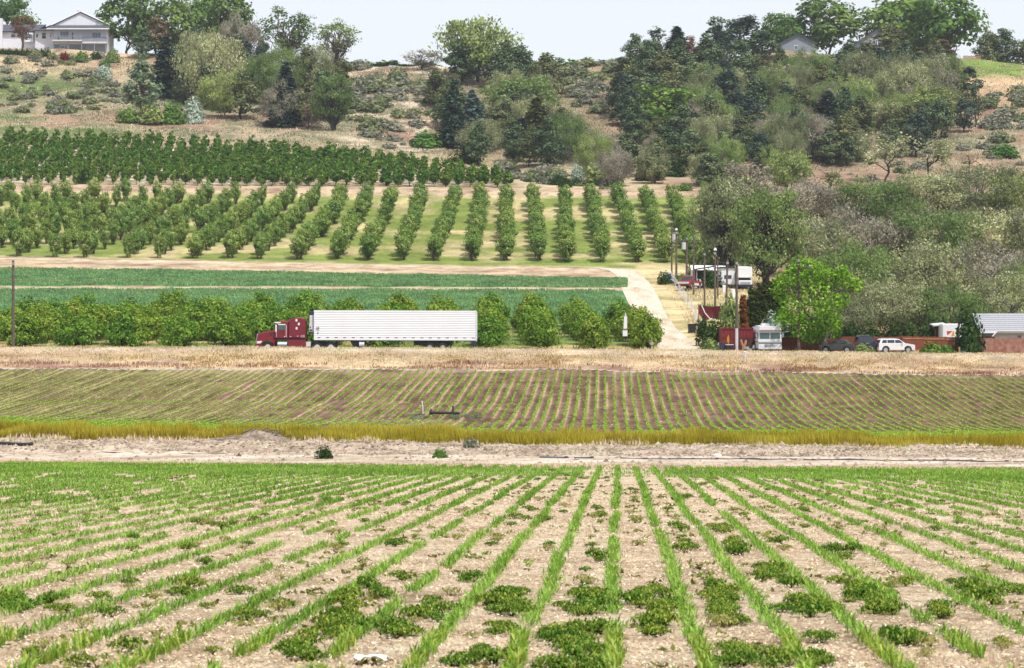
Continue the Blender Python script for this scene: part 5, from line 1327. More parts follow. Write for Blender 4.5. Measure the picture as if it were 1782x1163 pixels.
for s in (-1, 1):
    d = MB(); y = s * 1.10; yy = sorted((s * 1.07, s * 1.105))
    d.prism([(2.1, 1.42), (2.1, 2.15), (2.24, 2.76), (3.1, 2.76), (3.1, 1.42)], *yy)
    dr = d.build("door", M["red"], r)
    MB().prism([(2.24, 2.22), (2.32, 2.68), (2.96, 2.68), (2.96, 2.22)], *sorted((s * 1.1, s * 1.125))).build("window", M["glass"], dr)
    MB().box(2.26, 2.98, *sorted((s * 1.1, s * 1.135)), 2.70, 2.80, 0).build("window_trim", M["white"], dr)
    MB().box(3.02, 3.08, *sorted((s * 1.1, s * 1.13)), 1.5, 2.7).build("grab_rail", M["chrome"], dr)
    MB().box(2.06, 2.10, *sorted((s * 1.09, s * 1.12)), 1.5, 2.3).build("door_seam", M["lgrey"], dr)
    MB().box(2.84, 2.94, *sorted((s * 1.1, s * 1.13)), 1.5, 1.6).build("handle", M["chrome"], dr)
    MB().prism([(1.98, 2.0), (1.98, 2.72), (2.12, 2.72), (2.12, 2.0)], *sorted((s * 1.22, s * 1.34)), .02).build("mirror", M["white"], r)
    MB().box(1.4, 1.66, *sorted((s * .965, s * 1.0)), 1.72, 1.86, 0).build("air_intake", M["black"], r)
    for (x, z) in ((3.98, 3.2), (4.22, 2.83), (4.0, 2.4)):
        MB().box(x, x + .18, *sorted((s * 1.2, s * 1.215)), z - .14, z + .1).build("marker_plate", M["white"], r)
    for (x, z) in ((3.4, 1.56), (4.12, 1.6)):
        MB().box(x, x + .16, *sorted((s * 1.2, s * 1.213)), z - .03, z + .03).build("emblem", M["lgrey"], r)
    q = MB()                                                    # small pale unit marks at the foot of the sleeper
    for k, bars in enumerate(((1, 0, 1, 1), (1, 1, 0, 1), (0, 1, 1, 1))):
        x = 4.5 + k * .14
        for b, (dx, dz, w, h) in enumerate(((0, 0, .09, .03), (0, .2, .09, .03), (0, 0, .03, .2), (.07, 0, .03, .2))):
            if bars[b]: q.box(x + dx, x + dx + w, *sorted((s * 1.2, s * 1.212)), 1.48 + dz, 1.48 + dz + h)
    q.build("unit_lettering", M["lgrey"], r)
    MB().cyl((2.2, s * .98, .78), (3.14, s * .98, .78), .27, 16).build("fuel_tank", M["chrome"], r)
    MB().prism([(3.2, .42), (3.2, 1.2), (4.98, 1.22), (5.05, .42)], *sorted((s * .8, s * 1.18)), .03).build("side_skirt", M["red"], r)
    MB().box(5.0, 5.5, *sorted((s * .55, s * 1.05)), .55, 1.05, .03).build("step_box", M["chrome"], r)
    MB().box(8.2, 8.3, *sorted((s * .5, s * .95)), .75, .98).build("taillight", M["redlens"], r)
    wheel(r, 1.23, -1.22 if s < 0 else .92, .5, .5, .3, M["chrome"], .55, s)
    for x in (6.15, 7.5): wheel(r, x, -1.22 if s < 0 else .6, .5, .5, .62, M["lgrey"], .55, s)
MB().box(.6, 8.3, -.42, .42, .7, .98).build("chassis", M["black"], r)
MB().box(2.0, 5.0, -1.1, 1.1, 1.2, 1.3).build("cab_sill", M["black"], r)
MB().prism([(6.2, .98), (6.0, 1.08), (7.4, 1.08), (7.6, .98)], -.5, .5).build("fifth_wheel", M["black"], r)
for y in (-.8, -.4, 0, .4, .8): MB().box(2.5, 2.62, y - .06, y + .06, 3.1, 3.16).build("marker_light", M["amber"], r)
MB().box(4.2, 4.3, -.06, .06, 3.42, 3.52).build("beacon", M["amber"], r)

tx0 = (548 - CX) / S
r = empty("box_trailer", (tx0, TD, road_z(548)), "long white ribbed refrigerated trailer behind the dark red tractor", "trailer"); r.rotation_euler = (0, -math.atan(slope), 0)
L = 281 / S; zb, zt = 1.22, 4.18
for yb, s in ((-1.3, -1), (1.3, 1)):
    V, Fc = [], []; zs = []; nb = 15; hgt = (zt - zb - .34) / nb
    for k in range(nb): zs += [(zb + .2 + k * hgt, .0), (zb + .2 + k * hgt + hgt * .55, .0), (zb + .2 + k * hgt + hgt * .68, .02), (zb + .2 + k * hgt + hgt * .88, .02)]
    zs.append((zb + .2 + nb * hgt, 0))
    for z, d in zs: V += [(0.0, yb + s * d, z), (L, yb + s * d, z)]
    Fc = [(2 * i, 2 * i + 1, 2 * i + 3, 2 * i + 2) for i in range(len(zs) - 1)]
    MB().add(V, Fc).build("side_wall", M["trailer"], r)
MB().box(-.01, L + .01, -1.315, 1.315, zt - .14, zt).build("roof", M["trailer"], r)
MB().box(0, L, -1.33, 1.33, zb, zb + .2).build("bottom_rail", M["trailer"], r)
MB().box(0, L, -1.27, 1.27, zb - .06, zb).build("floor_pan", M["darkblue"], r)
MB().box(0, .04, -1.29, 1.29, zb + .2, zt - .14).build("front_wall", M["trailer"], r)
MB().box(L - .05, L + .03, -1.335, 1.335, zb - .1, zt + .01).build("rear_frame", M["lgrey"], r)
for y in (-.65, .65): MB().box(L + .03, L + .07, y - .62, y + .62, zb + .1, zt - .1).build("rear_door", M["white"], r)
for k in range(19):
    x = .35 + k * (L - .8) / 18
    for y in (-1.335, 1.33): MB().box(x, x + .3, y, y + .006, zb + .22, zb + .28).build("reflector", M["redlens"], r)
ru = MB().box(-.52, -.02, -1.05, 1.05, 2.0, 3.72, .05).build("cooling_unit", M["lgrey"], r)
MB().box(-.56, -.02, -1.07, 1.07, 3.72, 4.06, .08).build("unit_hood", M["darkblue"], ru)
MB().box(-.5, -.05, -1.07, 1.07, 1.9, 2.0).build("unit_base", M["black"], ru)
MB().box(-.44, -.2, -1.065, -1.05, 2.14, 2.28).build("unit_vent", M["black"], ru)
MB().box(-.42, -.32, -1.065, -1.05, 2.42, 2.55).build("unit_vent", M["black"], ru)
MB().box(-.55, -.46, -1.075, 1.075, 2.9, 3.72).build("unit_grille", M["black"], ru)
lt = MB()                                                       # the small number 12 low on the nose end
lt.box(.22, .26, -1.345, -1.322, 2.2, 2.5)
for x0, x1, z0, z1 in ((.33, .52, 2.46, 2.5), (.48, .52, 2.35, 2.5), (.33, .52, 2.33, 2.37), (.33, .37, 2.2, 2.37), (.33, .52, 2.2, 2.24)): lt.box(x0, x1, -1.345, -1.322, z0, z1)
lt.build("number_lettering", M["ink"], r)
MB().box(.3, .46, -1.345, -1.322, 1.88, 1.96).build("small_plate", M["ink"], r)
for s in (-1, 1):
    MB().prism([(4.1, .2), (3.55, 1.16), (4.6, 1.16), (4.35, .2)], *sorted((s * .75, s * 1.0))).build("landing_leg", M["black"], r)
    for x in (11.5, 12.8): wheel(r, x, -1.24 if s < 0 else .62, .5, .5, .62, M["grey"], .5, s)
    MB().box(13.55, 13.6, *sorted((s * .7, s * 1.25)), .25, 1.15).build("mud_flap", M["black"], r)
MB().cyl((4.5, -1.05, .78), (5.0, -1.05, .78), .3, 16).build("fuel_tank", M["lgrey"], r)
MB().box(9.9, 13.7, -.6, .6, .72, 1.16).build("bogie_frame", M["black"], r)
MB().box(L - .12, L - .02, -1.2, 1.2, .55, .68).box(L - .1, L - .04, -.9, -.8, .68, 1.2).box(L - .1, L - .04, .8, .9, .68, 1.2).build("rear_guard", M["black"], r)
MB().box(L - .5, L, -1.32, -1.0, .75, 1.2).build("rear_corner", M["darkblue"], r)

# ---- passenger cars
def car(name, loc, rz, paint, label, kind="suv", Lc=4.6, w=1.8, h=1.72, cat="car", glass=None, group=None):
    r = empty(name, loc, label, cat, group, rz); k = Lc / 4.6; gl = glass or M["dglass"]
    wr = .36; x1, x2 = .88 * k, 3.72 * k
    def arch(x): return [(x + (wr + .07) * math.cos(t), .36 + (wr + .07) * math.sin(t)) for t in np.linspace(math.pi, 0, 9)]
    belt = 1.02
    low = [(0.05, .3)] + arch(x1) + arch(x2) + [(4.55 * k, .3), (4.6 * k, .62), (4.5 * k, .88), (3.5 * k, 1.02), (.12, belt), (0, .9), (0, .45)]
    b = MB().prism(low, -w / 2, w / 2, .05).build("body", paint, r)
    if kind == "suv": top = [(.1, belt - .02), (.28, h - .1), (.45, h), (2.3 * k, h), (2.65 * k, h - .06), (3.42 * k, belt - .02)]
    elif kind == "sedan": top = [(.65 * k, belt - .1), (1.35 * k, h - .04), (1.7 * k, h), (2.3 * k, h), (2.6 * k, h - .06), (3.4 * k, belt - .02)]
    else: top = [(1.85 * k, belt - .02), (1.95 * k, h - .05), (2.1 * k, h), (2.6 * k, h), (2.85 * k, h - .06), (3.4 * k, belt - .02)]
    n = len(top); V, Fc = [], []
    for s in (-1, 1):
        for x, z in top: V.append((x, s * (w / 2 - .05 - .16 * max(0, (z - belt) / (h - belt))), z))
    Fc = [tuple(range(n)), tuple(range(n, 2 * n))[::-1]] + [(i, (i + 1) % n, n + (i + 1) % n, n + i) for i in range(n)]
    c = MB().add(V, Fc).build("roof", paint, r)
    def side(x0, x1, name="window"):
        for s in (-1, 1):
            zlo, zhi = belt + .04, h - .12
            yl = s * (w / 2 - .05 - .16 * (zlo - belt) / (h - belt) + .012); yh = s * (w / 2 - .05 - .16 * (zhi - belt) / (h - belt) + .012)
            MB().add([(x0[0], yl, zlo), (x1[0], yl, zlo), (x1[1], yh, zhi), (x0[1], yh, zhi)], [(0, 1, 2, 3)]).build(name, gl, c)
    if kind == "suv": side((.34, .48), (1.05 * k, 1.05 * k)); side((1.13 * k, 1.13 * k), (2.02 * k, 2.02 * k)); side((2.1 * k, 2.1 * k), (3.2 * k, 2.62 * k))
    elif kind == "sedan": side((1.0 * k, 1.45 * k), (2.0 * k, 2.0 * k)); side((2.08 * k, 2.08 * k), (3.15 * k, 2.58 * k))
    else: side((1.98 * k, 2.05 * k), (3.2 * k, 2.75 * k))
    a, bb = top[-1], top[-2]; e = .012
    def scr(p, q, name, dx):
        f = lambda z: w / 2 - .13 - .16 * (z - belt) / (h - belt)
        P = [(p[0] + (q[0] - p[0]) * t + dx, s * f(p[1] + (q[1] - p[1]) * t), p[1] + (q[1] - p[1]) * t + .01) for t, s in ((.1, -1), (.1, 1), (.92, 1), (.92, -1))]
        MB().add(P, [(0, 1, 2, 3)]).build(name, gl, c)
    scr(a, bb, "windshield", .02); scr(top[0], top[1], "rear_window", -.02)
    for s in (-1, 1):
        MB().box(4.42 * k, 4.59 * k, *sorted((s * .5, s * (w / 2 - .06))), .66, .82).build("headlight", M["clear"], r)
        MB().box(-.012, .06, *sorted((s * .55, s * (w / 2 - .02))), .68, .95).build("taillight", M["redlens"], r)
        MB().box(2.9 * k, 3.05 * k, *sorted((s * (w / 2 - .02), s * (w / 2 + .16))), 1.02, 1.16).build("mirror", paint, r)
        for x in (x1, x2): wheel(r, x, -w / 2 + .01 if s < 0 else w / 2 - .23, .36, wr, .22, M["grey"], .6, s)
    MB().box(-.04, 4.63 * k, -w / 2 + .1, w / 2 - .1, .3, .46).build("bumper", M["black"] if paint is not M["carwhite"] else M["lgrey"], r)
    if kind == "suv":
        q = MB()
        for s in (-1, 1): q.box(.6, 2.2 * k, s * .62 - .02, s * .62 + .02, h + .03, h + .06).box(.7, .76, s * .62 - .02, s * .62 + .02, h - .01, h + .03).box(2.0 * k, 2.06 * k, s * .62 - .02, s * .62 + .02, h - .01, h + .03)
        q.build("roof_rack", M["grey"], r)
    return r
def gz(px, D): return at(px, D)
p = gz(1525, 264.2); car("parked_car", p, math.radians(8), M["carwhite"], "white SUV parked before the board fence, nose away from the dark cars", Lc=3.85, w=1.75, h=1.5)
p = gz(1487, 264.3); car("parked_car", (p[0], p[1], p[2] + .1), math.radians(6), M["darkblue"], "dark blue-grey SUV with pale roof rack between the white SUV and the black car", Lc=2.9, w=1.6, h=1.72)
p = gz(1489, 263.0); car("parked_car", p, math.radians(158), M["carblack"], "black car parked nose out at the end of the row by the board fence", "sedan", Lc=3.6, w=1.7, h=1.42)
p = gz(1209, 353); car("pickup_truck", (p[0], p[1] - 2, float(ZX(p[0], p[1] - 2))), math.radians(245), M["carred"], "red and white pickup parked by the wire fence at the top of the drive", "pickup", Lc=5.0, w=1.9, h=1.75, cat="pickup")
_pk = bpy.data.objects["pickup_truck"]
for s in (-1, 1): MB().box(1.35, 3.35, *sorted((s * .945, s * .965)), .42, .74).box(.1, .45, *sorted((s * .945, s * .965)), .42, .74).build("lower_panel", M["carwhite"], _pk)
MB().box(4.95, 5.02, -.8, .8, .62, .86).build("grille", M["lgrey"], _pk)
p = gz(1214, 357); car("parked_car", p, math.radians(6), M["carwhite"], "white car parked under the dark carport roof", "sedan", Lc=4.3, h=1.4)
p = gz(1073, 652); car("parked_car", (p[0], p[1], p[2] + .3), math.radians(20), M["darkblue"], "dark blue SUV parked alone on the crest by the skyline fruit trees", Lc=4.4, h=1.7)

# ---- motorhome by the road
D = 263.2; s = F / D
r = empty("motorhome", ((1340 - CX) / s, D, float(Zt(1340., 265.)) - .02), "old white motorhome with orange stripe facing the road", "motorhome")
bd = MB().prism([(-1.18, .42), (-1.2, 1.3), (-1.16, 2.3), (-1.0, 2.68), (1.0, 2.68), (1.16, 2.3), (1.2, 1.3), (1.18, .42)], 0.1, 8.2, .12).build("body", M["white"], r)
MB().prism([(-1.15, 2.28), (-1.02, 2.66), (1.02, 2.66), (1.15, 2.28)], -.12, .25, .05).build("overhang", M["white"], r)
for x in (-1.02, .06): MB().box(x, x + .98, .06, .13, 1.42, 2.02, 0).build("windshield", M["glass"], r)
MB().box(-1.14, 1.14, -.135, -.1, 2.26, 2.31).build("stripe", M["stripe"], r)
MB().box(-1.19, 1.19, .05, .16, 1.1, 1.3).build("cowl", M["white"], r)
MB().box(-1.15, 1.15, .02, .2, .92, .98).build("trim_gap", M["black"], r)
MB().box(-1.16, 1.16, .0, .2, .5, .9, 0).build("front_panel", M["lgrey"], r)
MB().box(-.55, .55, -.02, .02, .58, .84).build("grille", M["grey"], r)
for x in (-.95, .7): MB().box(x, x + .25, -.02, .03, .62, .82).build("headlight", M["clear"], r)
MB().box(-1.2, 1.2, -.12, .1, .34, .5, .02).build("bumper", M["chrome"], r)
MB().box(-.75, .15, 1.2, 2.4, 2.68, 2.98, .08).build("roof_unit", M["white"], r)
MB().box(-.9, .9, 3.2, 6.5, 2.68, 2.8, .03).build("roof_box", M["white"], r)
for y in (.5, 2.2, 4.4): MB().box(-1.215, -1.19, y, y + .9, 1.45, 2.05).build("side_window", M["dglass"], r)
MB().box(-1.21, -1.18, .2, 8.0, 1.08, 1.16).build("side_stripe", M["stripe"], r)
for xx in (-1.18, .95):
    for y in (1.3, 6.2): MB().cyl((xx, y, .36), (xx + .23, y, .36), .36, 18).build("wheel", M["tyre"], r)
for xx, d in ((-1.35, -1), (1.35, 1)): MB().box(xx - .08, xx + .08, .1, .2, 1.55, 1.95).build("mirror", M["grey"], r)
MB().slab([(1.22, .9, 2.02), (2.05, .6, 2.2), (2.05, 4.5, 2.2), (1.22, 4.5, 2.02)], .06).build("awning", M["lgrey"], r)

# ---- red container, brown gate, clutter at the drive's mouth
p = gz(1256, 266.6)
r = empty("storage_container", p, "dark red storage container between the poles and the white motorhome", "container")
q = MB(); W = 3.25
V, Fc = [], []
xs = np.linspace(0, W, 41)
for i, x in enumerate(xs): d = .035 if (i // 2) % 2 else 0; V += [(x, d, .1), (x, d, 2.25)]
Fc = [(2 * i, 2 * i + 2, 2 * i + 3, 2 * i + 1) for i in range(len(xs) - 1)]
q.add(V, Fc).build("front_wall", M["shed"], r)
MB().box(-.03, W + .03, -.05, .0, 2.25, 2.42).build("top_rail", M["shed"], r)
MB().box(-.03, W + .03, -.05, .03, 0, .12).build("bottom_rail", M["shed"], r)
MB().box(0, W, .06, 5.0, .05, 2.36).build("body", M["shed"], r)
MB().box(1.32, 1.4, -.06, 0, .1, 2.3).build("door_post", M["shed"], r)
MB().box(.05, W - .05, -.04, -.012, 1.38, 1.44).build("mid_rail", M["shed"], r)
p = gz(1287, 265.8); r = empty("board_gate", p, "low dark brown board gate in front of the red container", "gate")
for k in range(8): MB().box(k * .17, k * .17 + .155, random.uniform(0, .02), .05, .05, 1.4 + random.uniform(-.04, .04)).build("board", M["brown"], r)
MB().box(-.02, 1.36, .05, .1, .3, .4).box(-.02, 1.36, .05, .1, 1.0, 1.1).build("rail", M["brown"], r)
def bin_(px, D, h, w, mat, label, lid=None, rz=0.1, name="wheelie_bin"):
    r = empty(name, gz(px, D), label, "bin", None, rz)
    a, b = w * .4, w * .5
    MB().add([(-a, -a, .06), (a, -a, .06), (a, a, .06), (-a, a, .06), (-b, -b, h), (b, -b, h), (b, b, h), (-b, b, h)], [(0, 3, 2, 1), (4, 5, 6, 7), (0, 1, 5, 4), (1, 2, 6, 5), (2, 3, 7, 6), (3, 0, 4, 7)]).build("tub", mat, r)
    MB().box(-b - .03, b + .03, -b - .04, b + .03, h, h + .06, .02).build("lid", lid or mat, r)
    for sx in (-1, 1): MB().cyl((sx * a, a, .1), (sx * (a + .06), a, .1), .1, 10).build("wheel", M["black"], r)
    MB().box(-b * .8, b * .8, b + .03, b + .08, h - .06, h - .02).build("handle", M["black"], r)
bin_(1258, 263.4, .95, .68, M["bin"], "grey tub bin standing first at the drive's mouth")
bin_(1269, 262.9, .8, .72, M["dbin"], "dark bin with pale lid beside the grey tub bin", M["white"])
bin_(1204, 291, .98, .85, M["dbin"], "black bin standing alone on the dry grass by the drive", M["black"])
p = gz(1251, 263.6); r = empty("meter_box", p, "small pale meter box on a post beside the grey tub bin", "meter box")
MB().box(-.04, .04, -.04, .04, 0, .7).build("post", M["lgrey"], r); MB().box(-.16, .16, -.1, .1, .55, 1.0, .02).build("box", M["lgrey"], r)
p = gz(1267.5, 264.0); r = empty("marker_post", p, "bright yellow marker post in front of the red container", "post")
MB().cyl((0, 0, 0), (0, 0, 1.25), .06, 10).build("post", M["yellow"], r); MB().box(-.13, .13, -.05, .05, 1.0, 1.55, .04).build("marker", M["yellow"], r); MB().cyl((0, 0, 1.55), (0, 0, 1.8), .07, 8, .02).build("tip", M["yellow"], r)
p = gz(1294, 262.9); r = empty("driftwood_stump", p, "orange-brown forked driftwood stump standing by the white-based pole", "stump")
MB().tubes([(-.02, 0, -.05), (0, 0, .5), (.02, 0, .75)], [.22, .19, .17], 8).build("trunk", M["drift"], r, smooth=True)
MB().tubes([(0, 0, .6), (-.2, 0, 1.0), (-.28, .02, 1.38)], [.15, .12, .09], 7).build("branch", M["drift"], r, smooth=True)
MB().tubes([(.02, 0, .6), (.2, 0, 1.0), (.24, .02, 1.32)], [.15, .13, .1], 7).build("branch", M["drift"], r, smooth=True)
p = gz(1304, 263.0); r = empty("garden_tractor", p, "small grey ride-on mower beside the white motorhome", "mower")
MB().prism([(-.55, .3), (-.5, .6), (-.1, .66), (0, .45), (.3, .45), (.4, .8), (.5, .8), (.5, .3)], -.3, .3, .04).build("body", M["grey"], r)
for x in (-.4, .38):
    for y in (-.38, .26): MB().cyl((x, y, .2), (x, y + .12, .2), .2 if x < 0 else .26, 14).build("wheel", M["tyre"], r)
MB().tubes([(-.15, 0, .6), (.0, 0, .95)], .025).build("steering_column", M["black"], r); MB().cyl((.0, 0, .94), (.02, 0, .97), .16, 14).build("steering_wheel", M["black"], r)

# ---- utility poles
def pole(px, top, base, label, D=None, r0=.15, mat="wood", arm=None, cap=False, tank=None, lean=0, white=False, knob=True):
    X, D, z = ground_at(px, base, 262.5) if D is None else gz(px, D)
    H = (CY - top) / F * D - z
    r = empty("utility_pole", (X, D, z), label, "utility pole", "utility poles along the drive and road")
    MB().tubes([(0, 0, -.3), (lean * .5, 0, H * .5), (lean, 0, H)], [r0, r0 * .85, r0 * .7], 10).build("pole", M[mat], r, smooth=True)
    if arm is not None:
        za, half = arm
        MB().box(-half, half, -.22, -.1, H - za - .07, H - za + .07).build("crossarm", M["wood"], r)
        for x in (-half + .08, -half * .4, half * .4, half - .08): MB().cyl((x, -.16, H - za + .07), (x, -.16, H - za + .25), .05, 8, .03).build("insulator", M["lgrey"], r)
    if cap: MB().cyl((lean, 0, H), (lean, 0, H + .3), .2, 10, .12).build("lamp", M["white"], r)
    if tank:
        dx, dz = tank; t = MB().cyl((dx, -.1, H - dz - 1.0), (dx, -.1, H - dz), .3, 14).build("transformer", M["lgrey"], r)
        MB().cyl((dx, -.1, H - dz), (dx, -.1, H - dz + .25), .06, 8).build("bushing", M["grey"], t)
    if white: MB().cyl((0, 0, 0), (0, 0, 2.5), r0 * 1.04, 10, r0 * 1.0).build("painted_base", M["lgrey"], r)
    if knob: MB().box(-.12 + lean, .12 + lean, -.25, -.12, H - .5, H - .25).build("bracket", M["grey"], r)
    return r
pole(23, 453, 606, "lone wooden pole at the far end of the roadside orchard", 263.4, r0=.17)
pole(1169, 382, 482, "slim brown pole farthest up the drive, with a grey transformer", tank=(.35, 2.2), r0=.13)
pole(1177, 401, 494, "dark pole with white lamp cap beside the slim brown pole", cap=True, r0=.17)
pole(1195, 411, 492, "dark pole with crossarm and hanging grey transformer", arm=(.6, 1.9), tank=(-.42, .9), r0=.17)
pole(1207, 411, 514, "dark pole standing right beside the crossarm and transformer pole", r0=.14, knob=False)
pole(1226, 438, 536, "thin pole rising behind the dark red tarp's left corner", r0=.13)
pole(1244.5, 436, 556, "pole with round white lamp above the middle of the dark red tarp", cap=True, r0=.15)
pole(1249, 452, 520, "short pole just behind the round-lamp pole", r0=.12, knob=False)
pole(1262, 452, 590, "leaning grey pole in front of the tall dark elm", lean=.25, r0=.14)
pole(1282, 452, 609, "pole with white-painted base beside the driftwood stump", 263.2, white=True, r0=.16)
pole(1390, 447, 608, "stout pole with wide crossarm in front of the yellow-green maple", 262.9, arm=(1.05, 1.15), r0=.17)

# ---- sagging overhead wires
PT = {}
for o in list(scene.objects):
    if o.get('category') == 'utility pole': PT[round(CX + o.location.x / o.location.y * F)] = o
def top_of(px, dz=.35, dx=0.0):
    o = PT[min(PT, key=lambda k: abs(k - px))]; m = [c for c in o.children if c.name.startswith("pole")][0]; h = max(v.co.z for v in m.data.vertices)
    return np.array([o.location.x + dx, o.location.y - .16, o.location.z + h - dz])
def wire(a, b, sag, label, r0=.016):
    t = np.linspace(0, 1, 13)[:, None]; P = a + (b - a) * t; P[:, 2] -= 4 * sag * (t * (1 - t))[:, 0]
    o = MB().tubes(P - P[0], r0, 4).build("overhead_wire", M["black"]); o.location = P[0]; tag(o, label, "wire", "overhead wires between the utility poles")
for dx, w_ in ((-.9, "outer"), (.9, "inner")):
    wire(top_of(1390, .95, dx), np.array([58., 268. + dx, 6.6]), .7, f"{w_} overhead wire sagging from the stout pole's crossarm past the elm wood")
    wire(top_of(1282, .4, dx * .12), top_of(1390, .95, dx), .35, f"{w_} overhead wire between the white-based pole and the stout crossarm pole")
for a, b, l in ((1282, 1262, "from the white-based pole to the leaning grey pole"), (1262, 1244, "from the leaning grey pole to the round-lamp pole"), (1244, 1226, "from the round-lamp pole to the thin pole"), (1226, 1207, "from the thin pole to the pole beside the transformer"), (1195, 1177, "from the crossarm pole to the lamp-capped dark pole"), (1177, 1169, "from the lamp-capped dark pole to the slim brown pole")):
    wire(top_of(a), top_of(b), .4, "thin overhead wire running " + l)

# ---- board fences along the yard
def fence(name, px0, px1, D, tops, base_off, mat, label, rail=None):
    X0, X1 = (px0 - CX) / F * D, (px1 - CX) / F * D; n = max(1, int(round((X1 - X0) / 2.4))); L = (X1 - X0) / n
    r = empty(name, (X0, D, float(ZX(X0, D))), label, "fence"); z0 = r.location.z
    for i in range(n):
        q = MB(); nb = 16; st = random.uniform(-.03, .03)
        for k in range(nb):
            x = i * L + k * L / nb; zg = float(ZX(X0 + x, D)) - z0 - .03; t = np.interp(px0 + (px1 - px0) * (x / (X1 - X0)), [px0, px1], tops)
            H = (CY - t) / F * D - z0 + st + random.uniform(-.025, .025)
            q.box(x + .004, x + L / nb - .004, random.uniform(-.012, .012), .035, zg, H)
        q.build("fence_panel", M[mat], r)
        zt_ = (CY - np.interp(i / n, [0, 1], tops)) / F * D - z0
        MB().box(i * L - .05, i * L + .05, .036, .14, -.1, zt_ + .03).build("fence_post", M[mat], r)
        if rail: MB().box(i * L + .05, (i + 1) * L - .05, -.05, -.014, zt_ - .32, zt_ - .2).build("top_rail", M[rail], r)
    return r
fence("board_fence", 1362, 1569, 266.2, [587, 586], 0, "board", "red-brown board fence behind the parked cars")
fence("board_fence", 1570, 1682, 266.0, [585, 587], 0, "board", "red-brown board fence with a pale top rail next to the white SUV", rail="drift")
fence("board_fence", 1690, 1830, 265.0, [588, 588.5], 0, "fboard", "faded board fence with pale streaks below the pale shingle roof")
for kk, px in enumerate((1411, 1425, 1441, 1455, 1473)): 
    p = gz(px, 262.6); t_ = random.uniform(.16, .24)
    d = MB(); V, Q = tube([(0, 0, -.05), (0, 0, t_ * .5), (0, 0, t_)], [t_, t_ * .95, t_ * .45], 9); d.add(V.tolist(), Q.tolist())
    o = d.build("border_stone", M["stone"], None, smooth=True); o.location = p
    tag(o, f"white border stone {ordw(kk + 1)} from the motorhome before the board fence", "stone", "white border stones by the road")

# ---- low house with pale shingle roof, box trailer with logo, lean-to
D = 277.0; s = F / D; X0 = (1700 - CX) / s
r = empty("low_house", (X0, D, -2.1), "low white house with pale shingle roof behind the faded fence", "house")
zr, ze = (CY - 546) / s + 2.1, (CY - 578) / s + 2.1; W = 9.0
MB().box(1.9, W, .6, 7.6, 0, ze - .02).build("wall", M["siding"], r)
rf = MB().slab([(.3, -.3, ze), (W + .4, -.3, ze + .02), (W + .4, 4.0, zr), (.2, 4.0, zr)], .14).slab([(.2, 4.02, zr), (W + .4, 4.02, zr), (W + .4, 8.4, ze), (.3, 8.4, ze)], .14).build("roof", M["lroof"], r)
k = 0
for i in range(9):                                           # shingle courses proud of the deck
    t0, t1 = i / 9, (i + 1) / 9 + .02; y0, y1 = -.3 + 4.3 * t0, -.3 + 4.3 * t1; z0, z1 = ze + (zr - ze) * t0, ze + (zr - ze) * t1
    MB().slab([(.28, y0, z0 + .05), (W + .42, y0, z0 + .05), (W + .42, y1, z1 + .012), (.18, y1, z1 + .012)], .04).build("shingle_course", M["lroof"], rf)
MB().box(.3, 1.9, .2, 4.0, 0, ze - .5).build("porch_wall", M["brown"], r)
MB().box(.3, W + .4, -.36, -.31, ze - .12, ze + .08).build("fascia", M["trim"], r)
for x in (4.4, 7.4): 
    w_ = MB().box(x, x + .55, .56, .6, ze - .85, ze - .3).build("window", M["trim"], r); MB().box(x + .06, x + .49, .545, .56, ze - .79, ze - .36).build("pane", M["bglass"], w_)
MB().prism([(1.5, ze - .45), (2.1, ze + .18), (W + .3, ze + .26), (W + .3, ze + .16), (2.14, ze + .08), (1.6, ze - .48)], -.62, -.4).build("gutter_board", M["trim"], r)
D = 268.6; s = F / D
r = empty("cargo_trailer", ((1640 - CX) / s, D, float(Zt(1652., D))), "white cargo box with red and orange triangle logo behind the fence", "trailer")
MB().box(0, 2.3, 0, 4.5, .5, (CY - 563.5) / s - r.location.z, .08).build("box", M["white"], r)
lx = lambda px: (px - 1640) / s
lz = lambda py: (CY - py) / s - r.location.z
def flat(name, pts, mat, y0=-.02): MB().prism([(lx(a), lz(b)) for a, b in pts], y0, -.004).build(name, M[mat], r)
flat("logo_triangle", [(1647.5, 576.5), (1657.5, 576.2), (1649, 583.5)], "logored")
flat("logo_wedge", [(1658, 577), (1660.5, 577), (1661, 584.5), (1655.5, 584.8)], "orange")
for x in (.3, 1.9): MB().cyl((x, 2.4, .33), (x + .2, 2.4, .33), .33, 14).build("wheel", M["tyre"], r)
MB().box(.2, 2.1, .3, 4.3, .38, .5).build("chassis", M["black"], r)
p = gz(1626, 271); r = empty("lean_to", p, "small dark lean-to with pale flat roof beside the white cargo box", "shed")
MB().slab([(-.2, -.5, 2.5), (1.2, -.5, 2.62), (1.2, 2.0, 2.8), (-.2, 2.0, 2.68)], .12).build("roof", M["lgrey"], r)
for x in (.0, .95):
    for y in (-.3, 1.8): MB().box(x, x + .1, y, y + .1, 0, 2.5).build("post", M["brown"], r)
MB().box(0.3, 1.0, .3, 1.8, 0, 2.4).build("wall", M["brown"], r)
p = gz(1673, 262.6); r = empty("garden_ornament", p, "small green crate with a rusty post beside the dark evergreen bush", "crate")
MB().box(-.05, .4, -.15, .2, 0, .34, .03).build("crate", plain("crate_green", lin(60, 120, 100, .7), rough=.6), r); MB().tubes([(-.2, 0, 0), (-.22, 0, .75)], .1, 8).build("post", M["drift"], r)

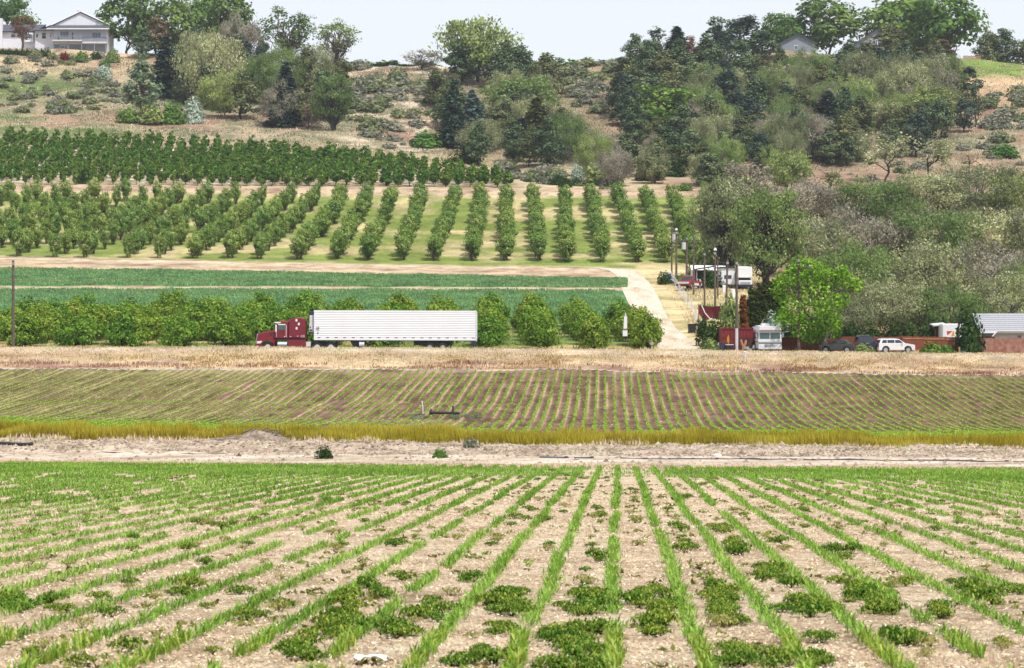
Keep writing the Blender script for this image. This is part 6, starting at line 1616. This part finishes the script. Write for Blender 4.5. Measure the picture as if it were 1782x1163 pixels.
# ---- things up the drive
D = 350.; s = F / D
p = gz(1284, D); r = empty("motorhome", p, "white camper with overhanging cab and dark bumper between tall dark trunks", "motorhome")
zq = lambda py: (CY - py) / s - p[2]
W = 25 / s
MB().box(0, W, 0.0, 3.0, zq(483.5), zq(464), .1).build("overcab", M["white"], r)
MB().box(0, W, 1.2, 7.0, .5, zq(465.5), .1).build("body", M["white"], r)
MB().add([(.1, .15, zq(488)), (W - .1, .15, zq(488)), (W - .2, 1.0, zq(483.7)), (.2, 1.0, zq(483.7))], [(0, 1, 2, 3)]).build("windshield", M["dglass"], r)
MB().box(.08, W - .08, -.6, 1.2, .55, zq(488.2), .1).build("hood", M["white"], r)
MB().box(0, W, -.72, -.6, .3, .58, .03).build("bumper", M["darkblue"], r)
MB().box(.3, W - .3, -.63, -.6, .65, .95).build("grille", M["grey"], r)
for x in (.05, W - .3):
    for y in (.1, 5.2): MB().cyl((x, y, .36), (x + .24, y, .36), .36, 14).build("wheel", M["tyre"], r)
p = gz(1205, 366); r = empty("mobile_home", p, "long white mobile home with pale roof behind the carport", "mobile home")
s = F / 366.; zq = lambda py: (CY - py) / s - p[2]
MB().box(0, 4.6, 0, 3.5, .3, zq(470)).build("wall", M["white"], r)
MB().slab([(-.2, -.3, zq(470)), (4.8, -.3, zq(471)), (4.8, 1.8, zq(462)), (-.2, 1.8, zq(461))], .1).slab([(-.2, 1.82, zq(461)), (4.8, 1.82, zq(462)), (4.8, 3.9, zq(470)), (-.2, 3.9, zq(470))], .1).build("roof", M["trim"], r)
for x in (.7, 2.6):
    w_ = MB().box(x, x + .9, -.04, 0, 1.0, 1.8).build("window", M["trim"], r); MB().box(x + .07, x + .83, -.055, -.04, 1.07, 1.73).build("pane", M["dglass"], w_)
p = gz(1254, 352); s = F / 352.; r = empty("travel_trailer", p, "tall white travel trailer beside the overcab camper", "trailer")
zq = lambda py: (CY - py) / s - p[2]
MB().box(0, 2.0, 0, 6.0, .45, zq(466), .12).build("body", M["white"], r)
MB().box(.5, 1.5, -.03, 0, 1.3, 1.8).build("window", M["dglass"], r)
MB().box(-.1, 2.1, -.2, 6.1, zq(466) + .02, zq(464.5)).build("roof", M["brown"], r)
for x in (.1, 1.7): MB().cyl((x, 3, .36), (x + .2, 3, .36), .36, 14).build("wheel", M["tyre"], r)
MB().tubes([(1, -.8, .5), (1, 0.2, .55)], .06).build("tow_bar", M["black"], r)
p = gz(1211, 359); r = empty("carport", p, "dark flat-roofed carport over the white car", "carport")
MB().slab([(-.2, -1.2, 2.25), (2.6, -1.2, 2.7), (2.6, 3.0, 2.8), (-.2, 3.0, 2.35)], .14).build("roof", M["black"], r)
for x in (0, 2.45):
    for y in (-1, 2.8): MB().box(x, x + .1, y, y + .1, -.2, 2.3).build("post", M["grey"], r)
MB().box(0, 2.5, 3.0, 3.1, 0, 2.2).build("wall", M["brown"], r)
for px, D, h, w, lab in ((1261, 344, 1.05, .55, "white fridge standing before the tall white travel trailer"), (1275.5, 336, 1.2, .55, "white round-topped tank nearest the leaning grey pole")):
    p = gz(px, D); r = empty("water_tank" if "tank" in lab else "old_fridge", p, lab, "tank" if "tank" in lab else "fridge")
    if "tank" in lab:
        MB().cyl((0, 0, 0), (0, 0, h), w / 2, 16).build("tank", M["white"], r); MB().cyl((0, 0, h), (0, 0, h + .1), w / 2, 16, w / 5).build("cap", M["lgrey"], r)
    else:
        MB().box(-w / 2, w / 2, -.3, .3, 0, h, .03).build("cabinet", M["white"], r); MB().box(-w / 2 + .02, w / 2 - .02, -.34, -.3, .05, h * .62).build("door", M["white"], r)
        MB().box(-w / 2 + .02, w / 2 - .02, -.34, -.3, h * .66, h - .03).build("door", M["white"], r); MB().box(w / 2 - .1, w / 2 - .06, -.38, -.34, h * .4, h * .6).build("handle", M["chrome"], r)
# wire fence posts beside the drive
p = gz(1170, 366); r = empty("wire_fence", p, "grey wire fence climbing beside the top of the drive", "fence")
pts = [gz(px, D) for px, D in ((1168, 372), (1171, 365), (1174, 358), (1178, 350), (1183, 342), (1190, 335), (1197, 327), (1204, 319), (1210, 310), (1214, 300))]
for a in pts: MB().tubes([(a[0] - p[0], a[1] - p[1], a[2] - p[2] - .1), (a[0] - p[0], a[1] - p[1], a[2] - p[2] + 1.3)], .05, 6).build("fence_post", M["lgrey"], r)
for a, b in zip(pts, pts[1:]):
    q = MB()
    for h in (.3, .6, .9, 1.2): q.tubes([(a[0] - p[0], a[1] - p[1], a[2] - p[2] + h), (b[0] - p[0], b[1] - p[1], b[2] - p[2] + h)], .012, 3)
    for t in np.linspace(.1, .9, 8):
        c = [a[i] + (b[i] - a[i]) * t - p[i] for i in range(3)]; q.tubes([(c[0], c[1], c[2] + .05), (c[0], c[1], c[2] + 1.25)], .01, 3)
    q.build("wire_panel", M["lgrey"], r)
p = gz(1164, 372); r = empty("water_drum", p, "small blue drum at the top end of the wire fence", "drum")
MB().cyl((0, 0, 0), (0, 0, .85), .3, 14).build("drum", M["blue"], r); MB().cyl((0, 0, .85), (0, 0, .9), .31, 14, .28).build("lid", M["blue"], r)
# dark red tarp wall, sagging between posts
p = gz(1216, 288); s = F / 288.; r = empty("tarp_screen", p, "dark red tarp screen sagging between posts beside the drive", "tarp")
nx_, nz_ = 22, 8; V, Fc = [], []
W = 48 / s; zq = lambda py: (CY - py) / s - p[2]
for j in range(nz_ + 1):
    for i in range(nx_ + 1):
        u, v = i / nx_, j / nz_; top = zq(531 + 2.5 * math.sin(u * math.pi)); bot = zq(np.interp(u, [0, .2, .45, 1], [545, 559, 555, 556]))
        V.append((W * u, .12 * math.sin(u * 14) * (1 - v * .5) + .2 * math.sin(u * 3 + v * 2), bot + (top - bot) * v))
for j in range(nz_):
    for i in range(nx_): a = j * (nx_ + 1) + i; Fc.append((a, a + 1, a + nx_ + 2, a + nx_ + 1))
MB().add(V, Fc).build("cloth", M["tarp"], r, smooth=True)
MB().tubes([(W * .1, -.15, zq(532)), (W * .22, -.3, zq(545)), (W * .4, -.3, zq(555)), (W * .8, -.25, zq(556.5)), (W, -.2, zq(557))], .06, 5).build("rope", M["trim"], r)
for u in (0, .5, 1): MB().box(W * u - .04, W * u + .04, .2, .28, -.2, zq(530)).build("post", M["wood"], r)

# ---- small things at the roadside
D = 263.0; s = F / D
p = ((1088 - CX) / s, D, (CY - 608) / s); r = empty("post_sign", p, "white obelisk-shaped sign on thin legs at the orchard's corner", "sign")
zq = lambda py: (608 - py) / s
for x in (-.22, .02): MB().box(x - .02, x + .02, -.02, .02, -.2, zq(585.5)).build("leg", M["brown"], r)
MB().box(-.26, .22, -.1, .1, zq(585.5), zq(575), .02).build("panel", M["white"], r)
MB().box(-.2, .2, -.12, .12, zq(574.8), zq(572.2), .02).build("collar", M["drift"], r)
MB().add([(-.17, -.1, zq(572)), (.19, -.1, zq(572)), (.19, .1, zq(572)), (-.17, .1, zq(572)), (-.12, -.08, zq(551)), (.2, -.08, zq(551)), (.2, .08, zq(551)), (-.12, .08, zq(551))], [(0, 1, 5, 4), (1, 2, 6, 5), (2, 3, 7, 6), (3, 0, 4, 7), (4, 5, 6, 7), (0, 3, 2, 1)]).build("shaft", M["white"], r)
MB().cyl((.03, 0, zq(551)), (.03, 0, zq(544)), .1, 8, .03).build("tip", M["lgrey"], r)
p = ((1134 - CX) / s, D, (CY - 608) / s); r = empty("bird_feeder", p, "white bowl-shaped feeder with reddish peak on a short post", "feeder")
MB().cyl((0, 0, -.2), (0, 0, zq(600.5)), .04, 8).build("post", M["lgrey"], r); MB().cyl((0, 0, zq(600.5)), (0, 0, zq(596.5)), .12, 14, .24).build("bowl", M["white"], r)
MB().cyl((0, 0, zq(596.5)), (0, 0, zq(589)), .15, 10, .03).build("peak", plain("feeder_red", lin(150, 116, 116, .75), rough=.8), r)
X, D, z = gz(1296, 247.5); r = empty("verge_post", (X, D, z), "pale post standing alone in the dry verge grass", "post")
MB().cyl((0, 0, -.1), (0, 0, 1.0), .09, 10).build("post", M["lgrey"], r); MB().cyl((0, 0, 1.0), (0, 0, 1.06), .11, 10, .05).build("cap", M["white"], r)

# ---- irrigation gear in the far field
X, D, z = ground_at(768, 723.5, 162, 243); s = F / D
r = empty("pump_pipe", (X, D, z), "black irrigation pipe with round flange lying in the far field", "pipe")
zz = .28; r.scale = (.8, .8, .8)
MB().cyl((-1.0, 0, zz), (1.7, .1, zz - .05), .13, 12).build("pipe", M["pipe"], r, smooth=False)
MB().cyl((-1.05, 0, zz), (-.85, 0, zz), .36, 16).build("flange", M["pipe"], r); MB().cyl((-1.12, 0, zz), (-1.05, 0, zz), .2, 14).build("flange_cap", M["pipe"], r)
MB().box(1.0, 1.16, -.08, .08, 0, .9).build("riser", M["pipe"], r); MB().box(.95, 1.4, -.1, .1, .1, .2).build("valve_arm", M["pipe"], r)
MB().tubes([(-2.6, -.3, .08), (-1.9, -.35, .12), (-1.5, -.3, .1)], .07, 6).build("hose", M["pipe"], r)
X, D, z = ground_at(736, 722, 162, 243); r = empty("field_stake", (X, D, z), "thin white stake beside the black irrigation pipe", "stake")
MB().tubes([(0, 0, -.1), (.0, 0, .5), (-.06, 0, 1.0)], .035, 6).build("stake", M["white"], r); MB().box(-.1, .0, -.02, .02, .88, 1.02).build("flag", M["white"], r)
# weeds around the valve
for k in range(26):
    px = random.choice([random.uniform(712, 745), random.uniform(785, 835)]); X, D, z = ground_at(px, 727 + random.uniform(-5, 3), 162, 243)
    plant("sage", (X, D, z), random.uniform(.1, .24), random.uniform(.18, .34), f"dry weed tuft {ordw(k + 1)} of those around the black irrigation pipe", "dry weed tufts around the irrigation pipe", name="weed_tuft", cat="weed")

# ---- the pale bank: pipe, soil heap, rocks, bushes
def layflat(name, pts, rad, mat, label, cat, joint=True):
    P = [ground_at(px, py, 106, 152) for px, py in pts]; o = P[0]
    r = empty(name, o, label, cat)
    loc = [(a[0] - o[0], a[1] - o[1], a[2] - o[2] + rad * .55) for a in P]
    for a, b in zip(loc, loc[1:]):
        m = [(a[i] + b[i]) / 2 for i in range(3)]; m[2] += random.uniform(-.02, .04)
        MB().tubes([a, m, b], rad, 8).build("pipe_length", mat, r, smooth=True)
        MB().cyl((b[0] - .08, b[1], b[2]), (b[0] + .08, b[1], b[2]), rad * 1.25, 8).build("coupling", M["pipe"], r)
    return r
layflat("irrigation_pipe", [(x, np.interp(x, [930, 1100, 1782], [798, 800.5, 806.5]) + random.uniform(-.9, .9)) for x in range(1080, 1870, 42)], .065, M["pipegrey"], "dark irrigation pipe running long along the bank toward the road end", "pipe")
layflat("irrigation_pipe", [(940, 799), (985, 799.5), (1030, 800)], .08, M["pipegrey"], "short dark pipe piece just ahead of the long irrigation pipe", "pipe")
layflat("irrigation_pipe", [(275, 791), (330, 792), (390, 792)], .05, M["pipe"], "thin dark pipe piece on the bank below the soil heap", "pipe")
layflat("irrigation_pipe", [(176, 790.5), (232, 791)], .04, M["pipe"], "thin dark pipe stub between the soil heap and the end pipe", "pipe")
layflat("irrigation_pipe", [(-20, 772.5), (15, 774.5), (55, 776)], .1, M["pipe"], "black pipe end lying on the bank under the tall grass", "pipe")
# heap of dug soil with roots
X, D, z = at(425, 149.5); r = empty("soil_heap", (X, D, z), "heap of dug grey soil with dead roots at the tall grass", "soil heap")
n = 44; V, Q = [], []
for j in range(n + 1):
    for i in range(n + 1):
        x, y = -3.3 + 6.6 * i / n, -2.6 + 5.2 * j / n
        e = max(0, 1 - (x / 3.2) ** 2 - (y / 2.4) ** 2) ** .7
        e *= .42 + .42 * smooth(np.array(x), -1, 2.4); zg = float(ZX(X + x, D + y)) - z
        V.append((x, y, zg - .12 + e * (.75 + .9 * fbm(x * 1.5, y * 1.5, 91, 4)) * .9))
Q = [(j * (n + 1) + i, j * (n + 1) + i + 1, (j + 1) * (n + 1) + i + 1, (j + 1) * (n + 1) + i) for j in range(n) for i in range(n)]
MB().add(V, Q).build("soil", groundmat("heap_soil", [A(92, 80, 74), A(140, 124, 112), A(196, 178, 160)], big=.9, small=6, bump=1.0, bdist=.1), r, smooth=True)
for k in range(26):
    x, y = random.uniform(.2, 2.4), random.uniform(-1.6, .6); a = random.uniform(0, 3.14); L = random.uniform(.3, .8)
    i = int((x + 3.3) / 6.6 * n); j = int((y + 2.6) / 5.2 * n); zh = V[j * (n + 1) + i][2]
    MB().tubes([(x, y, zh), (x + L * math.cos(a) * .5, y + .2 * math.sin(a), zh + .12), (x + L * math.cos(a), y + .3 * math.sin(a), zh + random.uniform(-.1, .15))], [.045, .035, .015], 5).build("root", M["twig"], r, smooth=True)
T("darkbush", 565, 777, 800, 30, "lone dark olive bush growing on the pale bank", ground_at(565, 800, 106, 150)[1])
T("bush", 765, 792, 799, 28, "low green weed on the pale bank below the irrigation pipe", ground_at(765, 799, 106, 150)[1])
T("sage", 820, 767, 779, 30, "dry pale tuft at the foot of the tall yellow grass", ground_at(820, 780, 120, 152)[1])
def rock(px, py, w, mat, label, D0=106, D1=152):
    X, D, z = ground_at(px, py, D0, D1); R = w / 2 / F * D; g_ = np.random.default_rng(int(px))
    import bmesh
    me = bpy.data.meshes.new("field_stone"); bm = bmesh.new(); bmesh.ops.create_icosphere(bm, subdivisions=2, radius=1)
    for v in bm.verts: v.co *= .8 + .35 * float(fbm(v.co.x * 1.3 + px, v.co.y * 1.3 + v.co.z, 5, 2)); v.co.z *= .6
    bm.to_mesh(me); bm.free(); me.materials.append(mat)
    o = obj("field_stone", me); o.location = (X, D, z + R * .25); o.scale = (R, R, R); tag(o, label, "stone")
rock(1248, 797, 18, M["stone"], "white stone beside the long irrigation pipe")
rock(1296, 806, 8, M["grey"], "small dark stone below the long irrigation pipe")
rock(736, 775, 8, M["grey"], "dark stone at the foot of the tall yellow grass")
X, D, z = gpos(645, 1158); r_ = MB(); V = []
for j in range(7):
    for i in range(7):
        x, y = (i / 6 - .5) * .26, (j / 6 - .5) * .22; V.append((x, y, .05 + .06 * vnoise(i * .9, j * .9, 3) - .1 * (abs(x) + abs(y)) * .6))
r_.add(V, [(j * 7 + i, j * 7 + i + 1, j * 7 + i + 8, j * 7 + i + 7) for j in range(6) for i in range(6)])
o = r_.build("plastic_scrap", M["white"]); o.location = (X, D, z); tag(o, "crumpled white plastic scrap on the soil of the near field", "litter")

# ---- white house on the crest
D = 645.; s = F / D; z0 = (CY - 91) / s
r = empty("hilltop_house", ((94 - CX) / s, D, z0), "large white two-storey house with grey roof and deck on the crest", "house")
hx = lambda px: (px - 94) / s
hz = lambda py: (91 - py) / s
MB().box(0, 13.2, 0, 11, -1.5, hz(44)).build("wall", M["siding"], r)
MB().box(-4.9, -.02, 1.0, 11, -1.5, hz(52.5)).build("wing_wall", M["siding"], r)
MB().box(-23, -4.92, 2.4, 10.5, -1.5, hz(53)).build("wing_wall", M["siding"], r)
MB().add([(0, -.05, hz(44)), (13.2, -.05, hz(44)), (6.7, -.05, hz(21.5)), (0, .3, hz(44)), (13.2, .3, hz(44)), (6.7, .3, hz(21.5))], [(0, 1, 2), (3, 5, 4), (0, 3, 4, 1), (1, 4, 5, 2), (2, 5, 3, 0)]).build("gable", M["siding"], r)
pk = (6.7, -.3, hz(20.7)); pb = (6.7, 12, hz(20.7))
rf = MB().slab([pk, (-.5, -.3, hz(44.5)), (-5.2, 1.0, hz(53)), (-5.2, 12, hz(53)), pb], .25).slab([pk, pb, (13.9, 12, hz(44.5)), (13.9, -.3, hz(44.5))], .25).build("roof", M["roof"], r)
for a, b in (((6.7, -.36, hz(20.2)), (-.6, -.36, hz(44.3))), ((6.7, -.36, hz(20.2)), (14.0, -.36, hz(44.3)))): MB().tubes([a, b], .14, 4).build("rake_board", M["trim"], rf)
MB().slab([(-.6, -.2, hz(45)), (13.9, -.2, hz(45)), (14.2, -2.7, hz(52)), (-1.4, -2.7, hz(52))], .2).build("skirt_roof", M["roof"], r)
MB().box(-1.4, 14.2, -2.78, -2.7, hz(53.4), hz(51.6)).build("fascia", M["trim"], r)
MB().slab([(-5.0, 1.6, hz(53)), (-24, 1.6, hz(53.5)), (-24, 6.0, hz(38)), (-3.0, 6.0, hz(38))], .2).slab([(-3.0, 6.02, hz(38)), (-24, 6.02, hz(38)), (-24, 11, hz(53)), (-5, 11, hz(53))], .2).build("wing_roof", M["roof"], r)
MB().slab([(-5.4, .2, hz(53.2)), (-.2, -.9, hz(52.4)), (-.6, 1.2, hz(45)), (-5.2, 2.0, hz(52.0))], .15).build("bay_roof", M["roof"], r)
c_ = MB().box(hx(161), hx(171), 3, 4.6, hz(45), hz(30)).build("chimney", M["trim"], rf); MB().box(hx(158), hx(174), 2.8, 4.8, hz(30), hz(28)).build("chimney_cap", M["lgrey"], c_)
MB().box(hx(133), hx(139), 1, 1.8, hz(22), hz(17.5)).build("roof_vent", M["lgrey"], rf)
MB().box(hx(-12), hx(2), 1.2, 2.4, -1.5, hz(31)).build("chimney", M["siding"], r)
def win(px0, px1, py0, py1, y, panes=1, name="window", g="bglass", rows=1):
    w_ = MB().box(hx(px0), hx(px1), y - .08, y, hz(py1), hz(py0)).build(name, M["trim"], r); a, b = hx(px0) + .1, hx(px1) - .1; c, d_ = hz(py1) + .1, hz(py0) - .1
    for k in range(panes):
        for q in range(rows):
            MB().box(a + (b - a) * k / panes + .03, a + (b - a) * (k + 1) / panes - .03, y - .1, y - .08, c + (d_ - c) * q / rows + .03, c + (d_ - c) * (q + 1) / rows - .03).build("pane", M[g], w_)
win(15.5, 23.5, 57, 64.5, 2.4, g="dglass"); win(61, 65.5, 57.5, 65.5, 1.0, g="dglass"); win(71, 79.5, 56, 67.5, 1.0, rows=2, g="dglass"); win(85, 88, 56, 66, 1.0); win(90, 92.5, 56, 66, 1.0)
MB().box(hx(41), hx(55.5), 1.6, 2.4, hz(72), hz(56)).build("bay_window", M["trim"], r); win(42, 54.5, 57.5, 67, 1.6, 2)
win(104, 120, 54.5, 66, 0, 3); win(124, 128.5, 56, 69, 0, name="door", g="dglass"); win(160, 176, 56.5, 68.5, 0, 3); win(104, 120.5, 79, 88.5, -.07, 2); win(46, 50.5, 82, 88, 2.4, g="dglass"); win(62, 64.5, 81, 87.5, 1.0)
MB().box(.02, 13.18, -.06, -.012, -1.4, hz(77.5)).build("lower_wall", M["greysid"], r)  # grey sheet over the siding, the shade below the deck put into its colour
dk = MB().box(hx(94), hx(145), -2.2, -.02, hz(73.5), hz(71)).build("deck", M["lgrey"], r)
MB().box(hx(145) + .02, hx(188), -1.8, -.02, hz(77), hz(74)).build("deck", M["lgrey"], r)
MB().box(hx(145) + .02, hx(188), -1.8, -1.7, hz(74), hz(66)).build("deck_parapet", M["greysid"], r)
MB().box(hx(94), hx(145), -2.2, -2.12, hz(65.2), hz(64.2)).build("railing", M["greysid"], r)
q = MB()
for k in range(30): x = hx(94) + k * (hx(145) - hx(94)) / 29; q.box(x - .025, x + .025, -2.18, -2.13, hz(71), hz(65.2))
q.build("railing_slat", M["greysid"], r)
for px in (95, 120, 144, 166, 186): MB().box(hx(px) - .1, hx(px) + .1, -1.65, -1.45, -1.5, hz(73.5) if px < 146 else hz(77)).build("deck_post", M["greysid"], r)
for k in range(9): x = hx(122) + k * .36; MB().box(x, x + .4, -1.3, -.3, k * .27 - .9, k * .27 - .84).build("stair_tread", M["greysid"], r)
MB().cyl((hx(103.5), -1.6, hz(71)), (hx(103.5), -1.6, hz(63)), .3, 8, .08).build("folded_parasol", plain("parasol_green", lin(60, 130, 96, .7)), r)
# two grey houses among the crest trees
def grey_house(px, D, w, hw, hp, label, win_):
    X, _, z = at(px, D); r = empty("grey_house", (X, D, z), label, "house")
    MB().box(-w / 2, w / 2, 0, 9, -1, hw).build("wall", M["greysid"], r)
    MB().add([(-w / 2, 0, hw), (w / 2, 0, hw), (0, 0, hp), (-w / 2, 9, hw), (w / 2, 9, hw), (0, 9, hp)], [(0, 1, 2), (3, 5, 4), (0, 3, 4, 1)]).build("gable", M["greysid"], r)
    e = w / 2 + .5; k = (hp - hw) / (w / 2)
    MB().slab([(0, -.5, hp + .05), (-e, -.5, hw - .5 * k), (-e, 9.5, hw - .5 * k), (0, 9.5, hp + .05)], .2).slab([(0, -.5, hp + .05), (0, 9.5, hp + .05), (e, 9.5, hw - .5 * k), (e, -.5, hw - .5 * k)], .2).build("roof", M["roof"], r)
    for x0, x1, a, b, n in win_:
        w_ = MB().box(x0, x1, -.08, 0, a, b).build("window", M["trim"], r)
        for j in range(n): MB().box(x0 + (x1 - x0) * j / n + .1, x0 + (x1 - x0) * (j + 1) / n - .06, -.1, -.08, a + .1, b - .1).build("pane", M["bglass"], w_)
grey_house(1388, 650, 9.0, 2.7, 4.9, "grey gabled house half hidden behind the grove's first crest trees", [(-.9, .1, 1.0, 2.0, 1)])
grey_house(1526, 660, 14.0, 4.2, 8.6, "far grey house with tall gable and paired white windows", [(-1.9, -.8, 4.0, 5.6, 2), (-.4, .7, 4.4, 6.0, 2)])
# picket fence on the crest
X, D, z = at(1676, 644); r = empty("picket_fence", (X, D, z), "weathered picket fence at the edge of the crest lawn", "fence")
for k in range(32):
    x = k * .14; MB().box(x, x + .1, random.uniform(-.02, .02), .03, -.3, 1.0 + random.uniform(-.08, .08)).build("picket", M["drift"], r)
MB().box(0, 4.5, .035, .09, .25, .33).box(0, 4.5, .035, .09, .7, .78).build("rail", M["drift"], r)

# ------------------------------------------------------------------ thin summer haze over the valley
HAZE = 0.00009
if HAZE > 0:
    hb = MB().box(-620, 620, -45, 1700, -40, 150).v
    q = MB(); q.box(-640, 640, -45, 1620, -14, 125)
    hm, n, l, out = _new("haze")
    vol = n.new("ShaderNodeVolumePrincipled"); vol.inputs["Density"].default_value = HAZE; vol.inputs["Color"].default_value = (.86, .91, 1, 1); vol.inputs["Anisotropy"].default_value = .2
    l.new(vol.outputs[0], out.inputs["Volume"])
    tag(q.build("haze", hm), kind='stuff')
